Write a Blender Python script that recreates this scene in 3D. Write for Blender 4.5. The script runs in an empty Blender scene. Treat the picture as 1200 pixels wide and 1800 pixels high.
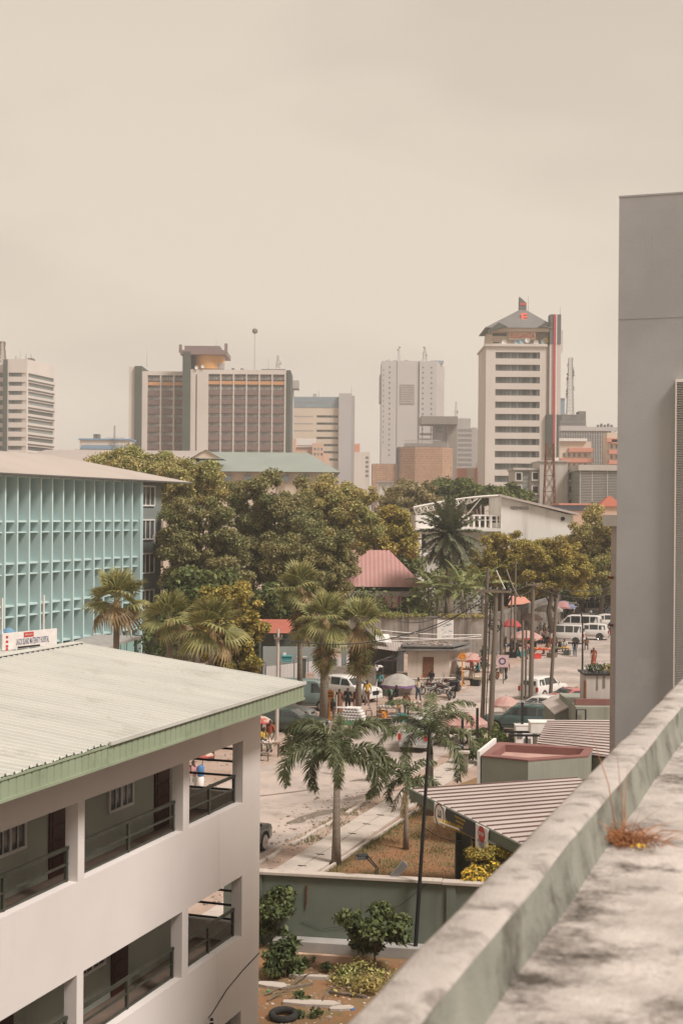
import bpy, bmesh, math, random
import numpy as np
from mathutils import Vector, Matrix
rad = math.radians
SC = bpy.context.scene
COL = SC.collection

# ------------------------------------------------------------------ camera
CAM_H = 13.5; FPX = 2500.0; ROLL = 0.0078
cd = bpy.data.cameras.new('camera'); cam = bpy.data.objects.new('camera', cd); COL.objects.link(cam)
cd.sensor_fit = 'HORIZONTAL'; cd.sensor_width = 24.0; cd.lens = 50.0
cd.clip_start = 0.1; cd.clip_end = 6000
cd.shift_y = -1.0/1200.0*0 + 0.0008
cr, sr = math.cos(ROLL), math.sin(ROLL)
cam.matrix_world = Matrix(((cr, -sr, 0, 0), (0, 0, -1, 0), (sr, cr, 0, CAM_H), (0, 0, 0, 1)))
cd.dof.use_dof = True; cd.dof.focus_distance = 75.0; cd.dof.aperture_fstop = 3.6
SC.camera = cam
# ------------------------------------------------------------------ world
SUN_EL, SUN_AZ = rad(52), rad(125)          # azimuth clockwise from +Y (the view direction)
w = bpy.data.worlds.new('World'); SC.world = w; w.use_nodes = True
nt = w.node_tree; nt.nodes.clear()
out = nt.nodes.new('ShaderNodeOutputWorld'); bg = nt.nodes.new('ShaderNodeBackground')
sky = nt.nodes.new('ShaderNodeTexSky'); sky.sky_type = 'NISHITA'; sky.sun_disc = False
sky.sun_elevation = SUN_EL; sky.sun_rotation = SUN_AZ; sky.dust_density = 6; sky.air_density = 1.5
tc = nt.nodes.new('ShaderNodeTexCoord'); mp = nt.nodes.new('ShaderNodeMapping')
mp.inputs['Scale'].default_value = (1.0, 1.0, 2.6)
nz = nt.nodes.new('ShaderNodeTexNoise'); nz.inputs['Scale'].default_value = 3.1; nz.inputs['Detail'].default_value = 3
nz.inputs['Roughness'].default_value = 0.45
rp = nt.nodes.new('ShaderNodeValToRGB')
rp.color_ramp.elements[0].position = 0.36; rp.color_ramp.elements[0].color = (6.2, 5.38, 4.45, 1)
rp.color_ramp.elements[1].position = 0.52; rp.color_ramp.elements[1].color = (7.0, 6.1, 5.02, 1)
sx = nt.nodes.new('ShaderNodeSeparateXYZ')
zr = nt.nodes.new('ShaderNodeValToRGB')
e = zr.color_ramp.elements
e[0].position = 0.0; e[0].color = (1.10, 1.12, 1.13, 1)
e[1].position = 0.5; e[1].color = (0.80, 0.79, 0.79, 1)
k = e.new(0.14); k.color = (1.0, 1.0, 1.0, 1)
k = e.new(0.30); k.color = (0.93, 0.93, 0.93, 1)
mul = nt.nodes.new('ShaderNodeMix'); mul.data_type = 'RGBA'; mul.blend_type = 'MULTIPLY'; mul.inputs[0].default_value = 1
mx = nt.nodes.new('ShaderNodeMix'); mx.data_type = 'RGBA'; mx.inputs[0].default_value = 0.96
L = nt.links
L.new(tc.outputs['Generated'], mp.inputs[0]); L.new(mp.outputs[0], nz.inputs['Vector']); L.new(nz.outputs[0], rp.inputs[0])
L.new(tc.outputs['Generated'], sx.inputs[0]); L.new(sx.outputs['Z'], zr.inputs[0])
L.new(rp.outputs[0], mul.inputs[6]); L.new(zr.outputs[0], mul.inputs[7])
L.new(sky.outputs[0], mx.inputs[6]); L.new(mul.outputs[2], mx.inputs[7])
L.new(mx.outputs[2], bg.inputs[0]); bg.inputs[1].default_value = 0.112
L.new(bg.outputs[0], out.inputs[0])
sd = bpy.data.lights.new('sun', 'SUN'); sd.energy = 4.4; sd.angle = rad(15); sd.color = (1.0, 0.935, 0.885)
so = bpy.data.objects.new('sun', sd); COL.objects.link(so)
sdir = Vector((math.sin(SUN_AZ)*math.cos(SUN_EL), math.cos(SUN_AZ)*math.cos(SUN_EL), math.sin(SUN_EL)))
so.rotation_euler = sdir.to_track_quat('Z', 'Y').to_euler(); so.location = (0, 0, 60)
# ------------------------------------------------------------------ view
SC.render.engine = 'CYCLES'
SC.cycles.max_bounces = 6; SC.cycles.transparent_max_bounces = 8; SC.cycles.volume_bounces = 0
SC.cycles.diffuse_bounces = 3; SC.cycles.glossy_bounces = 2; SC.cycles.transmission_bounces = 3
SC.view_settings.view_transform = 'Standard'; SC.view_settings.look = 'None'
SC.view_settings.exposure = 0.1; SC.view_settings.gamma = 1.0

# ------------------------------------------------------------------ geometry helpers
TH = math.atan(0.35); sT, cT = math.sin(TH), math.cos(TH)
def ray(px, py):
    u = (px-600)/FPX; v = (901-py)/FPX
    return (u*cr - v*sr, u*sr + v*cr)
def G(px, py, z=0.0):
    x, q = ray(px, py); Y = (z-CAM_H)/q
    return Vector((x*Y, Y, z))
def P(px, py, Y):
    x, q = ray(px, py); return Vector((x*Y, Y, CAM_H + q*Y))
def TS(t, s, z=0.0): return Vector((s*sT + t*cT, s*cT - t*sT, z))
def toST(v): return (v[0]*sT + v[1]*cT, v[0]*cT - v[1]*sT)

class MB:
    def __init__(self): self.v = []; self.f = []; self.m = []; self.cur = 0
    def add(self, vs, fs):
        n = len(self.v); self.v += [tuple(p) for p in vs]
        for f in fs: self.f.append(tuple(n+i for i in f)); self.m.append(self.cur)
        return self
    def slot(self, i): self.cur = i; return self
    def box(self, x0, x1, y0, y1, z0, z1):
        return self.add([(x0,y0,z0),(x1,y0,z0),(x1,y1,z0),(x0,y1,z0),(x0,y0,z1),(x1,y0,z1),(x1,y1,z1),(x0,y1,z1)],
            [(0,3,2,1),(4,5,6,7),(0,1,5,4),(1,2,6,5),(2,3,7,6),(3,0,4,7)])
    def cbox(self, c, size, rz=0):
        hx, hy, hz = size[0]/2, size[1]/2, size[2]/2; ca, sa = math.cos(rz), math.sin(rz); vs = []
        for z in (-hz, hz):
            for x, y in ((-hx,-hy),(hx,-hy),(hx,hy),(-hx,hy)):
                vs.append((c[0]+x*ca-y*sa, c[1]+x*sa+y*ca, c[2]+z))
        return self.add(vs, [(0,3,2,1),(4,5,6,7),(0,1,5,4),(1,2,6,5),(2,3,7,6),(3,0,4,7)])
    def bar(self, p0, p1, w, h=None, up=(0,0,1)):
        h = h or w; p0 = Vector(p0); p1 = Vector(p1); d = (p1-p0).normalized(); up = Vector(up)
        if abs(d.dot(up)) > .99: up = Vector((1,0,0))
        s = d.cross(up).normalized(); u = s.cross(d).normalized(); vs = []
        for p in (p0, p1):
            for a, b in ((-1,-1),(1,-1),(1,1),(-1,1)): vs.append(p + s*a*w/2 + u*b*h/2)
        return self.add(vs, [(0,1,2,3),(7,6,5,4),(0,4,5,1),(1,5,6,2),(2,6,7,3),(3,7,4,0)])
    def tube(self, pts, r, n=8, cap=True):
        pts = [Vector(p) for p in pts]; k = len(pts)
        rs = r if isinstance(r, (list, tuple)) else [r]*k
        ref = None; rings = []
        for i, p in enumerate(pts):
            d = (pts[min(i+1,k-1)] - pts[max(i-1,0)]).normalized()
            if ref is None:
                ref = d.cross(Vector((0,0,1)) if abs(d.z) < .9 else Vector((1,0,0))).normalized()
            ref = (ref - d*ref.dot(d)).normalized(); b = d.cross(ref)
            rings.append([p + (ref*math.cos(2*math.pi*j/n) + b*math.sin(2*math.pi*j/n))*rs[i] for j in range(n)])
        vs = [q for ring in rings for q in ring]; fs = []
        for i in range(k-1):
            for j in range(n):
                a = i*n+j; b2 = i*n+(j+1)%n; fs.append((a, b2, b2+n, a+n))
        if cap: fs.append(tuple(range(n-1, -1, -1))); fs.append(tuple((k-1)*n + j for j in range(n)))
        return self.add(vs, fs)
    def lathe(self, prof, c=(0,0,0), n=16, axis='z', cap=True):
        vs = []; fs = []; k = len(prof)
        for r, z in prof:
            for j in range(n):
                a = 2*math.pi*j/n; x, y = r*math.cos(a), r*math.sin(a)
                if axis == 'z': q = (x, y, z)
                elif axis == 'x': q = (z, x, y)
                else: q = (y, z, x)
                vs.append((c[0]+q[0], c[1]+q[1], c[2]+q[2]))
        for i in range(k-1):
            for j in range(n):
                a = i*n+j; b = i*n+(j+1)%n; fs.append((a, b, b+n, a+n))
        if cap: fs.append(tuple(range(n-1,-1,-1))); fs.append(tuple((k-1)*n+j for j in range(n)))
        return self.add(vs, fs)
    def prism(self, poly, z0, z1):
        n = len(poly); vs = [(p[0], p[1], z0) for p in poly] + [(p[0], p[1], z1) for p in poly]
        fs = [tuple(range(n-1,-1,-1)), tuple(range(n, 2*n))] + [(i, (i+1)%n, n+(i+1)%n, n+i) for i in range(n)]
        return self.add(vs, fs)
    def ext(self, poly, y0, y1):            # polygon in x,z pushed along y
        n = len(poly); vs = [(p[0], y0, p[1]) for p in poly] + [(p[0], y1, p[1]) for p in poly]
        fs = [tuple(range(n)), tuple(range(2*n-1, n-1, -1))] + [(i, n+i, n+(i+1)%n, (i+1)%n) for i in range(n)]
        return self.add(vs, fs)
    def extx(self, poly, x0, x1):           # polygon in y,z pushed along x
        n = len(poly); vs = [(x0, p[0], p[1]) for p in poly] + [(x1, p[0], p[1]) for p in poly]
        fs = [tuple(range(n-1,-1,-1)), tuple(range(n, 2*n))] + [(i, (i+1)%n, n+(i+1)%n, n+i) for i in range(n)]
        return self.add(vs, fs)
    def quad(self, a, b, c, d): return self.add([a, b, c, d], [(0,1,2,3)])
    def wall(self, x0, x1, z0, z1, holes, y0, y1):
        """wall in the x-z plane, thickness y0..y1, with real rectangular openings"""
        xs = sorted(set([x0, x1] + [min(max(h[k], x0), x1) for h in holes for k in (0, 1)]))
        zs = sorted(set([z0, z1] + [min(max(h[k], z0), z1) for h in holes for k in (2, 3)]))
        nx, nz_ = len(xs)-1, len(zs)-1
        def solid(i, j):
            if i < 0 or j < 0 or i >= nx or j >= nz_: return False
            cx, cz = (xs[i]+xs[i+1])/2, (zs[j]+zs[j+1])/2
            return not any(h[0] < cx < h[1] and h[2] < cz < h[3] for h in holes)
        S = [[solid(i, j) for j in range(nz_)] for i in range(nx)]
        for i in range(nx):
            for j in range(nz_):
                if not S[i][j]: continue
                a, b, c, d = xs[i], xs[i+1], zs[j], zs[j+1]
                self.quad((a,y0,c),(b,y0,c),(b,y0,d),(a,y0,d)); self.quad((b,y1,c),(a,y1,c),(a,y1,d),(b,y1,d))
                if not (i > 0 and S[i-1][j]): self.quad((a,y1,c),(a,y0,c),(a,y0,d),(a,y1,d))
                if not (i < nx-1 and S[i+1][j]): self.quad((b,y0,c),(b,y1,c),(b,y1,d),(b,y0,d))
                if not (j > 0 and S[i][j-1]): self.quad((a,y1,c),(b,y1,c),(b,y0,c),(a,y0,c))
                if not (j < nz_-1 and S[i][j+1]): self.quad((a,y0,d),(b,y0,d),(b,y1,d),(a,y1,d))
        return self
    def xf(self, M, start=0):
        for i in range(start, len(self.v)): self.v[i] = tuple(M @ Vector(self.v[i]))
        return self
    def build(self, name, mats, parent=None, smooth=False, bevel=0, label=None, at=None):
        me = bpy.data.meshes.new(name); me.from_pydata(self.v, [], self.f); me.update()
        if not isinstance(mats, (list, tuple)): mats = [mats]
        for m_ in mats: me.materials.append(m_)
        if len(mats) > 1: me.polygons.foreach_set('material_index', self.m)
        if smooth:
            me.polygons.foreach_set('use_smooth', [True]*len(me.polygons))
            me.update()
            if smooth != 'all':
                try: me.set_sharp_from_angle(angle=rad(40))
                except Exception: pass
        o = bpy.data.objects.new(name, me); COL.objects.link(o)
        if parent: o.parent = parent
        if at: o.location = at
        if bevel:
            b = o.modifiers.new('bevel', 'BEVEL'); b.width = bevel; b.segments = 2; b.limit_method = 'ANGLE'; b.angle_limit = rad(45)
        if label: o['label'] = label
        return o

def tag(o, label, cat, group=None, kind=None):
    o['label'] = label; o['category'] = cat
    if group: o['group'] = group
    if kind: o['kind'] = kind
    return o
def thing(name, label, cat, loc=(0,0,0), rz=0.0, group=None):
    o = bpy.data.objects.new(name, None); COL.objects.link(o); o.empty_display_size = .2
    o.location = loc; o.rotation_euler = (0, 0, rz); return tag(o, label, cat, group)
def structure(o): o['kind'] = 'structure'; return o
def kids(o): return [c for c in bpy.data.objects if c.parent is o]
KID = {}
def children(o):
    if o.name not in KID: KID[o.name] = [c for c in bpy.data.objects if c.parent == o]
    return KID[o.name]
def copy_tree(o, parent=None):
    c = o.copy(); COL.objects.link(c); c.parent = parent
    for ch in children(o): copy_tree(ch, c)
    return c
def dup(root, loc, rz=0.0, label=None, group=None, scale=None):
    r = copy_tree(root); r.location = loc; r.rotation_euler = (0, 0, rz)
    if label: r['label'] = label
    if group: r['group'] = group
    if scale: r.scale = (scale,)*3 if not isinstance(scale, (tuple, list)) else scale
    return r
def numesh(name, V, Fq, mats, parent=None, mi=None, smooth=False):
    """fast mesh from numpy: V (n,3), Fq (m,4) or (m,3)"""
    me = bpy.data.meshes.new(name); n = len(V); m = len(Fq); k = Fq.shape[1]
    me.vertices.add(n); me.vertices.foreach_set('co', np.asarray(V, np.float32).ravel())
    me.loops.add(m*k); me.loops.foreach_set('vertex_index', np.asarray(Fq, np.int32).ravel())
    me.polygons.add(m); me.polygons.foreach_set('loop_start', np.arange(0, m*k, k, dtype=np.int32))
    me.polygons.foreach_set('loop_total', np.full(m, k, np.int32))
    if not isinstance(mats, (list, tuple)): mats = [mats]
    for m_ in mats: me.materials.append(m_)
    if mi is not None: me.polygons.foreach_set('material_index', np.asarray(mi, np.int32))
    me.update(calc_edges=True)
    if smooth: me.polygons.foreach_set('use_smooth', [True]*m)
    o = bpy.data.objects.new(name, me); COL.objects.link(o)
    if parent: o.parent = parent
    return o

# ------------------------------------------------------------------ materials
def mat(name, col, col2=None, scale=1.5, lo=.35, hi=.65, rough=.85, bump=0.0, bscale=30, metal=0.0, spec=.3,
        stretch=(1,1,1), grime=None, gscale=.6, glo=.5, ghi=.7, streak=None, sscale=3, slo=.55, shi=.75, trans=None, island=0.0, emis=None, detail=6,
        rib=None, coat=0.0):
    m = bpy.data.materials.new(name); m.use_nodes = True; t = m.node_tree; N = t.nodes; K = t.links
    b = N['Principled BSDF']; b.inputs['Roughness'].default_value = rough; b.inputs['Metallic'].default_value = metal
    b.inputs['Specular IOR Level'].default_value = spec
    if coat: b.inputs['Coat Weight'].default_value = coat
    tcn = N.new('ShaderNodeTexCoord')
    def noise(sc, det=detail, st=(1,1,1), rgh=.6):
        mpn = N.new('ShaderNodeMapping'); mpn.inputs['Scale'].default_value = st
        K.new(tcn.outputs['Object'], mpn.inputs[0])
        n_ = N.new('ShaderNodeTexNoise'); n_.inputs['Scale'].default_value = sc; n_.inputs['Detail'].default_value = det
        n_.inputs['Roughness'].default_value = rgh
        K.new(mpn.outputs[0], n_.inputs['Vector']); return n_.outputs[0]
    def mrange(src, lo_, hi_, a=0.0, bb=1.0):
        r_ = N.new('ShaderNodeMapRange'); r_.inputs[1].default_value = lo_; r_.inputs[2].default_value = hi_
        r_.inputs[3].default_value = a; r_.inputs[4].default_value = bb
        K.new(src, r_.inputs[0]); return r_.outputs[0]
    def mix(fac, A, B, mode='MIX'):
        x = N.new('ShaderNodeMix'); x.data_type = 'RGBA'; x.blend_type = mode
        if isinstance(fac, float): x.inputs[0].default_value = fac
        else: K.new(fac, x.inputs[0])
        for idx, q in ((6, A), (7, B)):
            if isinstance(q, tuple): x.inputs[idx].default_value = (*q[:3], 1)
            else: K.new(q, x.inputs[idx])
        return x.outputs[2]
    c = tuple(col)
    if col2: c = mix(mrange(noise(scale, st=stretch), lo, hi), tuple(col), tuple(col2))
    if island:
        gi = N.new('ShaderNodeNewGeometry')
        v = mrange(gi.outputs['Random Per Island'], 0, 1, 1-island, 1+island)
        cc = N.new('ShaderNodeCombineColor'); [K.new(v, cc.inputs[i]) for i in range(3)]
        c = mix(1.0, c, cc.outputs[0], 'MULTIPLY')
    if grime: c = mix(mrange(noise(gscale, 10, rgh=.7), glo, ghi), c, tuple(grime))
    if streak: c = mix(mrange(noise(sscale, 8, (1,1,.06), .65), slo, shi), c, tuple(streak))
    if isinstance(c, tuple): b.inputs['Base Color'].default_value = (*c[:3], 1)
    else: K.new(c, b.inputs['Base Color'])
    if bump:
        bn = N.new('ShaderNodeBump'); bn.inputs['Strength'].default_value = bump; bn.inputs['Distance'].default_value = .02
        K.new(noise(bscale, 4), bn.inputs['Height']); K.new(bn.outputs[0], b.inputs['Normal'])
    if rib:                                   # corrugation: (axis, per metre, strength)
        sp = N.new('ShaderNodeSeparateXYZ'); K.new(tcn.outputs['Object'], sp.inputs[0])
        mm = N.new('ShaderNodeMath'); mm.operation = 'MULTIPLY'; mm.inputs[1].default_value = rib[1]*2*math.pi; K.new(sp.outputs['XYZ'.index(rib[0].upper())], mm.inputs[0])
        sn = N.new('ShaderNodeMath'); sn.operation = 'SINE'; K.new(mm.outputs[0], sn.inputs[0])
        bn = N.new('ShaderNodeBump'); bn.inputs['Strength'].default_value = rib[2]; bn.inputs['Distance'].default_value = .02
        K.new(sn.outputs[0], bn.inputs['Height']); K.new(bn.outputs[0], b.inputs['Normal'])
    if trans:
        tb = N.new('ShaderNodeBsdfTranslucent'); ms = N.new('ShaderNodeMixShader'); ms.inputs[0].default_value = trans
        if isinstance(c, tuple): tb.inputs[0].default_value = (*c[:3], 1)
        else: K.new(c, tb.inputs[0])
        K.new(b.outputs[0], ms.inputs[1]); K.new(tb.outputs[0], ms.inputs[2]); K.new(ms.outputs[0], N['Material Output'].inputs[0])
    return m
_TXT = {}
def text_part(s, size, mat_, parent, loc, rot=(rad(90),0,0), name='lettering', ext=.004, bold=0.0, sx=1.0, label=None):
    cu = bpy.data.curves.new('t', 'FONT'); cu.body = s; cu.size = size; cu.extrude = ext; cu.align_x = 'CENTER'; cu.align_y = 'CENTER'
    cu.offset = bold; cu.resolution_u = 2
    tmp = bpy.data.objects.new('t', cu); COL.objects.link(tmp)
    dg = bpy.context.evaluated_depsgraph_get(); me = bpy.data.meshes.new_from_object(tmp.evaluated_get(dg))
    bpy.data.objects.remove(tmp); bpy.data.curves.remove(cu)
    me.materials.clear(); me.materials.append(mat_); me.name = name
    o = bpy.data.objects.new(name, me); COL.objects.link(o); o.parent = parent; o.location = loc; o.rotation_euler = rot; o.scale = (sx, 1, 1)
    if label: o['label'] = label
    return o

M = {}
M['concrete'] = mat('concrete', (.36,.34,.31), (.28,.265,.245), 1.2, bump=.3, bscale=40)
M['dark'] = mat('dark_opening', (.02,.02,.019), rough=.7)
M['glass'] = mat('window_glass', (.045,.05,.05), (.10,.11,.11), .9, rough=.12, spec=.6)
M['black'] = mat('black_paint', (.018,.018,.018), rough=.5)
M['white'] = mat('white_paint', (.72,.69,.66), (.62,.59,.56), 2, rough=.6)
M['cream'] = mat('cream', (.66,.58,.48), rough=.7)
M['rubber'] = mat('rubber', (.022,.021,.02), (.04,.038,.035), 6, rough=.85)
M['steel'] = mat('steel', (.28,.28,.28), rough=.4, metal=.6)
M['rust'] = mat('rust', (.20,.085,.04), (.11,.05,.03), 8, rough=.9)
M['wood'] = mat('weathered_wood', (.20,.155,.115), (.13,.10,.075), 3, stretch=(1,1,.15), rough=.9, bump=.2)
M['red'] = mat('red_paint', (.45,.05,.04), rough=.6)
M['orange'] = mat('orange_paint', (.62,.23,.03), rough=.5)
M['yellow'] = mat('yellow_paint', (.65,.42,.05), rough=.5)
M['blue'] = mat('blue_paint', (.06,.16,.34), rough=.5)
M['teal_cloth'] = mat('teal_cloth', (.05,.25,.25), rough=.9)
M['green'] = mat('green_paint', (.05,.22,.09), rough=.6)
# ================================================================== ground, road, pavement
M['earth'] = mat('dusty_earth', (.32,.225,.175), (.39,.295,.24), .35, grime=(.22,.17,.13), gscale=.9, glo=.52, ghi=.72, rough=1, bump=.5, bscale=6)
M['road'] = mat('worn_road', (.43,.355,.31), (.31,.26,.23), .16, lo=.42, hi=.58, grime=(.22,.185,.16), gscale=.5, glo=.50, ghi=.70, rough=.95, bump=.35, bscale=9)
M['slab'] = mat('concrete_slab', (.47,.41,.36), (.40,.345,.30), .8, grime=(.27,.22,.18), gscale=1.1, glo=.56, ghi=.72, rough=.95, bump=.2, bscale=20)
M['garden'] = mat('dry_garden', (.25,.12,.06), (.20,.13,.065), .55, grime=(.12,.11,.045), gscale=1.3, glo=.5, ghi=.68, rough=1, bump=.8, bscale=14)
M['yard'] = mat('rubble_yard', (.15,.122,.10), (.235,.20,.17), 1.6, grime=(.09,.065,.045), gscale=1.7, glo=.45, ghi=.62, rough=1, bump=1.0, bscale=12)
def poly_sheet(name, pts, z, m):
    b = MB(); b.add([(p[0], p[1], z) for p in pts], [tuple(range(len(pts)))]); return structure(b.build(name, m))
def ts_poly(name, pts, z, m): return poly_sheet(name, [TS(t, s) for t, s in pts], z, m)
g = MB(); g.add([(-1500,-60,0),(1500,-60,0),(1500,2200,0),(-1500,2200,0)], [(0,1,2,3)]); structure(g.build('ground', M['earth']))
# the road runs away along the street grid and opens into the market square
ts_poly('road', [(-21.6,30),(-20.9,72),(-19.8,100),(-18.9,125),(-17,150),(-15,185),(-14,330),(-26,330),(-27,160),(-27.5,140),(-26.5,112),(-27.0,100),(-27.6,82),(-28.8,70),(-28.4,30)], .008, M['road'])
kb = MB()                                           # broken kerb between the road and the verge
rnd = random.Random(5)
s = 34.0
while s < 74:
    ln = rnd.uniform(.7, 1.1)
    if rnd.random() < .82:
        p = TS(-20.95 + (s-40)*.012 + rnd.uniform(-.05,.05), s+ln/2)
        kb.cbox((p.x, p.y, .05+rnd.uniform(-.02,.02)), (.16, ln*.95, .13), -TH + rnd.uniform(-.05,.05))
    s += ln
structure(kb.build('kerb', M['slab'], bevel=.015))
sl = MB(); s = 30.0                                 # pavement of concrete slabs over the drain, with slots
while s < 84:
    for t0 in (-18.32-.78, -18.32-1.60):
        for ds in (0,):
            p = TS(t0+.39, s+.48)
            sl.cbox((p.x, p.y, .045+rnd.uniform(-.006,.008)), (.775, .955, .09), -TH+rnd.uniform(-.006,.006))
    s += .97
structure(sl.build('pavement', M['slab'], bevel=.01))
ds_ = MB(); s = 31.0
while s < 84:
    p = TS(-19.1, s); ds_.cbox((p.x, p.y, .101), (.34, .07, .012), -TH); s += 1.94
structure(ds_.build('pavement_slot', M['dark']))
ts_poly('garden_lawn', [(-18.25,30),(-18.25,66),(-17.2,72),(-9,66),(2,60),(2,30)], .012, M['garden'])
gk = MB(); gk.bar(TS(-18.2,40,.06), TS(-17.9,66,.06), .1, .14); structure(gk.build('garden_kerb', M['slab']))
ts_poly('yard_ground', [(-18,28),(-18,41.2),(4,44),(6,10),(-8,14)], .010, M['yard'])

def scatter(name, m, pts_fn, n, smin, smax, seed, flat=.5):
    r = np.random.RandomState(seed); V = []; Fq = []
    b = MB()
    for i in range(n):
        x, y = pts_fn(r); sz = smin + (smax-smin)*r.rand()**2.5; a = r.rand()*6.28
        k = r.randint(4, 7); hz = sz*flat*(.5+r.rand())
        ring = [(x+math.cos(a+6.28*j/k)*sz*(.6+.5*r.rand()), y+math.sin(a+6.28*j/k)*sz*(.6+.5*r.rand())) for j in range(k)]
        vs = [(p[0], p[1], .0) for p in ring] + [(x+(p[0]-x)*.75, y+(p[1]-y)*.75, hz*(.7+.5*r.rand())) for p in ring]
        b.add(vs, [tuple(range(k, 2*k))] + [(j, (j+1)%k, k+(j+1)%k, k+j) for j in range(k)])
    return b
def ts_rand(t0, t1, s0, s1):
    def f(r):
        p = TS(t0+(t1-t0)*r.rand(), s0+(s1-s0)*r.rand()); return p.x, p.y
    return f
M['pebble'] = mat('rubble', (.36,.29,.24), (.24,.185,.15), .8, island=.45, rough=1)
M['litter'] = mat('litter', (.42,.36,.31), (.22,.16,.12), 2, island=.4, rough=.9)
tag(scatter('rubble', M['pebble'], ts_rand(-23.2,-20.0,40,66), 900, .015, .13, 1).build('roadside_rubble', M['pebble']), 'broken stones and grit scattered along the torn near edge of the road', 'rubble', kind='stuff')
tag(scatter('grit', M['pebble'], ts_rand(-33,-27.6,60,112), 900, .02, .13, 2).build('roadside_grit', M['pebble']), 'small stones and litter on the dusty far margin of the road', 'grit', kind='stuff')
tag(scatter('yard', M['litter'], ts_rand(-17.5,-6,31,41.0), 4200, .01, .09, 3, .35).build('yard_debris', M['litter']), 'pale chips, leaves and rubbish strewn over the brown yard below the wall', 'debris', kind='stuff')
tag(scatter('leaves', M['litter'], ts_rand(-18,-9,43,66), 260, .015, .07, 4, .3).build('garden_litter', M['litter']), 'pale scraps lying in the dry garden grass', 'litter', kind='stuff')
# puddles / damp mud patches with a shape of their own
M['mud'] = mat('damp_mud', (.135,.105,.08), (.19,.15,.12), 3, rough=.55, spec=.4)
def blob_patch(name, c, rx, ry, seed, m, z, rz=0):
    r = random.Random(seed); n = 18; ph = [r.uniform(0,6.28) for _ in range(4)]; pts = []
    for i in range(n):
        a = 2*math.pi*i/n; k_ = 1+.22*math.sin(2*a+ph[0])+.16*math.sin(3*a+ph[1])+.1*math.sin(5*a+ph[2])
        x, y = rx*k_*math.cos(a), ry*k_*math.sin(a)
        pts.append((c[0]+x*math.cos(rz)-y*math.sin(rz), c[1]+x*math.sin(rz)+y*math.cos(rz)))
    return poly_sheet(name, pts, z, m)
for i, (px, py, rx, ry, rz) in enumerate([(560,1432,1.5,.45,.9),(630,1402,.9,.35,.9),(640,1372,.8,.3,.5),(520,1445,.7,.25,.9),(690,1390,1.6,.10,.4),(500,1395,1.6,.12,.6)]):
    q = G(px, py); blob_patch('mud_patch', (q.x, q.y), rx, ry, i+3, M['mud'], .013+.001*i, rz)

# ================================================================== foreground roof terrace + parapet + stair tower
M['roofslab'] = mat('weathered_roof_screed', (.50,.445,.405), (.34,.30,.27), 2.2, lo=.38, hi=.6, grime=(.075,.062,.05), gscale=2.6, glo=.50, ghi=.66, rough=.95, bump=.6, bscale=30)
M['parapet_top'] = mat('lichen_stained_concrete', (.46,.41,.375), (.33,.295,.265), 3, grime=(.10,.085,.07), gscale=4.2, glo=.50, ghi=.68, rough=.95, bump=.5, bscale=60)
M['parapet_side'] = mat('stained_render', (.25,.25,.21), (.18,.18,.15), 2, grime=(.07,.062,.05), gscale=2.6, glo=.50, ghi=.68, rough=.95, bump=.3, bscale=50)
tr = thing('roof_terrace', 'weathered pale roof terrace the photo is taken from, stained with dark mould', 'terrace', (0,0,0), -TH)
b = MB(); b.box(-1.24, 16, -4, 22.4, 11.2, 11.88); b.build('roof_slab', M['roofslab'], tr)
b = MB(); b.box(-1.27, -1.25, -4, 22.4, 0, 11.2); b.box(-1.25, 16, 22.35, 22.4, 0, 11.19); b.build('outer_wall', M['concrete'], tr)
pp = thing('parapet', 'low concrete parapet with a lichen speckled top running along the roof edge', 'parapet', (0,0,0), -TH)
r = random.Random(3); b = MB()
N_ = 70; prof = []
for i in range(N_+1):
    y = -4 + 26.3*i/N_
    j = lambda a: r.uniform(-a, a)
    prof.append([(-1.275+j(.004), y, 11.5), (-1.275+j(.004), y, 12.085+j(.005)), (-1.25+j(.005), y, 12.10+j(.004)), (-1.11+j(.004), y, 12.10+j(.004)), (-1.085+j(.005), y, 12.08+j(.005))])
vs = [p for ring in prof for p in ring]; fs = []
for i in range(N_):
    for j in range(4): a = i*5+j; fs.append((a, a+5, a+6, a+1))
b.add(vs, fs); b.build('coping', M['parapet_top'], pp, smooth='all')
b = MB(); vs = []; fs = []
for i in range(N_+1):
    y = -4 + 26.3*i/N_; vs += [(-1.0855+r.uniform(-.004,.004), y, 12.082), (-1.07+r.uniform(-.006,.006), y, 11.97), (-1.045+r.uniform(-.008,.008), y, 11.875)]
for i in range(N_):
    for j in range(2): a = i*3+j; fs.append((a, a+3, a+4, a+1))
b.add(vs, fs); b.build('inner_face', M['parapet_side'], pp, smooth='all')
# dried weed at the foot of the parapet
M['dryweed'] = mat('dry_weed', (.42,.20,.09), (.28,.12,.06), 5, island=.4, rough=1)
wd = thing('dried_weed', 'rust coloured dried weed tuft growing at the foot of the parapet', 'weed', TS(-.98, 7.05, 11.885))
r = random.Random(9); b = MB()
for i in range(260):
    a = r.uniform(0, 6.28); ln = r.uniform(.06,.2) * (1 if r.random() < .93 else 1.7); lean = r.uniform(.4,1.4)
    base = (r.gauss(0,.07), r.gauss(0,.05), 0)
    mid = (base[0]+math.cos(a)*ln*.4*lean, base[1]+math.sin(a)*ln*.4*lean, ln*.32)
    tip = (base[0]+math.cos(a)*ln*lean, base[1]+math.sin(a)*ln*lean, ln*r.uniform(.1,.6))
    b.tube([base, mid, tip], [.0022,.0018,.0006], 3, False)
b.build('stalk', M['dryweed'], wd)
for (dx, dy, h) in ((-.10,.12,.55), (-.02,.05,.42), (.03,.2,.33)):
    b = MB(); b.tube([(dx*.3,dy*.3,0), (dx*.7,dy*.6,h*.5), (dx*1.6,dy,h)], [.003,.0025,.001], 4, False); b.build('stem', M['dryweed'], wd)
b = MB()
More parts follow.
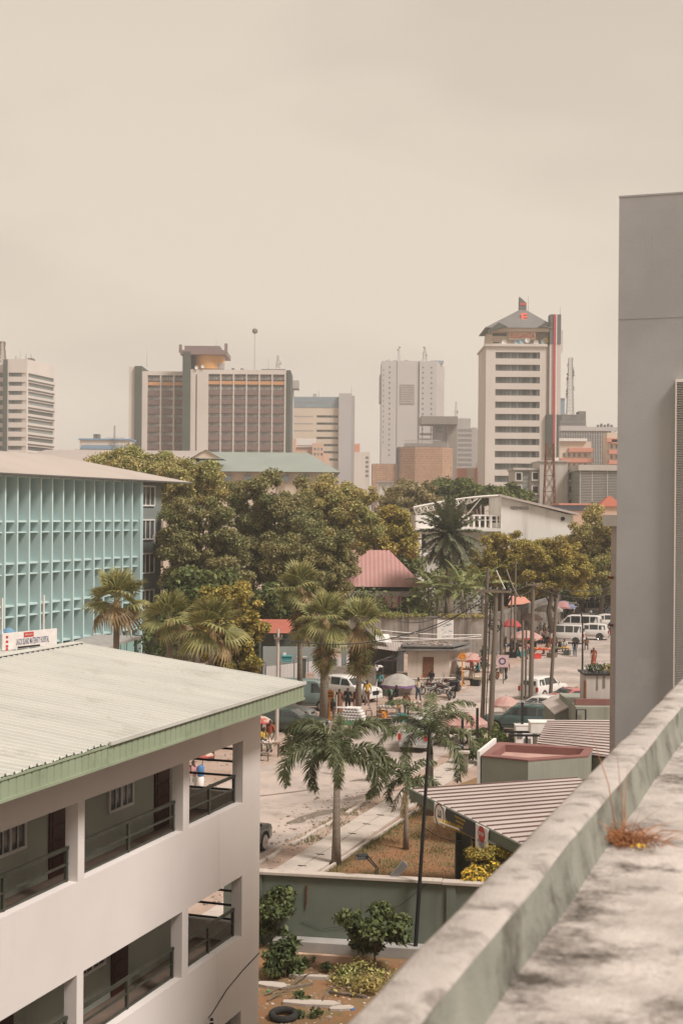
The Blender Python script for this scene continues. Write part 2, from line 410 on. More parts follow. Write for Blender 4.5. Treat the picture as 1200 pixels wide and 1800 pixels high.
for i in range(14):
    a = r.uniform(0,6.28); c = (.06+r.gauss(0,.03), -.12+r.gauss(0,.025), .012)
    b.add([(c[0],c[1],.005),(c[0]+.025*math.cos(a),c[1]+.025*math.sin(a),c[2]+.012),(c[0]+.02*math.cos(a+1.2),c[1]+.02*math.sin(a+1.2),c[2])], [(0,1,2)])
b.build('flower', M['yellow'], wd)

M['tower'] = mat('grey_tower_render', (.37,.36,.355), (.32,.312,.305), .5, lo=.4, hi=.62, bump=.12, bscale=25, grime=(.40,.385,.37), gscale=.8, glo=.58, ghi=.72,
                 streak=(.20,.195,.18), sscale=1.2, slo=.6, shi=.8, rough=.95)
M['louver_frame'] = mat('cream_louvre', (.70,.65,.60), rough=.6)
p = P(1088, 347, 24.0); ts = toST(p)
TWs, TWt, TWz = ts[0], ts[1], p.z
tw = thing('stair_tower', 'tall plain grey rendered tower block filling the right edge with a white louvred screen', 'tower', TS(TWt, TWs), -TH)
b = MB(); lx0, lz0, lz1 = .985, 2.0, TWz-3.15
b.box(0, 7.5, 0, 6, 0, TWz)
b.build('wall', M['tower'], tw)
b = MB(); b.box(-.006, 7.506, -.006, 6.006, TWz+.002, TWz+.03); b.build('roof_edge', M['tower'], tw)
b = MB()
for z, h in ((TWz-2.06, .006),): b.box(.0, 7.5, -.004, .0, z, z+h)
M['joint'] = mat('joint', (.28,.27,.26), rough=1)
b.build('joint', M['joint'], tw)
# louvred screen, real slats in a frame
fr = MB(); fr.box(lx0-.02, lx0, -.12, -.006, lz0, lz1+.05); fr.box(lx0, lx0+2.6, -.12, -.006, lz1, lz1+.05); fr.box(lx0+1.28, lx0+1.31, -.12, -.006, lz0, lz1)
sc_ = fr.build('louvre_frame', M['louver_frame'], tw)
b = MB(); z = lz0
while z < lz1-.01: b.add([(lx0,-.115,z),(lx0+2.6,-.115,z),(lx0+2.6,-.03,z+.022),(lx0,-.03,z+.022),(lx0,-.115,z+.004),(lx0+2.6,-.115,z+.004),(lx0+2.6,-.03,z+.026),(lx0,-.03,z+.026)],
    [(0,3,2,1),(4,5,6,7),(0,1,5,4),(2,3,7,6),(1,2,6,5),(3,0,4,7)]); z += .0285
b.build('louvre_slat', M['louver_frame'], tw)
b = MB(); b.box(lx0, lx0+2.6, -.008, -.004, lz0, lz1); b.build('louvre_backing', M['dark'], tw)
# slim pinkish column and beam stub behind the tower
pc = P(1079, 905, 30.0); pt, ps = toST(pc)[1], toST(pc)[0]
colm = thing('concrete_column', 'slim pinkish concrete column with a beam stub beside the grey tower', 'column', TS(pt, ps), -TH)
M['pinkconc'] = mat('pink_grey_render', (.50,.42,.38), (.42,.36,.33), 2, rough=.9)
b = MB(); b.box(-.06, .6, 0, .3, 0, pc.z-.1); b.build('shaft', M['pinkconc'], colm)
b = MB(); b.box(-.22, .9, -.1, .35, pc.z-.24+.0, pc.z+.0); b.build('beam', M['white'], colm)
b = MB(); b.box(-.12, .0, -.04, .0, pc.z-1.35, pc.z-1.3); b.box(-.10,.0,-.04,.0,pc.z-2.35,pc.z-2.31); b.build('bracket', M['rust'], colm)

# ================================================================== front building (pinkish white, open corridors, pale metal roof)
M['render'] = mat('pink_white_render', (.69,.635,.60), (.65,.595,.56), .7, lo=.3, hi=.7, rough=.95, bump=.35, bscale=70, streak=(.57,.51,.475), sscale=1.4, slo=.58, shi=.85)
M['corridor'] = mat('grey_green_render', (.40,.415,.36), (.35,.365,.315), .8, rough=.9, grime=(.25,.25,.21), gscale=.8, glo=.55, ghi=.8)
M['cfloor'] = mat('brown_floor', (.26,.19,.145), (.19,.14,.11), 2, rough=.8)
M['rail'] = mat('dark_green_rail', (.035,.038,.028), (.055,.055,.042), 4, rough=.5)
M['metalroof'] = mat('pale_metal_roof', (.54,.53,.48), (.47,.465,.42), 1.2, stretch=(.15,1.5,1), rough=.5, grime=(.36,.355,.30), gscale=.6, glo=.55, ghi=.75, spec=.4)
M['fascia'] = mat('pale_green_fascia', (.285,.33,.225), (.25,.29,.195), 1.0, rough=.6, grime=(.17,.20,.125), gscale=1.5, glo=.55, ghi=.8)
M['door'] = mat('brown_door', (.085,.03,.022), (.05,.022,.018), 3, rough=.5)
fb = thing('corridor_building', 'pinkish white three storey building with open corridors, dark rails and a pale metal roof', 'building', TS(-12.98, 31.37), -TH)
# local: x = out of facade (+), y along it (0 = far corner, negative toward camera); use wall() in x-z then swap axes
def swapxy(o_b, start=0):
    for i in range(start, len(o_b.v)):
        x, y, z = o_b.v[i]; o_b.v[i] = (y, x, z)
    o_b.f = [tuple(reversed(f)) for f in o_b.f]
bays = []
y1 = -1.05
edges = [(-3.92,-1.05), (-8.36,-4.22), (-12.86,-8.6), (-17.3,-13.1), (-21.7,-17.5)]
holes = []
for fl, (z0, z1) in enumerate(((6.76,8.2),(3.67,5.07),(.55,1.95))):
    for (a, c) in edges: holes.append((a, c, z0, z1))
w_ = MB(); w_.wall(-23.0, 0, 0, 8.98, holes, -.26, 0); swapxy(w_)
w_.build('facade', M['render'], fb)
b = MB(); b.box(-11.0, -.262, -.2, -.0, 0, 6.35-.16)   # far end wall, ground floors
b.v = []; b.f = []; b.m = []
e_holes = [(-2.7, -.40, 6.8, 8.3), (-2.7, -.40, 3.7, 5.2)]
b.wall(-11.0, -.262, 0, 8.98, e_holes, -.22, -.002); b.build('end_wall', M['render'], fb)
for fl in (6.35, 3.25, .15):
    b = MB(); b.box(-11.0, -.262, -23, -.222, fl-.16, fl); b.build('corridor_floor', M['cfloor'], fb)
    bw = MB(); bw.wall(-23, -1.75, fl+.002, fl+2.44, [], -1.55, -1.42); swapxy(bw)
    bw.build('corridor_wall', M['corridor'], fb)
    bw = MB(); bw.box(-3.2,-1.56,-1.75,-1.65,fl+.002,fl+2.44); bw.build('corridor_wall', M['corridor'], fb)
    b = MB(); b.box(-11.0, -.262, -23, -.222, fl+2.44, fl+2.6); b.build('ceiling', M['corridor'], fb)
# windows and doors in the corridor wall
for fi, fl in enumerate((6.35, 3.25)):
    for k, (wy, dy) in enumerate(((-4.9,-2.75),(-9.2,-7.25),(-13.5,-11.5),(-17.8,-15.8))):
        if fi == 1: wy, dy = wy-1.2, dy-1.95
        fr = MB(); x = -1.415
        for (a, c, z0, z1) in ((wy,wy+.06,.85,1.78),(wy+1.04,wy+1.1,.85,1.78),(wy,wy+1.1,.80,.86),(wy,wy+1.1,1.74,1.8),(wy+.52,wy+.58,.86,1.74)):
            fr.box(x, x+.05+.001*(c-a), a, c, fl+z0, fl+z1)
        wn = fr.build('window', M['white'], fb)
        gl = MB(); gl.box(x+.005, x+.02, wy+.04, wy+1.06, fl+.85, fl+1.76); gl.build('pane', M['glass'], wn)
        gr = MB()
        for q in (.3,.8): gr.box(x+.03, x+.045, wy+q-.012, wy+q+.012, fl+.86, fl+1.74)
        gr.box(x+.03,x+.046,wy+.06,wy+1.04,fl+1.28,fl+1.31); gr.build('glazing_bar', M['white'], wn)
        dr = MB(); dr.box(x, x+.03, dy, dy+.72, fl+.003, fl+2.05); do = dr.build('door', M['door'], fb)
        pn = MB()
        for z in range(6): pn.box(x+.031, x+.045, dy+.1, dy+.62, fl+.15+z*.31, fl+.38+z*.31)
        pn.build('door_panel', M['door'], do)
        pn = MB(); pn.cbox((x+.05, dy+.64, fl+1.0), (.04,.05,.14)); pn.build('handle', M['steel'], do)
# railings
for fl in (6.76, 3.67, .55):
    for (a, c) in edges:
        rl = MB(); x = -.2
        rl.box(x-.03, x+.03, a+.01, c-.01, fl+.58, fl+.64)
        rl.box(x-.02, x+.02, a+.01, c-.01, fl+.30, fl+.335); rl.box(x-.02, x+.02, a+.01, c-.01, fl+.015, fl+.05)
        n = 2
        for k in range(1, n+1):
            yy = a + (c-a)*(k/(n)) - (.07 if k == n else 0)
            rl.box(x-.028, x+.028, yy-.03, yy+.03, fl, fl+.578)
        rl.build('railing', M['rail'], fb)
for fl in (6.80, 3.70):
    rl = MB()
    for z in (.02, .36, .70, 1.0): rl.box(-2.7, -.40, -.14, -.10, fl+z, fl+z+.05)
    rl.box(-.46, -.40, -.145, -.095, fl, fl+1.5); rl.box(-2.7,-2.64,-.145,-.095,fl,fl+1.5); rl.build('end_railing', M['black'], fb)
# wall lamp and cable low on the facade
lm = MB(); lm.lathe([(.035,0),(.045,.03),(.045,.06),(.03,.065),(.045,.07),(.045,.17),(.03,.2),(.0,.21)], (.12,-2.95,2.22), 12); lo_ = lm.build('wall_lamp', M['black'], fb)
lm = MB(); lm.box(.0,.1,-2.97,-2.93,2.20,2.24); lm.lathe([(.047,0),(.047,.03)], (.12,-2.95,2.34), 12); lm.build('lamp_glass', M['white'], lo_)
cb = MB(); cb.tube([(.012,0,2.98),(.012,-1.0,2.86),(.012,-1.9,2.70),(.012,-2.7,2.42),(.02,-2.9,2.4)], .012, 5); cb.build('cable', M['black'], fb)
# roof: corrugated sheets with real ribs, gable end at y=+.75, ridge 5.2 m in
ro = MB(); pitch = .115; xe, xr = .96, -5.2; ze, zr_ = 9.40, 10.12
ys = []; y = .45
while y > -23: ys.append(y); y -= pitch
tbl = []
r = random.Random(12); prf = []; y = .45
while y > -23: prf += [(y, 0.), (y-.022, .042), (y-.058, .042), (y-.08, 0.), (y-.154, .008)]; y -= .23
for i, (y, h) in enumerate(prf):
    bend = 0.0
    if -12.6 < y < -9.3: bend = .022*abs(math.sin(y*3.1))                  # dented, lifted edge
    tbl.append((y, h, bend))
nx_ = 14; vs = []; fs = []
for (y, h, bend) in tbl:
    for k in range(nx_+1):
        f = k/nx_; x = xe + (xr-xe)*f - (bend*1.2 if k == 0 else 0); vs.append((x, y, ze+(zr_-ze)*f + h + (bend if k == 0 else 0)))
for i in range(len(tbl)-1):
    for k in range(nx_): a = i*(nx_+1)+k; fs.append((a, a+1, a+nx_+2, a+nx_+1))
ro.add(vs, fs)
vs = []; fs = []
for (y, h, bend) in tbl:
    for k in range(5):
        f = k/4; vs.append((xr-6.2*f, y, zr_-.95*f + h))
for i in range(len(tbl)-1):
    for k in range(4): a = i*5+k; fs.append((a, a+1, a+6, a+5))
ro.add(vs, fs); rf = ro.build('roof', M['metalroof'], fb)
ef = MB(); ef.box(.935, .985, -9.2, .47, 9.385, 9.452); ef.build('edge_flashing', M['metalroof'], rf)
sf = rf.modifiers.new('t', 'SOLIDIFY'); sf.thickness = .01; sf.offset = -1
b = MB(); b.box(xr-.16, xr+.16, -23, .46, zr_+.03, zr_+.05); b.build('ridge_cap', M['metalroof'], rf)
b = MB(); b.box(xr+.162, xr+.175, -23, .46, zr_-.0, zr_+.03)
b = MB(); b.box(xr+.17, xr+.172, -22.9, .40, zr_+.004, zr_+.03)
b.build('ridge_gap', M['dark'], rf)
# eave fascia: ribbed pale green sheet
fv = []; ff = []; n = 0; y = .70; k = 0
prof = [0, 0, .035, .035]
yy = .42; pts = []
while yy > -23:
    pts += [(yy, 0), (yy-.165, 0), (yy-.18, -.02), (yy-.205, -.02), (yy-.22, 0)]; yy -= .225
for (yv, dx) in pts: fv += [(.93+dx, yv, 9.36), (.93+dx, yv, 9.07)]
for i in range(len(pts)-1): ff.append((2*i, 2*i+1, 2*i+3, 2*i+2))
b = MB(); b.add(fv, ff); fo = b.build('fascia', M['fascia'], fb); q = fo.modifiers.new('t','SOLIDIFY'); q.thickness = .006
b = MB(); b.box(.90, .965, -23, .44, 9.02, 9.068); b.box(.90,.955,-23,.44,9.362,9.395); b.build('fascia_trim', M['fascia'], fb)
b = MB(); b.box(-.0, .90, -23, .42, 9.0, 9.02); b.box(-11,-.0,.002,.42,9.0,9.02); b.build('soffit', M['render'], fb)
fv = []; ff = []; pts = []; xx = .93
while xx > -5.2: pts += [(xx,0),(xx-.165,0),(xx-.18,-.02),(xx-.205,-.02),(xx-.22,0)]; xx -= .225
for (xv, dy) in pts:
    zt = 9.36 + (zr_-ze)*(xe-xv)/(xe-xr); fv += [(xv, .42+dy, zt), (xv, .42+dy, 9.03)]
for i in range(len(pts)-1): ff.append((2*i, 2*i+2, 2*i+3, 2*i+1))
b = MB(); b.add(fv, ff); b.build('gable_fascia', M['fascia'], fb)
b = MB(); b.extx([(-0.26,8.99),(-11,8.99),(-11,9.0),(-5.2,9.98),(-.26,9.3)], -.2, -.05)
b = MB(); b.ext([(-11.0,8.982),(-.02,8.982),(-.02,9.26),(-5.2,10.0),(-10.9,9.3)], -.22, -.004); b.build('gable_wall', M['render'], fb)

# ================================================================== green compound wall below
M['gwall'] = mat('green_render', (.155,.175,.14), (.125,.145,.115), .6, rough=.95, bump=.3, bscale=40, streak=(.085,.10,.07), sscale=1.3, slo=.55, shi=.8, grime=(.19,.18,.14), gscale=.7, glo=.6, ghi=.85)
A0 = G(448, 1660); 
w0 = Vector((-3.6, 44.55, 0)); w1 = Vector((9.5, 42.2, 0)); dv = (w1-w0); ang = math.atan2(dv.y, dv.x); Lw = dv.length
gw = thing('compound_wall', 'dull green rendered compound wall with a pale coping below the garden', 'wall', w0, ang)
b = MB(); b.box(0, Lw, 0, .2, 0, 2.2); b.build('wall_face', M['gwall'], gw)
for x in (.95, 7.0, 11.0):
    b = MB(); b.box(x, x+.28, -.06, -.001, 0, 2.2); b.build('pier', M['gwall'], gw)
b = MB(); b.box(-.05, 6.85, -.1, .3, 2.202, 2.30); b.box(6.86, Lw, -.11, .3, 2.19, 2.285); b.build('coping', M['slab'], gw, bevel=.015)
b = MB(); b.box(1.7, Lw, -.55, -.003, 0, .34); b.build('footing', M['concrete'], gw, bevel=.02)
b = MB(); b.tube([(2.5,-.02,.8),(3.2,-.03,.62),(4.4,-.05,.85),(5.6,-.04,1.5),(6.3,-.04,2.1),(6.6,-.02,2.32)], .006, 4); b.build('cable', M['bdark'] if 'bdark' in M else M['dark'], gw)
b = MB(); b.tube([(1.75+.9,-.03,1.2),(2.68,-.03,1.95)], [.015,.03], 5); b.build('rust_stain', M['rust'], gw)
# ================================================================== skyline
class Far:
    """a far building: local x to the right from pixel px0, local y away, z up; sizes taken from the picture at its distance"""
    def __init__(s, name, label, px0, Y, pyr=800, rz=0.0, cat='building', group=None):
        s.Y = Y; s.pyr = pyr; s.rz = rz; p = P(px0, pyr, Y); s.x0 = p.x; s.t = thing(name, label, cat, (p.x, Y, 0), rz, group)
    def x(s, px, dy=0.0, py=None): return (P(px, py or s.pyr, s.Y+dy).x - s.x0)
    def z(s, py, px=None, dy=0.0): return P(px or 600 + s.x0/s.Y*FPX, py, s.Y+dy).z
    def b(s, name, m, boxes, **k):
        b = MB()
        for q in boxes: b.box(*q)
        return b.build(name, m, s.t, **k)
def window_bands(T, rows, x0, x1, n, y, m_frame, m_pane, name='window', fr=.12, depth=.25, parapet=0):
    """one real strip window per row: frame with mullions, separate panes as its sub-part (shared meshes)"""
    cache = {}
    for (z0, z1) in rows:
        h = round(z1-z0, 3)
        if h not in cache:
            b = MB(); b.box(x0, x1, y-.1, y, 0, fr); b.box(x0, x1, y-.1, y, h-fr, h)
            for k in range(n+1):
                xx = x0+(x1-x0)*k/n; b.box(max(x0, xx-fr/2), min(x1, xx+fr/2), y-.098, y-.002, fr, h-fr)
            f = b.build(name, m_frame, T); 
            g_ = MB()
            for k in range(n):
                a = x0+(x1-x0)*k/n; c = x0+(x1-x0)*(k+1)/n; j = random.Random(k*7+int(z0*10)).uniform(0,.05)
                g_.quad((a,y+.02+j,0),(c,y+.02+j,0),(c,y+.02+j,h),(a,y+.02+j,h))
            p = g_.build('pane', m_pane, f); cache[h] = (f, p)
        else:
            f0, p0 = cache[h]; f = f0.copy(); COL.objects.link(f); p = p0.copy(); COL.objects.link(p); p.parent = f
        f.location = (0, 0, z0)
def m_glassy(name, c, isl=.5, rough=.3): return mat(name, c, island=isl, rough=rough, spec=.5)
M['pane'] = m_glassy('office_pane', (.13,.145,.14), .75)
M['pane_lt'] = m_glassy('curtained_pane', (.30,.29,.27), .55, .5)
M['mull'] = mat('mullion', (.10,.095,.09), rough=.6)
M['bwhite'] = mat('offwhite_wall', (.60,.545,.50), (.54,.485,.44), .05, rough=.9, streak=(.47,.42,.38), sscale=.4, slo=.55, shi=.8)
M['bcream'] = mat('cream_wall', (.60,.51,.41), (.55,.46,.37), .06, rough=.9)
M['bgrey'] = mat('grey_wall', (.40,.37,.35), (.35,.325,.31), .06, rough=.9, streak=(.30,.28,.265), sscale=.3)
M['bdark'] = mat('dark_roof_plant', (.13,.12,.115), (.20,.185,.17), .5, rough=.9)
M['bbrown'] = mat('brown_spandrel', (.20,.135,.12), (.17,.115,.105), .3, rough=.8)
M['bgreen'] = mat('dark_green_wall', (.09,.10,.085), (.075,.083,.07), .1, rough=.9)
M['borange'] = mat('orange_band', (.52,.27,.13), rough=.8)
M['drum'] = mat('golden_cladding', (.66,.36,.13), (.58,.30,.10), .2, rough=.4)
M['bblue'] = mat('blue_glass', (.25,.33,.38), (.20,.28,.33), .3, rough=.25)
M['coral'] = mat('coral_wall', (.55,.25,.18), rough=.85)
M['peach'] = mat('peach_wall', (.58,.40,.30), rough=.85)
M['copper'] = mat('copper_glass', (.40,.235,.15), (.47,.29,.18), .12, rough=.35, island=.13, spec=.5)
M['tallwhite'] = mat('pale_cladding', (.46,.435,.43), (.42,.40,.395), .04, rough=.8)
M['tick'] = mat('dark_slot', (.13,.12,.12), rough=.8)
M['greyroof'] = mat('grey_green_roof', (.165,.155,.148), (.14,.13,.125), .2, rough=.7, rib=('z', .5, .2))
M['rooflt'] = mat('pink_grey_roof', (.36,.31,.28), (.32,.275,.25), .12, rough=.8)
M['greenroof'] = mat('grey_green_metal_roof', (.25,.275,.245), (.22,.245,.215), .15, rough=.6)

def lattice(name, label, px, y0, y1, Y, w0, w1, cat='mast', col='steel', group=None, n=10, pyb=None, dishes=0):
    a = P(px, y1, Y); zb = a.z if pyb is None else 0.0
    top = P(px, y0, Y).z - zb; t = thing(name, label, cat, (a.x, Y, zb), 0, group); b = MB(); rr = w0*.022+.02
    def cor(k, z): 
        w_ = w0+(w1-w0)*z/top; return [(-w_/2,-w_/2,z),(w_/2,-w_/2,z),(w_/2,w_/2,z),(-w_/2,w_/2,z)][k]
    for k in range(4): b.bar(cor(k,0), cor(k,top), rr*2)
    for i in range(n):
        z0, z1 = top*i/n, top*(i+1)/n
        for k in range(4):
            b.bar(cor(k,z0), cor((k+1)%4,z1), rr); b.bar(cor((k+1)%4,z0), cor(k,z1), rr); b.bar(cor(k,z1), cor((k+1)%4,z1), rr)
    b.build('frame', M[col], t)
    r = random.Random(px)
    for i in range(dishes):
        z = top*r.uniform(.3,.98); s = r.choice((-1,1)); w_ = w0+(w1-w0)*z/top; d = MB()
        if r.random() < .5: d.cbox((s*(w_/2+.35), -.2, z), (.35,.3,1.6))
        else: d.lathe([(.1,0),(.45,-.12),(.5,-.2),(.48,-.2),(.0,-.1)], (s*(w_/2+.3), -.4, z), 10, 'y')
        d.build('antenna', M['white'] if r.random() < .5 else M['bdark'], t)
    return t
def whip(parent, x, y, z, h, r=.06):
    b = MB(); b.tube([(x,y,z),(x,y,z+h)], [r, r*.5], 5); return b.build('antenna', M['bdark'], parent)

# ---- twin-core hotel block
Y = 500
F = Far('hotel_block', 'broad white hotel block with brown window bays, dark green end walls and a golden penthouse', 221, Y, 720)
X, Z = F.x, F.z
zt = Z(650)
rows = [Z(677+16*k) for k in range(8)]
pitch = Z(677)-Z(693)
def bay_rows(): return [(z-pitch*.44, z) for z in rows]
def wing(px0, px1, bays_px, zt, y, yb, top_row):
    holes = []
    for (a, c) in bays_px: holes.append((X(a), X(c), Z(800), Z(656)))
    b = MB(); b.wall(X(px0), X(px1), 0, zt, holes, y, y+.8); b.box(X(px0), X(px1), y+1.9, yb, 0, zt-.6); b.box(X(px0), X(px1), y+.8, y+1.9, zt-1.0, zt-.6)
    b.build('wing_wall', M['bwhite'], F.t)
    for (a, c) in bays_px:
        sp = MB()
        for z in rows: sp.box(X(a)+.02, X(c)-.02, y+.15, y+.75, z-pitch+.03, z-pitch*.44-.02)
        sp.build('spandrel', M['bbrown'], F.t)
        sp = MB(); sp.box(X(a)+.02, X(c)-.02, y+.14, y+.74, Z(674), Z(668)); sp.build('orange_band', M['borange'], F.t)
        window_bands(F.t, [(z-pitch*.44, z) for z in rows] + [(Z(666), Z(658.5))], X(a)+.02, X(c)-.02, 5, y+.6, M['mull'], M['pane_lt'])
wing(245, 322, [(255,277),(279.5,300),(303,321.5)], Z(649), 6, 24, 0)
wing(334, 502, [(366+22.6*k, 366+22.6*k+20.4) for k in range(6)], Z(648), 0, 24, 0)
F.b('end_wall', M['bwhite'], [(0, X(232), 6.5, 24, 0, Z(641))]); F.b('green_end_wall', M['bgreen'], [(X(232)+.01, X(245)-.01, 5.6, 24, 0, Z(640))])
F.b('core_tower', M['bgreen'], [(X(320.5), X(334.5), -.6, 20, 0, Z(617))]); F.b('green_end_wall', M['bgreen'], [(X(502.5), X(510), .4, 23, 0, Z(648))])
b = MB(); b.box(X(343.5), X(346), -.04, -.005, Z(793), Z(657)); b.build('stair_slot', M['bbrown'], F.t)
b = MB(); b.lathe([(X(392)/2-X(338)/2, 0), (X(392)/2-X(338)/2, Z(616)-Z(646))], ((X(338)+X(392))/2, 6.2, Z(646)), 24); b.build('penthouse', M['drum'], F.t, smooth=True)
b = MB(); b.box(X(316), X(397), -.5, 20, Z(622), Z(614)); b.box(X(323), X(385), 1, 18, Z(614)+.01, Z(606))
b.box(X(313.5), X(318), 0, 2, Z(618), Z(604.5)); b.box(X(393.5), X(398.5), 0, 2, Z(618), Z(602)); b.build('penthouse_roof', mat('maroon_cap', (.22,.16,.155), rough=.8), F.t)
b = MB()
b.box(X(380), X(392), 2, 6, Z(646), Z(636)); b.build('roof_plant', M['bgrey'], F.t)
for px in (405, 421): b = MB(); b.box(X(px), X(px+5), 3, 6, Z(648), Z(644)); b.build('roof_plant', M['bdark'], F.t)
b = MB(); b.box(X(458), X(500), 3, 9, Z(648), Z(645)); b.build('roof_plant', M['bdark'], F.t)
for k in range(2):
    d = MB(); d.lathe([(.1,0),(.55,-.15),(.65,-.3),(.6,-.3),(0,-.1)], (X(345+k*11), -.2, Z(645)+(k%2)*.4), 10, 'y'); d.build('dish', M['white'], F.t)
whip(F.t, X(252), 8, Z(641), 6); whip(F.t, X(375), 9, Z(606), 3); whip(F.t, X(470), 4, Z(646), 4)
m_ = whip(F.t, X(445.5), 3, Z(647), Z(571)-Z(647), .10)
b = MB(); b.lathe([(0,-1),(.8,-.7),(1,0),(.8,.7),(0,1)], (X(446), 3, Z(578)), 10); b.build('beacon', M['bdark'], m_)
lattice('roof_mast', 'slim lattice mast on the right end of the brown-bayed hotel roof', 488, 625, 647, 504, 1.3, .5, n=5, dishes=3)

# ---- office block at the left edge
Y = 520
F = Far('office_block', 'white office block with dark strip windows at the left edge of the skyline', 47, Y, 720); X, Z = F.x, F.z
dx, dy_ = 5.6, 24.0; Lr = math.hypot(dx, dy_); ar = math.atan2(dy_, dx)
zt = Z(631)
rws = [(Z(662+16.1*k), Z(655+16.1*k)) for k in range(10)]
b = MB(); b.wall(X(13), -.0, 0, zt, [(X(13)+.3, -.3, a, c) for a, c in rws], 0, .5); b.box(X(13), 0, 1.2, 23.9, 0, zt-.5); b.build('front_wall', M['bwhite'], F.t)
window_bands(F.t, rws, X(13)+.3, -.3, 6, .45, M['mull'], M['pane'])
sw = thing('side', '', '', (0,0,0)); sw.parent = F.t; sw.rotation_euler = (0,0,ar); del sw['category']; sw.name = 'side_wing'; sw['label'] = 'receding side with thin sunshade lines'
b = MB(); b.wall(0.02, Lr, 0, zt, [(1.2, Lr-1.5, a, c) for a, c in rws], 0, .5); b.box(.02, Lr, .5, 4, 0, zt-.3)
b.build('side_wall', M['bwhite'], sw)
b = MB()
for a, c in rws: b.box(1.2, Lr-1.5, .45, .49, a, c)
b.build('side_window', M['pane'], sw)
b = MB()
for a, c in rws: b.box(1.0, Lr-1.2, -.25, -.01, a-1.3, a-.95)
b.build('sunshade', M['mull'], sw)
b = MB(); b.box(X(6), X(13)-.02, -1.0, 22, 0, Z(632)); b.build('stair_core', M['bgreen'], F.t)
b = MB(); b.box(X(-60), X(6)-.02, 1, 22, 0, Z(640)); b.build('left_wing', M['bwhite'], F.t)
window_bands(F.t, [(Z(663+16.1*k), Z(655+16.1*k)) for k in range(9)], X(-56), X(5), 10, .95, M['mull'], M['pane'])
r = random.Random(4)
for k in range(12): whip(F.t, X(18+r.random()*75*.35), 3+r.random()*10, zt-.3, r.uniform(1,4), .07)
b = MB(); b.box(X(42), X(52), 5, 9, zt-.5, zt+.9); b.build('roof_plant', M['bdark'], F.t)
lattice('red_lattice_mast', 'reddish lattice mast with antennas at the far left on the office roof', 4, 600, 641, 525, 2.6, 1.2, n=6, col='rust', dishes=8)

# ---- beige block with the blue glass top
F = Far('beige_block', 'beige office block with a blue glass top storey beside a white slab', 505, 650, 760); X, Z = F.x, F.z
rws = [(Z(733.5+12.6*k), Z(729.5+12.6*k)) for k in range(7)]
b = MB(); b.wall(0, X(595), 0, Z(716), [(X(556), X(594), a, c) for a, c in rws], 0, .6); b.box(0, X(595), 1.2, 25, 0, Z(717)); b.build('wall', M['bcream'], F.t)
b = MB(); b.box(0, X(595), -.1, 25, Z(716)+.01, Z(697)); b.build('glass_top', M['bblue'], F.t)
b = MB()
for k in range(28): b.box(X(505)+k*(X(595)/28), X(505)+k*(X(595)/28)+.15, -.2, -.11, Z(716), Z(697))
b.box(0,X(595),-.2,-.105,Z(707),Z(706.4)); b.build('mullion', M['bgrey'], F.t)
window_bands(F.t, rws, X(556), X(594), 9, .5, M['mull'], M['pane'])
b = MB(); b.box(0, X(555), -.15, -.005, Z(782), Z(771)); b.build('white_band', M['white'], F.t)
b = MB()
for k in range(3): b.box(0, X(550), -.05, -.004, Z(732.5+12.6*k), Z(730.5+12.6*k))
b.build('ledge', M['bgrey'], F.t)
b = MB(); b.box(X(595)+.01, X(617), -2, 22, 0, Z(691)); b.build('slab_tower', M['tallwhite'], F.t)
b = MB(); b.box(X(617)+.01, X(618), -1.5, 22, 0, Z(692)); b.box(X(618), X(623), -1.2, 22, 0, Z(695)); b.build('slab_side', M['bgrey'], F.t)
b = MB(); b.box(X(549), X(555), 4, 8, Z(697), Z(690)); b.build('roof_plant', M['bgrey'], F.t); whip(F.t, X(559), 4, Z(697), 3.5, .12); whip(F.t, X(617), 4, Z(691), 4, .1)
F = Far('rear_slab', 'pale grey slab peeping out behind the right end of the hotel block', 505, 620, 700); X, Z = F.x, F.z
F.b('wall', M['tallwhite'], [(0, X(515), 0, 10, 0, Z(670))]); F.b('overhang', M['bgrey'], [(0, X(525), -2, 9, Z(683), Z(669))])
F = Far('peach_block', 'low peach block of flats in front of the beige office block', 511, 560, 790); X, Z = F.x, F.z
F.b('wall', M['peach'], [(0, X(520), 0, 9, 0, Z(771)), (X(520)+.1, X(548), 2, 10, 0, Z(786)), (X(548)+.1, X(568), -1, 10, 0, Z(779)), (X(568)+.1, X(578), 1, 9, 0, Z(796))])
F.b('window', M['pane'], [(X(552+6*i), X(555+6*i), -1.06, -1.01, Z(800-9*j), Z(796-9*j)) for i in range(3) for j in range(2)])
F.b('roof_slab', M['bgrey'], [(X(519), X(549), 1.5, 10.5, Z(786)+.01, Z(784.5))])
F = Far('narrow_block', 'narrow pale block with stacked small windows right of the beige slab', 622, 500, 800); X, Z = F.x, F.z
F.b('wall', M['bwhite'], [(0, X(640), 0, 8, 0, Z(795)), (X(640)+.01, X(650), .5, 8, 0, Z(794)), (0, X(633), 4, 10, 0, Z(778))])
rd = F.b('sign_panel', M['coral'], [(X(623), X(632), 3.9, 3.99, Z(793), Z(780))])
for k in range(5): F.b('window', M['pane'], [(X(642.5), X(647.5), .44, .49, Z(803+8*k+3), Z(803+8*k-1))])

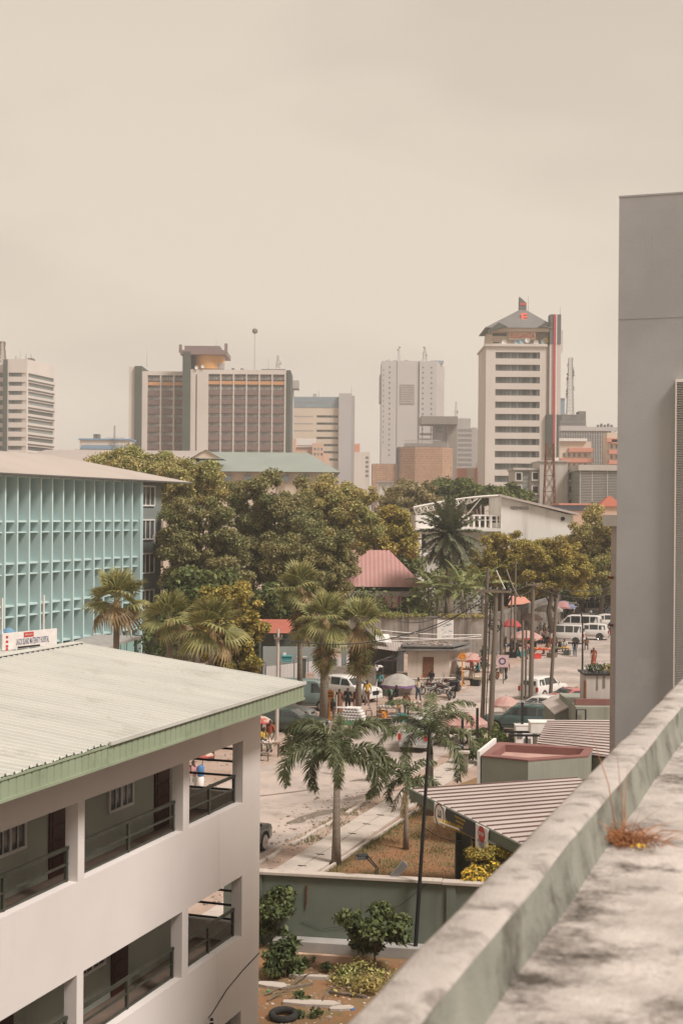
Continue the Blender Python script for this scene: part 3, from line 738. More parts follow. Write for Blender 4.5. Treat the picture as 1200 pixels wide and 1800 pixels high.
# ---- tall white tower
F = Far('tall_tower', 'tall pale tower with deep vertical grooves, the tallest far tower in the haze', 670, 850, 740); X, Z = F.x, F.z
zt = Z(634)
F.b('left_shaft', M['tallwhite'], [(0, X(696), 0, 30, 0, zt)]); F.b('centre_shaft', M['tallwhite'], [(X(697.2), X(735), .8, 30, 0, Z(633.5))])
F.b('right_shaft', M['tallwhite'], [(X(736.5), X(767), 0, 30, 0, zt)]); F.b('groove', M['tick'], [(X(696), X(697.2), 1.5, 3, 0, Z(634)), (X(735), X(736.5), 1.5, 3, 0, Z(634))])
b = MB(); b.add([(X(767),0,0),(X(783),14,0),(X(783),14,Z(640)),(X(767),0,zt)], [(0,1,2,3)]); b.add([(X(783),14,0),(X(783),30,0),(X(783),30,Z(640)),(X(783),14,Z(640))],[(0,1,2,3)])
b.add([(X(767),0,zt),(X(783),14,Z(640)),(X(783),30,Z(640)),(X(767),30,zt)],[(0,1,2,3)]); b.build('side_face', M['bgrey'], F.t)
F.b('side_slab', M['bgrey'], [(X(667), X(670)-.01, 2, 20, Z(706), Z(657))])
b = MB()
for k in range(14): b.box(X(766)+.02+k*.35, X(766)+.12+k*.35, 0+k*.31-.1, k*.31+.2, Z(800), zt-4)
for k in range(18):
    z = Z(645+9.1*k)
    for px in (682.5, 741, 756):
        if k == 0 and px == 682.5: b2 = MB(); b2.box(0, X(685.5)-X(682.5), -.06, -.01, -.55, .45); tw0 = b2.build('window', M['tick'], F.t); o2 = tw0
        else: o2 = tw0.copy(); COL.objects.link(o2); o2.parent = F.t
        o2.location = (X(px), 0, z)
for k in range(15):
    b2 = MB(); b2.box(X(672.5), X(674), -.06, -.01, Z(650+9.1*k)-.5, Z(650+9.1*k)+.5); b2.build('window', M['tick'], F.t)
b = MB()
for k in range(9): b.box(X(703), X(728), .3, .78, Z(676+4*k), Z(674.8+4*k))
b.box(X(703),X(728),.6,.79,Z(710),Z(676)); b.build('grille', M['bgrey'], F.t)
b = MB(); b.box(X(757), X(780), 6, 22, zt-.5, Z(631)); b.build('blue_roof', M['bblue'], F.t)
r = random.Random(8)
for k in range(9): b = MB(); px = r.uniform(672,764); b.box(X(px), X(px+r.uniform(1,4)), 2, 6, zt, zt+r.uniform(.5,1.3)); b.build('roof_plant', M['bgrey'], F.t)
lattice('tower_mast', 'left of two thin masts on top of the tall pale tower', 700.5, 609, 634, 855, 1.6, .5, n=5, dishes=3, group='masts on the tall pale tower')
lattice('tower_mast', 'right, stubbier mast with dishes on top of the tall pale tower', 746, 610, 634, 855, 2.6, .6, n=5, dishes=4, group='masts on the tall pale tower')

# ---- copper glass block and what stands round it
F = Far('copper_glass_block', 'faceted copper coloured glass block with a plant deck on its roof', 702, 600, 820); X, Z = F.x, F.z
def glass_face(p0, p1, z0, z1, nx, nz_, name, m):
    b = MB(); p0 = Vector(p0); p1 = Vector(p1)
    for i in range(nx):
        for j in range(nz_):
            a = p0.lerp(p1, (i+.04)/nx); c = p0.lerp(p1, (i+.96)/nx); za = z0+(z1-z0)*(j+.05)/nz_; zb = z0+(z1-z0)*(j+.95)/nz_
            b.quad((a.x,a.y,za),(c.x,c.y,za),(c.x,c.y,zb),(a.x,a.y,zb))
    o = b.build(name, m, F.t)
    return o
pf = [(0,4),(X(729),0),(X(777),0),(X(797),5),(X(797),20),(0,20)]
b = MB(); b.prism([(p[0]*1.0, p[1]+.06) for p in pf], 0, Z(785)); b.build('frame', M['bbrown'], F.t)
for i, n in ((0,9),(1,16),(2,7)): glass_face(pf[i], pf[i+1], Z(860), Z(785.5), n, 18, 'curtain_wall', M['copper'])
b = MB(); b.box(-.6, .0, 3.6, 19, 0, Z(784.5)); b.build('corner_pier', M['bgreen'], F.t)
F.b('roof_plant', M['bgrey'], [(X(712), X(790), 4, 16, Z(785)+.01, Z(778))])
b = MB()
for k in range(22): b.box(X(711)+k*.85, X(711)+k*.85+.3, 3.7, 3.95, Z(784), Z(774))
b.box(X(711), X(775), 3.6, 4, Z(773.5), Z(772)); b.build('plant_screen', M['bgrey'], F.t)
F = Far('copper_annexe', 'low copper coloured glass annexe left of the copper glass block', 654, 605, 830); X, Z = F.x, F.z
b = MB(); b.box(0, X(700), .06, 15, 0, Z(815)); b.build('frame', M['bbrown'], F.t)
glass_face((0,0), (X(679),0), Z(860), Z(815.5), 8, 11, 'curtain_wall', M['copper']); glass_face((X(679.6),0), (X(700),0), Z(860), Z(815.5), 7, 11, 'curtain_wall', M['copper'])
F = Far('bridge_headed_block', 'grey brown block with a deep overhanging head and open frame below it', 739, 640, 790); X, Z = F.x, F.z
M['tan'] = mat('tan_concrete', (.27,.235,.20), (.24,.21,.18), .1, rough=.9)
F.b('head', M['tan'], [(0, X(803), -3, 12, Z(746), Z(732))]); F.b('tower', M['tan'], [(X(785), X(803), 0, 12, 0, Z(746)-.01)]); 
F.b('shaft', M['bgrey'], [(X(762), X(785)-.02, 2, 12, 0, Z(746)-.02)]); F.b('open_frame', M['bgrey'], [(X(741), X(742.5), 0, 1, Z(790), Z(746)), (X(756), X(757.5), 0, 1, Z(790), Z(746)), (X(738), X(758), 0, 5, Z(764), Z(761)), (X(738),X(758),0,5,Z(772),Z(770))])
F.b('window', M['pane'], [(X(766), X(777), 1.9, 1.99, Z(760), Z(749))])
b = MB()
for k in range(32): b.box(X(740)+k*.5, X(740)+k*.5+.1, -3.08, -3.01, Z(745.5), Z(732.5))
b.build('head_rib', M['bgrey'], F.t); 
lattice('thin_mast', 'thin mast rising behind the bridge headed grey block', 801, 706, 735, 660, 1.0, .4, n=6, dishes=2)
F = Far('stepped_block', 'stepped grey office block with rows of narrow windows left of the pyramid roofed tower', 803, 700, 790); X, Z = F.x, F.z
F.b('wall', M['bgrey'], [(0, X(829), 0, 14, 0, Z(752)), (X(829)+.01, X(838), .5, 14, 0, Z(751)), (X(838)+.01, X(845), 2, 14, 0, Z(754)), (X(845)+.01, X(852), 3, 14, 0, Z(769)), (0, X(828), 5, 12, 0, Z(734))])
for j in range(9):
    b = MB()
    for i in range(13): b.box(X(804.5+1.9*i), X(805.4+1.9*i), -.06, -.01, Z(759+8.6*j), Z(754+8.6*j))
    b.build('window', M['tick'], F.t)
b = MB()
for j in range(5): b.box(X(846), X(851), 2.9, 2.98, Z(780+9*j), Z(777+9*j))
b.build('window', M['tick'], F.t); F.b('roof_window', M['bblue'], [(X(845.5), X(851), 2.9, 3.0-.01, Z(773), Z(769.5))])
F = Far('red_white_block', 'low red and white block at the foot of the pyramid roofed tower', 805, 430, 835); X, Z = F.x, F.z
F.b('red_bay', M['coral'], [(0, X(819), 0, 8, 0, Z(823))]); F.b('wall', M['bcream'], [(X(819)+.01, X(834), .5, 8, 0, Z(822))]); F.b('red_bay', M['coral'], [(X(834)+.01, X(850), 0, 8, 0, Z(823))]); F.b('parapet', M['white'], [(X(838), X(852), 2, 8, Z(823)+.01, Z(813))])
F = Far('white_depot', 'low white flat roofed building in front of the copper glass block', 664, 420, 855); X, Z = F.x, F.z
F.b('wall', M['white'], [(0, X(735), 0, 8, 0, Z(848))]); F.b('window', M['pane'], [(X(700), X(728), -.06, -.01, Z(856), Z(853))]); F.b('roof_slab', M['bgrey'], [(-.3, X(736), -.6, 8.2, Z(848)+.01, Z(846))])
F.b('post', M['bgrey'], [(X(668+9*k), X(669+9*k), -.5,-.3, Z(860), Z(848)) for k in range(8)])

# ---- pyramid roofed tower
F = Far('pyramid_roofed_tower', 'white office tower with strip windows and a grey pyramid roof carrying a red letter', 853, 400, 720); X, Z = F.x, F.z
rws = [(Z(629.5+21.75*k), Z(618.5+21.75*k)) for k in range(12)]
b = MB(); b.wall(0, X(958), 0, Z(606), [(X(870), X(948), a, c) for a, c in rws], 0, .8); b.box(0, X(958), 1.6, 22, 0, Z(606)-.3); b.build('wall', M['bwhite'], F.t)
b = MB(); b.prism([(X(958)+.01,0),(X(985),3.2),(X(985),22),(X(958)+.01,22)], 0, Z(606)); b.build('corner_wall', M['bwhite'], F.t)
window_bands(F.t, rws, X(870), X(948), 13, .6, M['mull'], M['pane'], fr=.13)
b = MB(); b.box(-.4, X(961), -.5, 22.3, Z(608.5), Z(605)); b.box(-.2, X(960), -.2, 22.2, Z(605)+.01, Z(603.5)); b.build('cornice', M['bwhite'], F.t)
F.b('penthouse', M['bcream'], [(X(861), X(940), 1.5, 18, Z(606), Z(582)), (X(940)+.01, X(984), 3.5, 18, Z(606), Z(582))])
F.b('penthouse_beam', M['bcream'], [(X(862), X(984), -.2, 18.5, Z(582)+.01, Z(575))])
F.b('vent_grille', M['mull'], [(X(864), X(890), 1.4, 1.49, Z(589), Z(584)), (X(867), X(877), 1.4, 1.49, Z(605), Z(600))])
F.b('post', M['bcream'], [(X(861)-.02, X(864), -.1, .9, Z(603), Z(582)), (X(982), X(984.5), -.1, .9, Z(603), Z(582))])
M['signpink'] = mat('pink_sign', (.58,.38,.33), rough=.7); M['letterred'] = mat('letter_red', (.62,.10,.06), rough=.5)
sg = F.b('sign_board', M['bcream'], [(X(894), X(941), .7, 1.1, Z(596), Z(582.5))])
text_part('ELEGANZA', 1.9, M['letterred'], sg, ((X(894)+X(941))/2, .65, (Z(596)+Z(582.5))/2), bold=.03, sx=.72)
for k, (px, c) in enumerate(((907,'bblue'),(916,'bblue'),(926,'white'),(941,'white'),(954,'bblue'),(958,'yellow'),(885,'white'))):
    d = MB(); d.lathe([(.1,0),(.65,-.18),(.75,-.35),(.7,-.35),(0,-.1)], (X(px), .2+.1*k, Z(601)+(k%3)*.3), 10, 'y'); d.build('dish', M[c], F.t)
xl, xr2, yc = X(857), X(984), 9.0; zb, za = Z(576), Z(537)
b = MB(); b.add([(xl-1,-1,zb),(xr2-1,-1,zb),(xr2-1,19,zb),(xl-1,19,zb),(X(917),8,za),(X(930),8,za),(X(930),10,za),(X(917),10,za)],
   [(0,1,5,4),(1,2,6,5),(2,3,7,6),(3,0,4,7),(0,3,2,1)]); b.build('roof', M['greyroof'], F.t)
b = MB(); b.ext([(X(853.5),Z(588)),(X(856),Z(581)),(X(874),Z(568)),(X(889),Z(575.2)),(X(862),Z(582)),(X(862),Z(588))], -2.2, -1.05); b.ext([(X(942),Z(575.2)),(X(964),Z(564)),(X(966),Z(568)),(X(950),Z(575.2))], -2.2, -1.05); b.build('dormer', M['bgreen'], F.t)
b = MB(); b.ext([(X(917),Z(541)),(X(930),Z(541)),(X(930),Z(524)),(X(917.5),Z(513))], 8, 10); sp = b.build('spire', M['greyroof'], F.t)
b = MB(); b.box(X(918.5), X(929.5), 7.9, 7.99, Z(528), Z(524.5)); b.build('red_mark', M['letterred'], sp)
zE = Z(554); fE = (zE-zb)/(za-zb)
text_part('E', 4.0, M['letterred'], F.t, (X(922.5), -1+9*fE-.25, zE), rot=(rad(52),0,0), name='roof_letter', bold=.14, ext=.12, sx=.95)
M['strp'] = mat('stripe_shaft', (.145,.14,.14), rough=.8)
b = MB(); b.box(X(964.5), X(984), -.8, 3.0, Z(603.4), Z(552)); sh = b.build('service_shaft', M['strp'], F.t)
b = MB(); b.box(X(964.5), X(984), -.6, 1.4, Z(728)+.01, Z(603.5)); b.build('lower_shaft', M['bwhite'], F.t)
b = MB(); b.box(X(959), X(981), -.9, 1.4, Z(803), Z(728)); b.build('base_shaft', M['bgreen'], F.t)
b = MB(); b.box(X(971.5)-.1, X(975)-.1, -.98, -.91, Z(803), Z(552)); b.build('red_stripe', mat('stripe_red', (.45,.06,.07), rough=.6), F.t)
b = MB(); b.box(X(975.6)-.1, X(977.3)-.1, -.98, -.91, Z(803), Z(552)); b.build('white_stripe', M['white'], F.t)
b = MB(); b.prism([(X(985),3.3),(X(994),6),(X(994),14),(X(985),18)], Z(610), Z(575)); b.add([(X(985),3.3,Z(610)),(X(994),6,Z(610)),(X(994),14,Z(610)),(X(985),18,Z(610)),(X(985),3.3,Z(625)),(X(985),18,Z(625))],[(0,1,4),(1,2,5,4),(2,3,5)]); b.build('side_bay', M['bgrey'], F.t)
whip(F.t, X(933), 8, Z(541), 5); whip(F.t, X(984), 1, Z(555), 3)

# ---- right hand group behind
F = Far('dark_glass_block', 'dark blue glass block half hidden behind the pyramid roofed tower', 984, 620, 730); X, Z = F.x, F.z
F.b('wall', M['bblue'], [(0, X(992), 0, 10, 0, Z(701))]); F.b('roof_slab', M['bgrey'], [(0, X(993), -.3, 10, Z(701)+.01, Z(699.5))])
F = Far('crowned_block', 'squat grey block with a dark cluttered crown of roof plant under the lattice mast', 984, 600, 740); X, Z = F.x, F.z
F.b('wall', M['tallwhite'], [(0, X(1032), 0, 12, 0, Z(748))]); F.b('crown', M['bdark'], [(0, X(1030), .5, 11, Z(748)+.01, Z(738)), (X(988), X(1024), 1, 10, Z(738)+.01, Z(728)), (X(1018),X(1030),1.1,9,Z(738)+.02,Z(722))])
F.b('crown_screen', M['bgrey'], [(X(985+3*k), X(986+3*k), .1,.4, Z(748), Z(740)) for k in range(15)])
r = random.Random(2)
for k in range(10): whip(F.t, X(988+4.5*k), 2+r.random()*5, Z(738), r.uniform(1,4.5), .08)
lattice('lattice_mast', 'tall lattice mast hung with antennas right of the pyramid roofed tower', 1001.5, 629, 728, 604, 2.8, 1.5, n=16, dishes=26)
F = Far('finned_block', 'grey office block with close vertical fins behind the orange balconies', 984, 560, 790); X, Z = F.x, F.z
F.b('wall', M['pane'], [(0, X(1071), .8, 14, 0, Z(757)), ]); F.b('roof_slab', M['tallwhite'], [(0, X(1085), -.3, 14, Z(757)+.01, Z(750)), (X(1073), X(1080), -.3, 13, 0, Z(757))])
b = MB()
for k in range(30): b.box(X(985+2.95*k), X(986.1+2.95*k), 0, .78, 0, Z(757))
b.build('fin', M['tallwhite'], F.t)
b = MB()
for k in range(9): b.box(0, X(1071), .3, .7, Z(764+9*k), Z(762.5+9*k))
b.build('floor_band', M['bgrey'], F.t)
b = MB()
for k in range(5): b.box(X(1052+6*k), X(1055+6*k), 3, 5, Z(750)+.02, Z(745-(k%2)*2))
b.build('roof_plant', M['bdark'], F.t)
def balcony_block(px0, px1, Y, ytop, label, n, roofs):
    F = Far('balcony_block', label, px0, Y, 800, group='flats with orange balconies'); X, Z = F.x, F.z
    F.b('wall', M['bcream'], [(0, X(px1), 1.5, 10, 0, Z(ytop))])
    for k in range(n):
        z0 = ytop+12+k*18.3
        F.b('balcony', M['coral'], [(X(px0+(px1-px0)*.28) if k == 0 else X(px0+2), X(px1)+.5, 0, 1.49, Z(z0+7), Z(z0))])
        for px in (px0+6, px0+15, px0+24, px0+33, px0+44):
            if px < px1-4: F.b('window', M['pane'], [(X(px), X(px+4), 1.44, 1.49, Z(z0+15.5), Z(z0+8.5))])
    if roofs: F.b('roof_slab', M['white'], [(-.2, X(px1-8), .6, 10.2, Z(ytop)+.01, Z(ytop-5))])
    return F
balcony_block(984, 1040, 470, 775, 'cream flats with orange balconies right beside the pyramid roofed tower', 3, True)
F2 = balcony_block(1068, 1092, 465, 760, 'cream flats with orange balconies cut off by the grey tower edge', 3, False)
F2.b('orange_top', M['coral'], [(F2.x(1066), F2.x(1092), 0, 1.4, F2.z(777), F2.z(770))])

# ---- nearer white block and louvred block
F = Far('white_annexe_block', 'dingy white block with boxy window bays between the lattice tower and louvred hall', 905, 300, 850); X, Z = F.x, F.z
M['dingy'] = mat('dingy_white', (.50,.465,.425), (.42,.385,.35), .25, rough=.9, streak=(.33,.30,.27), sscale=.8, slo=.5, shi=.75)
F.b('wall', M['dingy'], [(X(948), X(997), 0, 12, 0, Z(811)), (X(997)+.01, X(1017), 1, 12, 0, Z(824)), (0, X(948)-.01, 1.2, 12, 0, Z(826))])
F.b('roof_slab', M['dingy'], [(-.3, X(948)-.02, .5, 12, Z(826)+.01, Z(822)), (X(948)-.2, X(998), -.3, 12.3, Z(811)+.01, Z(809))])
M['louv'] = mat('grey_louvre', (.22,.23,.20), (.19,.20,.175), .4, rough=.8, rib=('z', 1.2, .9))
F.b('louvre_panel', M['louv'], [(X(918), X(931), 1.05, 1.19, Z(890), Z(828))])
for (a, c, ys_) in ((907,917,(838,860)),(936,947,(837,861,884)),(999,1011,(837,860,884))):
    for yy in ys_:
        f = F.b('window_bay', M['dingy'], [(X(a)-.2, X(c)+.2, .3, 1.18 if a < 990 else .99, Z(yy+8), Z(yy+5.5)), (X(a)-.2, X(c)+.2, .5, 1.18 if a < 990 else .99, Z(yy-6.5), Z(yy-8)), (X(a)-.2, X(a)+.1, .5, .98, Z(yy+5.5), Z(yy-6.5)), (X(c)-.1, X(c)+.2, .5, .98, Z(yy+5.5), Z(yy-6.5))])
        b = MB(); b.box(X(a)+.1, X(c)-.1, .8, .95, Z(yy+5.4), Z(yy-6.4)); b.build('pane', M['dark'], f)
for (px, yy) in ((970,834),(970,858)): F.b('window', M['pane'], [(X(px), X(px+4), -.06, -.01, Z(yy+4), Z(yy-4))])
F = Far('louvred_hall', 'hall clad in grey green horizontal louvres beside the grey tower', 1018, 290, 860); X, Z = F.x, F.z
F.b('wall', M['louv'], [(0, X(1100), 0, 14, 0, Z(827))]); F.b('roof_slab', M['dingy'], [(-.3, X(1100), -.5, 14, Z(827)+.01, Z(817))])
F.b('post', M['dingy'], [(X(p)-.08, X(p)+.08, -.15, -.01, 0, Z(827)) for p in (1019, 1040, 1067)])
b = MB()
for k in range(22): b.box(.1, X(1100), -.1, -.005, Z(890-2.8*k), Z(888.9-2.8*k))
b.build('louvre_slat', M['bgrey'], F.t)
F = Far('coral_roof', 'long low building with a coral roof edge and blue band behind the white hall', 985, 250, 885); X, Z = F.x, F.z
F.t.name = 'low_coral_building'
F.b('wall', M['peach'], [(0, X(1100), .5, 9, 0, Z(897))]); F.b('blue_band', mat('slate_blue', (.17,.21,.27), rough=.7), [(0, X(1060), .3, 9, Z(897)+.01, Z(888))]); F.b('roof', M['coral'], [(-.3, X(1050), -.2, 9.2, Z(888)+.02, Z(884.5))])
F = Far('red_roofed_kiosk', 'small kiosk with a bright red pyramid roof beside the grey tower', 1052, 235, 880); X, Z = F.x, F.z
F.b('wall', M['peach'], [(.4, X(1100), .4, 4, 0, Z(890))])
b = MB(); b.add([(0,0,Z(890)),(X(1098),0,Z(890)),(X(1098),5,Z(890)),(0,5,Z(890)),(X(1074),2.5,Z(871)),(X(1077),2.5,Z(871))],[(0,1,5,4),(1,2,5),(2,3,4,5),(3,0,4),(0,3,2,1)]); b.build('roof', mat('red_tile', (.34,.10,.06), rough=.8), F.t)
lattice('lattice_tower', 'rusty lattice tower standing in front of the dingy white block', 965, 780, 888, 262, 3.0, 1.3, cat='tower', col='rust', n=9, pyb=1)

# ---- low roofs behind the hospital
F = Far('blue_trimmed_block', 'low white block with blue roof trim and water tanks left of the hotel', 136, 450, 780); X, Z = F.x, F.z
F.b('wall', M['bwhite'], [(X(140), X(229), 0, 10, 0, Z(773))]); F.b('blue_trim', mat('mid_blue_trim', (.18,.30,.42), rough=.6), [(X(138), X(231), -.4, 10.2, Z(773)+.01, Z(770.5)), (X(143), X(237), -.8, 10, Z(789), Z(784))])
F.b('lower_storey', M['bwhite'], [(X(132), X(238), -.5, 11, 0, Z(789)-.01)]); window_bands(F.t, [(Z(782), Z(775.5))], X(143), X(226), 14, -.02, M['bwhite'], M['pane'])
F.b('water_tank', M['bdark'], [(X(162), X(167), 2, 4, Z(770), Z(762)), (X(168), X(173), 2, 4, Z(770), Z(762))]); F.b('roof_room', M['bwhite'], [(X(186), X(218), 2, 8, Z(770), Z(767))])
lattice('thin_roof_mast', 'thin mast standing on the blue trimmed block', 201, 748, 790, 449, .6, .3, n=8)
def hip(name, label, pts_eave, z_e, ridge, z_r, m, wallm, inset=.6, cat='building', wall_h=None):
    """hipped roof over a walled body; pts_eave 4 world corners, ridge 2 points"""
    c = sum((Vector((p[0],p[1],0)) for p in pts_eave), Vector())/4; t = thing(name, label, cat, c)
    E_ = [Vector((p[0],p[1],0))-c for p in pts_eave]; R_ = [Vector((p[0],p[1],0))-c for p in ridge]
    b = MB(); vs = [(p.x,p.y,z_e) for p in E_]+[(p.x,p.y,z_r) for p in R_]
    b.add(vs, [(0,1,5,4),(1,2,5),(2,3,4,5),(3,0,4),(0,3,2,1)]); ro_ = b.build('roof', m, t)
    q = [(p.x*.93, p.y*.93) for p in E_]; b = MB(); b.prism(q, 0, z_e-.02); b.build('wall', wallm, t); return t
def wp(px, py, z): v = G(px, py, z); return (v.x, v.y)
def wY(px, Y): v = P(px, 890, Y); return (v.x, v.y)
hip('long_hall', 'long hall with a pinkish grey hipped roof behind the hospital', [wY(5,205), wY(352,205), wY(352,232), wY(0,232)], P(200,815,205).z, [wY(80,218), wY(345,218)], P(100,790.5,218).z, M['rooflt'], M['bcream'])
t = hip('green_roofed_hall', 'hall with a grey green hipped roof and small gables above the big mango trees', [wY(296,210), wY(598,210), wY(590,240), wY(300,240)], P(450,829,210).z, [wY(350,226), wY(540,226)], P(450,795,226).z, M['greenroof'], M['bcream'])
def gable_at(pxs, Y, py0, py1, par, lab):
    b = MB(); a = P(pxs[0],py0,Y); c = P(pxs[1],py0,Y); m_ = P((pxs[0]+pxs[1])/2,py1,Y); o_ = Vector(par.location)
    q = [(a.x-o_.x, a.y-o_.y, a.z),(c.x-o_.x,c.y-o_.y,c.z),(m_.x-o_.x,m_.y-o_.y,m_.z)]; d = 8
    b.add(q+[(p[0],p[1]+d,p[2]) for p in q], [(0,2,5,3),(1,4,5,2),(0,3,4,1)]); r_ = b.build('gable_roof', M['greenroof'], par)
    b = MB(); b.add([(p[0]*1+(q[2][0]-p[0])*.12, p[1]-.05+.3, p[2]+(q[2][2]-p[2])*.06) for p in q], [(0,1,2)]); b.build('gable_face', M['bcream'], r_)
gable_at((333,391), 207, 806, 790, t, ''); 
for k in range(7):
    wn = MB(); p = P(360+k*34, 834, 209.3); o_ = Vector(t.location); wn.box(p.x-o_.x, p.x-o_.x+1.0, p.y-o_.y+1.0, p.y-o_.y+1.2, p.z-1, p.z); wn.build('window', M['pane'], t)

# ================================================================== teal hospital
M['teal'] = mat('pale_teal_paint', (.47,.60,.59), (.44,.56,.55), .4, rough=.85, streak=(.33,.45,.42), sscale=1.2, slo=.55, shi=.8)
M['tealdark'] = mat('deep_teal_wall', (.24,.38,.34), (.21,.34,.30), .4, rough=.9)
M['slategr'] = mat('slate_green_render', (.21,.235,.22), (.185,.205,.195), .3, rough=.9, bump=.3, bscale=20)
M['hroof'] = mat('pale_roof_sheet', (.40,.345,.305), (.35,.30,.265), .15, rough=.7, grime=(.36,.31,.275), gscale=.3, glo=.55, ghi=.8)
HT = -57.8
hs = thing('hospital', 'teal hospital block with deep sunshade fins, a slate green stair wall and a pale roof', 'building', TS(HT, 112.1), -TH)
L_ = 45.0
def hbox(nm, m, boxes, **k):
    b = MB()
    for q in boxes: b.box(*q)
    return b.build(nm, m, hs, **k)
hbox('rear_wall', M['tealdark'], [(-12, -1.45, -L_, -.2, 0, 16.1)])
zsl = [(12.55,12.75),(11.75,11.9),(9.4,9.6),(8.6,8.75),(6.25,6.45),(5.45,5.6),(3.1,3.3)]
bp = 1.655
nf = int(L_/bp)
fm = MB(); fm.box(-1.44, 0, -.09, .09, 2.6, 16.1); f0 = fm.build('fin', M['teal'], hs); f0.location = (0, -.12, 0)
for k in range(1, nf):
    o = f0.copy(); COL.objects.link(o); o.location = (0, -.12-k*bp, 0)
for (a, c) in zsl: hbox('sunshade_shelf', M['teal'], [(-1.43, -.22, -L_, -.25, a+.03, c-.03)])
hbox('eave_beam', M['teal'], [(-1.44, -.10, -L_, -.23, 15.95, 16.1)])
wm = MB(); wm.box(-.02, .03, 0, .42, 0, 2.3); w0_ = None
for fl in (13.2, 9.85, 6.7, 3.45):
    for k in range(nf-1):
        if (k+int(fl)) % 2: continue
        if w0_ is None:
            wm = MB(); wm.box(-1.449, -1.40, -.25, .25, 0, 2.3); w0_ = wm.build('window', M['glass'], hs); 
            wm = MB(); wm.box(-1.40, -1.37, -.25, .25, 1.1, 1.16); w1_ = wm.build('glazing_bar', M['white'], w0_); o = w0_
        else:
            if sum(1 for _ in ()) : pass
            o = w0_.copy(); COL.objects.link(o); o.parent = hs; q = w1_.copy(); COL.objects.link(q); q.parent = o
        o.location = (0, -.12-(k+.62)*bp, fl)
# stair wall
hbox('stair_wall', M['slategr'], [(-12, -.35, -.03, 4.5, 0, 16.1)])
hbox('corner_fin', M['teal'], [(-1.44, .06, -.03, .12, .5, 16.12)])
for z in (15.75-1.7, 12.75-1.7, 9.75-1.7, 6.5-1.7):
    f = hbox('stair_window', M['white'], [(-.349, -.22, .35, .45, z, z+1.7), (-.349, -.22, 2.95, 3.05, z, z+1.7), (-.349, -.22, .45, 2.95, z-.12, z), (-.349, -.22, .45, 2.95, z+1.6, z+1.72), (-.34, -.25, 1.25, 1.33, z, z+1.6), (-.34, -.25, 2.1, 2.18, z, z+1.6)])
    b = MB(); b.box(-.345, -.31, .45, 2.95, z, z+1.6); b.build('pane', M['glass'], f)
b = MB(); b.lathe([(.0,.0),(.62,.0),(.62,.06),(.0,.06)], (-.345, 3.35, 10.95), 20, 'x'); em = b.build('wall_emblem', M['white'], hs)
b = MB(); b.lathe([(.50,.061),(.58,.061),(.58,.07),(.50,.07),(.50,.061)], (-.345, 3.35, 10.95), 20, 'x', cap=False); b.lathe([(0,.061),(.2,.061),(.2,.075),(0,.075)], (-.345,3.3,11.15), 10, 'x'); b.cbox((-.28,3.42,10.75),(.03,.26,.4)); b.build('emblem_mark', M['door'], em)
for z in (12.2, 9.1, 6.0):
    hbox('side_balcony', M['slategr'], [(-3, -.6, 4.51, 5.6, z-.8, z-.65)]); b = MB()
    for k in range(7): b.box(-.68, -.64, 4.6+k*.15, 4.63+k*.15, z-.65, z+.4)
    b.box(-.69, -.63, 4.52, 5.6, z+.4, z+.45); b.build('balcony_rail', M['bgrey'], hs)
# hipped roof
ze, zr2 = 16.2, 18.3
b = MB(); e0, e1, d0, d1 = .9, -14.2, 8.4, -L_-1; rx = -6.6
b.add([(e0,d1,ze),(e0,d0,ze),(e1,d0,ze),(e1,d1,ze),(rx,d0-12.5,zr2),(rx,d1,zr2)], [(0,1,4,5),(1,2,4),(2,3,5,4),(0,3,2,1),(0,5,3)])
b.build('roof', M['hroof'], hs); hbox('eave_edge', M['mull'], [(e0-.05, e0, d1, d0, ze-.12, ze-.01)])
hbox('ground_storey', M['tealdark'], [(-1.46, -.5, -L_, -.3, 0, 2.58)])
b = MB()
for k in range(40): b.box(-.3, -.26, -L_+k*1.1, -L_+k*1.1+.05, .9, 2.5)
b.build('window_bars', M['mull'], hs)
cn = thing('entrance_canopy', 'sloping grey concrete entrance canopy below the hospital sign', 'canopy', TS(HT, 100.5), -TH)
b = MB(); b.extx([(-9.5,1.9),(-4.5,2.3),(0,2.9),(3.5,3.1),(3.5,3.3),(0,3.1),(-4.5,2.52),(-9.5,2.15)], .2, 4.2)
b.v = [(x, y, z) for x, y, z in b.v]; b.build('roof_slab', M['concrete'], cn)
b = MB()
for k in range(8): b.box(3.9, 4.05, -9+k*1.7, -8.9+k*1.7, 0, 2.0)
b.build('post', M['mull'], cn)
# sign
a = P(3, 1118, 92.5); c = P(99, 1103, 97.0); ang = math.atan2(c.y-a.y, c.x-a.x); Ls = math.hypot(c.x-a.x, c.y-a.y)
zs0 = P(5,1144,92.5).z; zs1 = P(5,1114,92.5).z
sgn = thing('hospital_sign', 'long white hospital sign board with navy lettering on pale posts at the left edge', 'sign', (a.x, a.y, 0), ang)
bd = MB(); bd.box(0, Ls, -.06, .06, zs0, zs1); bo = bd.build('board', M['white'], sgn)
M['navy'] = mat('navy_letter', (.035,.05,.12), rough=.6)
zc = (zs0+zs1)/2; hh = zs1-zs0
text_part('LAGOS ISLAND MATERNITY HOSPITAL', .58, M['navy'], bo, (Ls*.545, -.065, zc-.12), bold=.004, sx=.315)
q = MB(); q.box(Ls*.38, Ls*.56, -.075, -.062, zc+.17, zc+.50); rp_ = q.build('red_panel', M['red'], bo)
text_part('GENERAL HOSPITAL', .12, M['white'], rp_, (Ls*.47, -.08, zc+.33), sx=.7)
q = MB(); q.box(Ls*.27, Ls*.68, -.075, -.062, zc-.52, zc-.40); q.build('dark_strip', M['black'], bo)
for k, z in enumerate((.3, 0, -.3, -.5)): q = MB(); q.cbox((Ls*.08, -.07, zc+z), (.22,.012,.16)); q.build('red_mark', M['red'], bo)
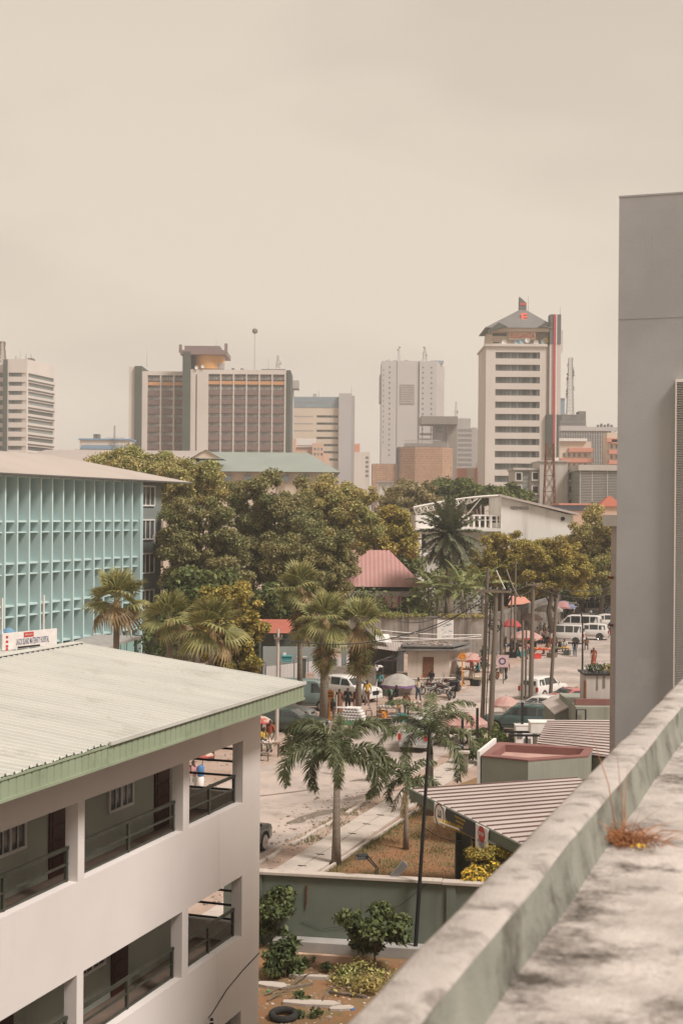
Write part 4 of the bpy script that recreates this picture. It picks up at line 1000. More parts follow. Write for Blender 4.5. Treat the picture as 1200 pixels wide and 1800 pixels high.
for k, x in enumerate((.15, Ls*.78)):
    q = MB(); q.box(x-.05, x+.05, .07, .17, 0, zs1+(2.3 if k == 0 else 2.3)); q.build('post', M['white'], sgn)
q = MB(); q.box(-.9, .9, -.3, .4, .0, zs0-.05); q.build('base', M['white'], sgn)
# ================================================================== vegetation
def leafmat(name, c1, c2, isl=.6, tr=.32, sc=.35):
    return mat(name, c1, c2, sc, lo=.38, hi=.62, rough=.6, island=isl, trans=tr, spec=.35, detail=3)
LM = {
 'mango': leafmat('mango_leaves', (0.159,0.176,0.069), (0.294,0.250,0.106)),
 'olive': leafmat('olive_leaves', (0.294,0.300,0.102), (0.437,0.349,0.135)),
 'yellow': leafmat('yellow_green_leaves', (0.302,0.260,0.057), (0.412,0.312,0.081)),
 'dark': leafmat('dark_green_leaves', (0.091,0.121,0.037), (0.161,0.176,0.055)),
 'far': leafmat('muted_leaves', (0.242,0.214,0.102), (0.322,0.260,0.121)),
 'bush': leafmat('bush_leaves', (.080,.110,.040), (.140,.160,.060), sc=1.5),
 'flower': leafmat('yellow_flower_leaves', (0.183,0.208,0.036), (0.549,0.417,0.053), sc=2.5),
 'palm': leafmat('palm_leaves', (.10,.12,.055), (.15,.16,.075), .3, .2),
 'fan': leafmat('fan_palm_leaves', (.17,.18,.065), (.26,.24,.09), .3, .25, .8),
 'straw': leafmat('dead_palm_leaves', (.26,.185,.085), (.19,.125,.06), .35, .15, 1.2),
 'banana': leafmat('banana_leaves', (.19,.23,.08), (.27,.28,.11), .3, .3, .9),
 'date': leafmat('date_palm_leaves', (.13,.15,.085), (.18,.185,.11), .3, .2),
}
M['blossom'] = mat('yellow_blossom', (.62,.42,.04), (.55,.30,.03), 9, island=.25, rough=.8)
M['bark'] = mat('grey_bark', (.17,.135,.105), (.11,.085,.065), 3, rough=.95, bump=.6, bscale=12)
M['palmtrunk'] = mat('palm_trunk', (.23,.185,.145), (.17,.135,.105), 2, stretch=(1,1,6), rough=.9, bump=.4, bscale=8)

def rhombi(Pn, Nn, size, rs, aspect=.5):
    n = len(Pn); Nn = Nn/np.linalg.norm(Nn, axis=1, keepdims=True)
    a = rs.normal(size=(n,3)); U = np.cross(Nn, a); U /= np.linalg.norm(U, axis=1, keepdims=True)+1e-9; W = np.cross(Nn, U)
    s = size[:,None]
    V = np.stack([Pn-U*s, Pn+W*s*aspect+Nn*s*.12, Pn+U*s, Pn-W*s*aspect+Nn*s*.12], 1).reshape(-1,3)
    Fq = np.arange(4*n, dtype=np.int32).reshape(n,4)
    return V, Fq
def blobs_in(rs, R, nb, rlo, rhi, lower=-.55):
    out = []
    while len(out) < nb:
        d = rs.normal(size=3); d /= np.linalg.norm(d)
        if d[2] < lower: continue
        d /= max(abs(d))**.55; k = rs.uniform(.3, .86); r = rs.uniform(rlo, rhi)*min(R[0], R[1])
        out.append((d[0]*R[0]*k, d[1]*R[1]*k, d[2]*R[2]*k, r, rs.uniform(.5,.85)))
    return out
def crown_cloud(rs, blobs, n, size, up=.5, shell=.55):
    B = np.array(blobs); wgt = B[:,3]**2; wgt /= wgt.sum(); idx = rs.choice(len(B), n, p=wgt)
    d = rs.normal(size=(n,3)); d[:,2] += .25; d /= np.linalg.norm(d, axis=1, keepdims=True)
    rr = B[idx,3]*(shell + (1.42-shell)*rs.rand(n)**1.1)
    sc = np.stack([np.ones(n), np.ones(n), B[idx,4]], 1)
    Pn = B[idx,:3] + d*rr[:,None]*sc + rs.normal(size=(n,3))*size*.35
    Nn = d*.5 + rs.normal(size=(n,3))*.8; Nn[:,2] += up
    return Pn, Nn, size*(.55+.75*rs.rand(n))
def tree(name, label, c, R, leaf, n, size, seed, trunk_r=.35, nb=26, rlo=.26, rhi=.44, group=None, cat='tree', trunk_to=0.0, lower=-.55, up=.5, sparse=0, twigs=10):
    """c = crown centre (world), R = crown radii"""
    rs = np.random.RandomState(seed); t = thing(name, label, cat, (c[0], c[1], trunk_to), 0, group); h = c[2]-trunk_to
    bl = blobs_in(rs, R, nb, rlo, rhi, lower)
    Pn, Nn, S = crown_cloud(rs, bl, n, size, up); Pn[:,2] += h
    V, Fq = rhombi(Pn, Nn, S, rs)
    numesh('crown', V, Fq, LM[leaf], t)
    b = MB(); b.tube([(0,0,0),(rs.uniform(-.1,.1)*h,rs.uniform(-.1,.1)*h*.5,h*.45),(0,0,h)], [trunk_r, trunk_r*.75, trunk_r*.4], 8); b.build('trunk', M['bark'], t, smooth='all')
    b = MB()
    for k in range(min(twigs, len(bl))):
        q = bl[k]; e = Vector((q[0], q[1], q[2]+h)); s0 = Vector((0,0,h*.45+.3*h*rs.rand())); m_ = s0.lerp(e, .55)+Vector((0,0,.08*h))
        b.tube([s0, m_, e], [trunk_r*.4, trunk_r*.25, trunk_r*.08], 5)
    b.build('limb', M['bark'], t, smooth='all')
    return t
def ptree(name, label, px0, px1, py0, py1, Y, leaf, seed, n=14000, size=.24, depth=.8, **k):
    a = P(px0, (py0+py1)/2, Y); c = P(px1, (py0+py1)/2, Y); zt = P((px0+px1)/2, py0, Y).z; zb = max(.4, P((px0+px1)/2, py1, Y).z)
    rx = (c.x-a.x)/2; rz = (zt-zb)/2
    return tree(name, label, ((a.x+c.x)/2, Y, (zt+zb)/2), (rx*.98, max(rx*depth, 1.5), rz*1.0), leaf, n, size, seed, **k)

G1 = 'trees around the old town compounds'
ptree('mango_tree', 'broad dense olive mango tree directly right of the hospital stair wall', 262, 452, 862, 1095, 127, 'mango', 1, 90000, .135, group=G1, nb=150, rlo=.07, rhi=.25, lower=-.95)
ptree('mango_tree', 'tallest mango tree with a pale twiggy top in the middle of the grove', 380, 580, 822, 1062, 134, 'mango', 2, 100000, .135, group=G1, nb=190, lower=-.95, rlo=.06, rhi=.22)
ptree('mango_tree', 'dark low mango tree reaching over the pink hipped roof', 450, 634, 915, 1100, 118, 'mango', 3, 75000, .13, group=G1, nb=140, rlo=.07, rhi=.24, lower=-.95)
ptree('rain_tree', 'yellowish tree top rising behind the hospital roof', 148, 310, 784, 890, 168, 'olive', 4, 40000, .17, nb=100, rlo=.1, rhi=.3, group=G1)
ptree('rain_tree', 'olive tree between the hospital roof and the twiggy mango', 265, 420, 806, 930, 152, 'olive', 5, 42000, .16, nb=100, rlo=.08, rhi=.26, group=G1)
ptree('rain_tree', 'yellow green tree behind the mango grove under the beige slab', 510, 676, 830, 990, 150, 'olive', 6, 70000, .155, group=G1, nb=130, rlo=.07, rhi=.25, lower=-.9)
ptree('rain_tree', 'loose yellow tree left of the white hall terrace', 615, 740, 885, 1015, 158, 'yellow', 7, 22000, .20, nb=44, rlo=.18, rhi=.32, group=G1, sparse=1)
ptree('rain_tree', 'hazy muted tree far behind the date palm', 655, 790, 846, 925, 215, 'far', 8, 22000, .24, group=G1, nb=60, rlo=.12, rhi=.3)
ptree('fig_tree', 'round dark green tree in front of the copper glass block', 726, 845, 838, 905, 222, 'dark', 9, 24000, .25, group=G1, nb=60, rlo=.12, rhi=.32, up=1.0)
ptree('fig_tree', 'flat topped dark green tree left of the lattice tower', 790, 905, 843, 905, 214, 'dark', 10, 22000, .25, group=G1, nb=60, rlo=.12, rhi=.3, up=1.0)
ptree('fig_tree', 'small dark tree at the foot of the dingy white block', 865, 945, 852, 905, 226, 'dark', 36, 6000, .36, group=G1, up=1.0)
ptree('flame_tree', 'spreading yellow green tree in front of the white hall wall', 815, 965, 924, 1075, 152, 'yellow', 11, 46000, .135, group=G1, nb=140, rlo=.06, rhi=.19, up=1.2, lower=-.7)
ptree('flame_tree', 'lower spreading tree with amber leaves over the market umbrellas', 905, 1045, 936, 1075, 148, 'yellow', 12, 46000, .135, group=G1, nb=140, rlo=.06, rhi=.19, up=1.2, lower=-.7)
ptree('street_tree', 'tall leafy tree against the edge of the grey tower', 990, 1115, 882, 1066, 172, 'olive', 13, 60000, .16, group=G1, nb=130, rlo=.08, rhi=.28, lower=-.9)
ptree('street_tree', 'dark tree shading the far end of the market street', 950, 1100, 975, 1072, 186, 'dark', 14, 14000, .30, group=G1)
ptree('street_tree', 'dark tree behind the amber tree above the compound wall', 850, 960, 985, 1075, 176, 'dark', 15, 12000, .30, group=G1)
ptree('almond_tree', 'bright yellow green leafy tree behind the pale metal roof', 340, 474, 1003, 1220, 92, 'yellow', 16, 36000, .13, nb=110, rlo=.12, rhi=.22, lower=-.95, up=.9)
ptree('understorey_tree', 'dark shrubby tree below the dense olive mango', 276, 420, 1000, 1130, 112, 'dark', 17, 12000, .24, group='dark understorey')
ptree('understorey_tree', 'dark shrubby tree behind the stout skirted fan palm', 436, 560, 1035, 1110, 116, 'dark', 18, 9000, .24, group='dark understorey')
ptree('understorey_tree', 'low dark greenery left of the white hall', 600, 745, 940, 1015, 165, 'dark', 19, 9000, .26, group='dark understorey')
# a far green belt that closes the gaps between the towers: too many crowns to count
rs = np.random.RandomState(77); bl = []
for k in range(150):
    Y = rs.uniform(250, 420); X = rs.uniform(-.26, .26)*Y; bl.append((X, Y, rs.uniform(3, 7.5), rs.uniform(4,7), .8))
Pn, Nn, S = crown_cloud(rs, bl, 60000, .55); V, Fq = rhombi(Pn, Nn, S, rs)
tag(numesh('distant_woodland', V, Fq, LM['far']), 'distant belt of muted trees between the near trees and the towers', 'woodland', kind='stuff')
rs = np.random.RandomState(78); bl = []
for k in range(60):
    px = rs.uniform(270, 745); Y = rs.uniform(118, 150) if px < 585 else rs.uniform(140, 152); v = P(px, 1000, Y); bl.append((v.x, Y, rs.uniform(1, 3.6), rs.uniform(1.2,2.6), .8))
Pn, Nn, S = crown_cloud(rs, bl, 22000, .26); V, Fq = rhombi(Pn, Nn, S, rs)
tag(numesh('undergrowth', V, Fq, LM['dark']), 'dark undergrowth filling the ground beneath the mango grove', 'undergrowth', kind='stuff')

rs = np.random.RandomState(79); bl = []
for k in range(46):
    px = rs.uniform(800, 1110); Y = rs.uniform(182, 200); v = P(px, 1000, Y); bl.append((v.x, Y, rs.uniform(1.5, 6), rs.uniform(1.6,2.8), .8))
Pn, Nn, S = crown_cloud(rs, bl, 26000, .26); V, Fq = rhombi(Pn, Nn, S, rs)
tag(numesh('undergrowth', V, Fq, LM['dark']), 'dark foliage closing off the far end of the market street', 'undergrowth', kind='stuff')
# ---- fan palms
def fan_blade_mesh(rs, R, droop, col, spread=105, nseg=17, pet=1.0):
    V = []; Fq = []
    # petiole
    m = MB(); m.tube([(0,0,0),(pet*.5,0,.10*pet),(pet,0,.02)], [.028,.02,.014], 4)
    base = np.array([pet,0,.02])
    for k in range(nseg):
        a = rad(-spread + 2*spread*(k+.5)/nseg); da = rad(2*spread/nseg*.5); r = R*(1-.20*abs(a)/rad(spread))*rs.uniform(.9,1.05)
        fold = .075*R*(1 if k % 2 else -1)
        def pt(rr, ang, lift=0):
            x = math.cos(ang)*rr; y = math.sin(ang)*rr; q = (rr/R); z = -droop*q*q*R + lift
            return (base[0]+x, base[1]+y, base[2]+z)
        r1 = r*.66
        n0 = len(m.v)
        m.add([pt(.02,a), pt(r1,a-da,0), pt(r1,a,fold*.8), pt(r1,a+da,0), pt(r*.84,a-da*.5,-.02), pt(r*.84,a+da*.5,-.02), pt(r,a,-.10*R*droop-.06)],
              [(0,1,2),(0,2,3),(1,4,5,3),(4,6,5)])
    return m
def fan_palm(label, px, py, Y, Rpx, seed, base_py=None, skirt=0, lean=0.0, n=18, group='fan palms beyond the metal roof', tr=.17, straw=.15):
    c = P(px, py, Y); t = thing('fan_palm', label, 'palm', (c.x, Y, 0), 0, group); h = c.z; rs = np.random.RandomState(seed)
    L_ = Rpx/FPX*Y; R = L_*.66; pet = L_*.42
    b = MB(); lx = lean*h
    b.tube([(-lx,0,0),(-lx*.5,0,h*.5),(0,0,h)], [tr*1.25, tr, tr*1.1], 10); b.build('trunk', M['palmtrunk'], t, smooth='all')
    b = MB(); b.lathe([(tr*1.0,-.9),(tr*1.5,-.5),(tr*1.55,-.1),(tr*.8,.25),(0,.35)], (0,0,h), 10); b.build('crownshaft', LM['straw'], t)
    protos = []
    for dr in (.05,.25,.5,.8):
        protos.append(fan_blade_mesh(rs, R, dr, None, spread=rs.uniform(78,98), pet=pet))
    objs = {}
    for k in range(n):
        f = k/n; el = rad(84 - 118*f**1.1) + rs.uniform(-.12,.12); az = k*2.399 + rs.uniform(-.2,.2)
        i = min(3, int(f*4)); dead = (el < rad(-5) and rs.rand() < straw*3)
        key = (i, dead)
        if key not in objs: o = protos[i].build('frond', LM['straw'] if dead else LM['fan'], t); objs[key] = o
        else: o = objs[key].copy(); COL.objects.link(o); o.parent = t
        o.rotation_mode = 'XYZ'; o.rotation_euler = (rs.uniform(-.5,.5), -el, az); o.location = (0, 0, h+.05); s = rs.uniform(.85,1.08); o.scale = (s,s,s)
    for k in range(skirt):
        key = ('s', k % 2)
        if key not in objs: o = protos[3].build('frond', LM['straw'] if k % 2 else LM['fan'], t); objs[key] = o
        else: o = objs[key].copy(); COL.objects.link(o); o.parent = t
        o.rotation_euler = (rs.uniform(-.4,.4), rad(rs.uniform(62,82)), k*2.4+rs.rand()); o.location = (0,0,h-rs.uniform(.2, 1.9)); s = rs.uniform(.7,.95); o.scale = (s,s,s)
    return t
fan_palm('fan palm with one golden dead frond in front of the teal fins', 205, 1062, 82, 64, 1, n=19)
fan_palm('low fan palm just left of the widest one behind the roof edge', 298, 1094, 80, 60, 2, n=17)
fan_palm('widest fan palm peeping over the pale metal roof', 372, 1112, 77, 70, 3, n=19)
fan_palm('tallest fan palm with brown trunk thatch right of the yellow green tree', 528, 1038, 95, 53, 4, n=19, skirt=10)
fan_palm('middle fan palm with tan skirted trunk above the green van', 570, 1094, 90, 56, 5, n=20, skirt=10, tr=.24)
fan_palm('rightmost fan palm with a full skirt of hanging green fronds', 632, 1100, 91, 52, 6, n=17, skirt=22, lean=.01)
# ---- feather palms
def frond_mesh(rs, L, el0, droop, wid, nl, leaflet_droop, bushy=0.0, lw=.03, tipang=None):
    m = MB(); n = 14; pts = []; x = z = 0.0; ang = el0
    for i in range(n+1):
        pts.append(np.array([x, 0, z])); ang = el0 - droop*(i/n)**1.3; x += math.cos(ang)*L/n; z += math.sin(ang)*L/n
    m.tube([tuple(p) for p in pts], [.028*(1-i/n*.8) for i in range(n+1)], 4)
    for k in range(nl):
        f = .10+.88*k/nl; i = min(n-1, int(f*n)); q = f*n-i; p = pts[i]*(1-q)+pts[i+1]*q; d = pts[i+1]-pts[i]; d /= np.linalg.norm(d)
        up = np.cross(d, [0,1,0]); up = -up if up[2] < 0 else up
        ll = wid*(math.sin(math.pi*min(1,(f*.85+.12)))**.6)*rs.uniform(.85,1.1)
        for sgn in (-1, 1):
            tilt = rs.uniform(-bushy, bushy) + .15
            v = np.array([0, sgn, 0])*math.cos(tilt)*.8 + up*math.sin(tilt) + d*rs.uniform(.45,.75); v /= np.linalg.norm(v)
            a = p; b1 = p+v*ll*.5+np.array([0,0,-leaflet_droop*ll*.12]); c = p+v*ll+np.array([0,0,-leaflet_droop*ll*.55]); w_ = d*lw*rs.uniform(.8,1.3)
            m.add([a-w_*.5, a+w_*.5, b1+w_, b1-w_, c], [(0,1,2,3),(3,2,4)])
    return m
def feather_palm(name, label, px, py, Y, Lpx, seed, leaf='palm', n=12, el_hi=70, el_lo=-20, droop=1.9, wid=.5, nl=60, bushy=.9, ld=1.0, tr=.16, base=None, group=None, trunk_m='palmtrunk', lean=(0,0), lw=.03, deads=0, nf_az=None, z=0.0):
    c = P(px, py, Y); h = c.z-z; t = thing(name, label, 'palm', (c.x-lean[0], Y, z), 0, group); rs = np.random.RandomState(seed); L = Lpx/FPX*Y
    b = MB(); b.tube([(0,0,0),(lean[0]*.45,0,h*.35),(lean[0],lean[1],h*.82)], [tr*1.35, tr, tr*.8], 10); b.build('trunk', M[trunk_m], t, smooth='all')
    b = MB(); b.tube([(lean[0],lean[1],h*.82),(lean[0],lean[1],h+.05)], [tr*.85, tr*.35], 8); b.build('crownshaft', LM[leaf], t, smooth='all')
    classes = []
    NC = 4 if n < 30 else 9
    for k in range(NC):
        el = rad(el_hi + (el_lo-el_hi)*k/(NC-1)); classes.append((frond_mesh(rs, L, el, droop*(.75+.3*k/(NC-1)), wid, nl, ld, bushy, lw), None))
    objs = {}
    for k in range(n):
        i = min(NC-1, int(NC*k/n)); az = (k*2.399+seed) if nf_az is None else nf_az[k]+rs.uniform(-.12,.12)
        if i not in objs: o = classes[i][0].build('frond', LM[leaf], t); objs[i] = o
        else: o = objs[i].copy(); COL.objects.link(o); o.parent = t
        o.location = (lean[0], lean[1], h); o.rotation_euler = (0, rs.uniform(-.08,.08), az); s = rs.uniform(.9,1.08); o.scale = (s,s,s)
    for k in range(deads):
        m_ = frond_mesh(rs, L*.7, rad(-40), .8, wid*.7, 34, 1.4, .9, lw); o = m_.build('frond', LM['straw'], t); o.location = (lean[0],lean[1],h-.1); o.rotation_euler = (0,0,k*2.1+.3)
    return t
FP = 'foxtail palms in the garden'
feather_palm('foxtail_palm', 'tallest foxtail palm in the garden with plume like drooping fronds, nearest the front building', 592, 1342, 54.5, 150, 3, n=10, el_hi=84, el_lo=36, droop=3.5, wid=.50, nl=170, bushy=1.6, ld=.7, tr=.155, group=FP, lw=.028, nf_az=[3.0,.3,1.6,4.6,2.9,.1,-1.5,3.4,-.25,2.2])
feather_palm('foxtail_palm', 'foxtail palm with wide arching fronds right beside the black leaning pole', 756, 1302, 63.5, 132, 7, n=9, el_hi=82, el_lo=26, droop=2.8, wid=.52, nl=90, bushy=.7, ld=.9, tr=.17, group=FP, lw=.032, nf_az=[3.0,.2,1.5,2.6,.6,3.4,-.5,2.2,5.3])
feather_palm('foxtail_palm', 'small yellowing foxtail palm with browning fronds between the two tall ones', 714, 1378, 57.0, 88, 9, n=9, el_hi=80, el_lo=20, droop=3.0, wid=.34, nl=80, bushy=1.2, ld=.8, tr=.10, group=FP, lw=.026, deads=4, nf_az=[2.9,.2,1.6,4.6,3.3,-.1,-1.4,2.3,.8,3.0])
feather_palm('date_palm', 'big grey green date palm in front of the white hall terrace', 790, 938, 146, 66, 11, leaf='date', n=90, el_hi=88, el_lo=-58, droop=.55, wid=.60, nl=54, bushy=.5, ld=.4, tr=.45, lw=.07)
b = bpy.data.objects['date_palm']
feather_palm('date_palm', 'hazy blue green palm behind the yellow tree left of the hall', 690, 893, 200, 42, 12, leaf='far', n=26, el_hi=80, el_lo=-30, droop=1.0, wid=1.0, nl=30, bushy=.5, ld=.4, tr=.35, lw=.12)
# ---- banana / traveller plants beyond the compound wall
def banana_leaf(rs, L, el0, droop, W):
    m = MB(); n = 12; pts = []; x = z = 0.0
    for i in range(n+1):
        pts.append(np.array([x,0,z])); ang = el0-droop*(i/n)**1.4; x += math.cos(ang)*L/n; z += math.sin(ang)*L/n
    m.tube([tuple(p) for p in pts], [.05*(1-.8*i/n) for i in range(n+1)], 4)
    for s in (-1,1):
        for i in range(3, n):
            a, c = pts[i], pts[i+1]; w0 = W*math.sin(math.pi*((i-2)/(n-2))**.8)*.9+.05; w1 = W*math.sin(math.pi*min(1,((i-1)/(n-2)))**.8)*.9+.03
            if rs.rand() < .12: continue
            dz = -w0*rs.uniform(.1,.7); j = rs.uniform(.80,.98)
            m.add([a, c*j+a*(1-j), c*j+a*(1-j)+np.array([0,s*w1,-w1*rs.uniform(.1,.7)]), a+np.array([0,s*w0,dz])], [(0,1,2,3)])
    return m
def banana(label, px, py_base, py_top, Y, seed, n=12, name='banana_plant', Lpx=72, group='banana plants behind the stained wall'):
    zt = P(px, py_top, Y).z; g_ = P(px, py_base, Y); zb = 0.0; t = thing(name, label, 'plant', (g_.x, Y, zb), 0, group); rs = np.random.RandomState(seed); h = zt-zb
    b = MB(); b.tube([(0,0,0),(rs.uniform(-.2,.2),0,h*.5),(0,0,h)], [.2,.16,.1], 8); b.build('stem', M['palmtrunk'], t, smooth='all')
    L = Lpx/FPX*Y
    for k in range(n):
        el = rad(80-80*k/n); o = banana_leaf(rs, L*rs.uniform(.8,1.1), el, rs.uniform(.7,1.7), .5).build('leaf', LM['banana'] if rs.rand() < .9 else LM['straw'], t)
        o.rotation_euler = (0,0,k*2.4+seed); o.location = (0,0,h)
    return t
banana('banana plant at the left end of the stained wall, leaves over the pink roof corner', 738, 1090, 1056, 146, 1, n=8, Lpx=40)
banana('upright banana plant rising above the paper banner', 768, 1090, 1036, 144, 2, n=11, Lpx=56)
banana('ragged banana plant with long leaves nearest the twin poles', 812, 1090, 1036, 142, 3, n=12, Lpx=64)
banana('banana plant with its leaves against the amber tree', 845, 1090, 1030, 146, 4, n=9, Lpx=66)
banana('young upright banana plant beside the date palm trunk', 752, 1080, 1030, 150, 6, n=8, Lpx=60)

# ---- bushes
def bush(name, label, px, py, Y, r, h, leaf, n, seed, z0=0.0, size=.07, nb=14, rlo=.3, rhi=.5, cat='bush', **k):
    c = G(px, py, z0) if Y is None else P(px, py, Y)
    return tree(name, label, (c.x, c.y, z0+h*.55), (r, r, h*.5), leaf, n, size, seed, trunk_r=.04, nb=nb, rlo=rlo, rhi=rhi, cat=cat, trunk_to=z0, lower=-.9, twigs=nb, **k)
bush('shrub', 'green shrub against the pier of the green wall beside the front building', 484, 1668, None, .62, 2.0, 'bush', 2600, 40, size=.10)
bush('shrub', 'round yellow green shrub on the rubble in front of the wall footing', 500, 1720, None, .52, 1.15, 'bush', 2600, 41, size=.085)
bush('shrub', 'broad low tree like shrub spreading in the middle of the yard', 660, 1710, None, 1.25, 1.9, 'bush', 4200, 42, size=.11, nb=16, rlo=.16, rhi=.30)
bush('shrub', 'scraggy brown green undergrowth at the foot of the broad shrub', 640, 1738, None, .9, .5, 'olive', 1400, 43, size=.06)
for i, (px, py, r_, l) in enumerate([(540,1700,.22,'first small weed clump on the rubble beside the round shrub'),(575,1712,.2,'small weed clump in front of the wall footing'),(530,1760,.2,'weed tuft beside the pale slab in the yard'),(600,1725,.28,'weed clump left of the broad shrub'),(527,1790,.16,'weed tuft near the old tyre in the yard'),(555,1790,.15,'lowest weed tuft at the bottom of the yard')]):
    bush('weed', l, px, py, None, r_, .3, 'bush', 260, 60+i, size=.05, nb=6, cat='weed', group='weeds in the rubble yard')
bush('flowering_bush', 'bushy shrub covered in yellow blossom below the gate canopy', 862, 1560, 44.0, .78, 3.5, 'yellow', 9000, 50, size=.07, nb=36, rlo=.2, rhi=.36)
bush('flowering_bush', 'second, smaller yellow blossomed shrub tucked against the parapet side', 838, 1575, 43.9, .5, 2.7, 'yellow', 4000, 51, size=.07, nb=16)
for o in [q for q in bpy.data.objects if q.name.startswith('flowering_bush') and q.parent is None]:
    cr_ = [q for q in bpy.data.objects if q.parent == o and q.name.startswith('crown')][0]; rs = np.random.RandomState(3)
    co = np.empty(len(cr_.data.vertices)*3, np.float32); cr_.data.vertices.foreach_get('co', co); co = co.reshape(-1,3); co = co[rs.choice(len(co), 900)]
    ctr = co.mean(0); Nn = co-ctr; co = co + Nn/np.linalg.norm(Nn,axis=1,keepdims=True)*.05; V, Fq = rhombi(co, Nn, rs.uniform(.03,.07,len(co)), rs, .9); bl_ = numesh('blossom', V, Fq, M['blossom'], o); bl_['kind'] = 'stuff'
def grass_patch(name, label, fn, n, hmin, hmax, m, seed):
    rs = np.random.RandomState(seed); V = np.zeros((n*3,3)); 
    for i in range(n):
        x, y = fn(rs); a = rs.rand()*6.28; h = rs.uniform(hmin,hmax); w_ = .012+.01*rs.rand(); lx, ly = rs.normal(0,h*.4), rs.normal(0,h*.4)
        V[3*i] = (x-math.cos(a)*w_, y-math.sin(a)*w_, 0); V[3*i+1] = (x+math.cos(a)*w_, y+math.sin(a)*w_, 0); V[3*i+2] = (x+lx, y+ly, h)
    return tag(numesh(name, V, np.arange(3*n).reshape(n,3), m), label, 'grass', kind='stuff')
LM['drygrass'] = leafmat('dry_grass_blades', (.31,.15,.06), (.22,.15,.06), .4, .2, 1.2)
LM['greengrass'] = leafmat('green_grass_blades', (.13,.14,.05), (.19,.17,.07), .4, .2, 2)
grass_patch('dry_grass', 'short rust brown dry grass covering the garden', ts_rand(-18.0,-9,42,67), 26000, .03, .10, LM['drygrass'], 1)
def edge(rs):
    p = TS(-18.05+abs(rs.normal(0,.3)), rs.uniform(50,66)); return p.x, p.y
grass_patch('edge_grass', 'greener grass growing along the pavement edge of the garden', edge, 2600, .05, .16, LM['greengrass'], 2)
def clumps(rs):
    k = rs.randint(0,9); c = [(-15,55),(-13.5,53),(-16,52),(-12,58),(-14,60),(-20.6,58),(-20.7,60.5),(-16.5,57),(-20.5,55)][k]; p = TS(c[0]+rs.normal(0,.35), c[1]+rs.normal(0,.5)); return p.x, p.y
grass_patch('weed_grass', 'scattered greener weed patches in the garden and verge', clumps, 3000, .04, .14, LM['greengrass'], 3)
# ================================================================== middle distance buildings
class Near(Far): pass
M['pinkroof'] = mat('faded_pink_roof', (.45,.245,.22), (.40,.215,.195), .4, rough=.75, rib=('x', 2.2, .8), grime=(.33,.20,.175), gscale=.5, glo=.55, ghi=.8)
M['darkpink'] = mat('maroon_rib', (.16,.05,.05), rough=.8)
M['beige'] = mat('old_beige_wall', (.40,.34,.28), (.33,.28,.23), .8, rough=.95, streak=(.20,.165,.135), sscale=1.3, slo=.5, shi=.75)
M['stained'] = mat('stained_compound_wall', (.38,.34,.305), (.28,.25,.22), .7, rough=.95, streak=(.13,.11,.095), sscale=1.6, slo=.42, shi=.64, grime=(.22,.19,.16), gscale=.8, glo=.5, ghi=.75)
F = Near('pink_roofed_house', 'old house with a faded pink hipped roof and lean-to, half behind the mango leaves', 560, 150, 1000); X, Z = F.x, F.z
ze, zr2 = Z(1031), Z(968)
b = MB(); b.add([(X(560),0,ze),(X(748),0,ze),(X(748),9,ze),(X(560),9,ze),(X(600),4.5,zr2),(X(686),4.5,zr2)],[(0,1,5,4),(1,2,5),(2,3,4,5),(3,0,4),(0,3,2,1)]); b.build('roof', M['pinkroof'], F.t)
b = MB(); b.box(X(563), X(740), .8, 8.4, 0, ze-.02); b.build('wall', M['beige'], F.t)
F.b('eave_strip', M['dark'], [(X(600), X(735), .55, .79, ze-.45, ze-.05)])  # solid near-black strip along the top of the wall, below the eave
F.b('ledge', M['slab'], [(X(600), X(728), -.3, .54, Z(1048), Z(1039))])
b = MB(); b.add([(X(606),-2.1,Z(1064)),(X(703),-2.1,Z(1064)),(X(706),-.31,Z(1048)),(X(606),-.31,Z(1048)),(X(606),-2.1,Z(1066)),(X(703),-2.1,Z(1066)),(X(706),-.31,Z(1050)),(X(606),-.31,Z(1050))],[(0,1,2,3),(7,6,5,4),(0,4,5,1),(1,5,6,2)]); lr = b.build('lean_to_roof', M['pinkroof'], F.t)
b = MB()
for k in range(8): b.bar((X(609+13*k),-2.1,Z(1064)+.05),(X(611+13*k),-.31,Z(1048)+.05),.14,.08)
b.build('roof_rib', M['darkpink'], lr)
F.b('lean_to_wall', M['beige'], [(X(608), X(700), -1.9, -1.7, 0, Z(1066))]); b = MB(); b.lathe([(0,0),(.35,0),(.35,.05),(0,.05)], (X(692),-1.96,Z(1072)), 14, 'y'); b.build('round_vent', M['dark'], F.t)

# white hall with a sloping roof and a curved truss
M['hallwhite'] = mat('hall_white', (.74,.71,.67), (.67,.64,.60), .2, rough=.9, streak=(.46,.42,.38), sscale=.5, slo=.55, shi=.82)
F = Near('white_hall', 'white hall with a single pitched roof, dark lettering, terrace and curved white truss', 880, 192, 940); X, Z = F.x, F.z
b = MB(); b.ext([(0,0),(X(1007),0),(X(1007),Z(906)),(0,Z(873))], 0, 16); b.build('hall_wall', M['hallwhite'], F.t)
b = MB(); b.ext([(-.3,Z(872.5)),(-.3,Z(868.5)),(X(1016),Z(901)),(X(1016),Z(905))], -.6, 16.5); b.build('roof', M['pinkconc'], F.t)
ho_ = b = MB(); b.lathe([(0,0),(.28,0),(.28,.1),(0,.1)], (X(988.5), -.12, Z(911)), 14, 'y'); b.build('round_vent', M['dark'], F.t)
text_part('FREEDOM PARK LAGOS', .62, M['black'], F.t, (X(912.5), -.05, Z(893)), sx=.37, bold=.0)
F.b('niche', M['slate'] if 'slate' in M else M['bgrey'], [(X(893), X(915), -.05, -.01, Z(944), Z(936))])
F.b('terrace_block', M['hallwhite'], [(X(731), X(879.5), 1, 14, 0, Z(928)), (X(731), X(790), .5, 13.9, 0, Z(907)), (X(722), X(735), .3, 3, Z(934), Z(929))])
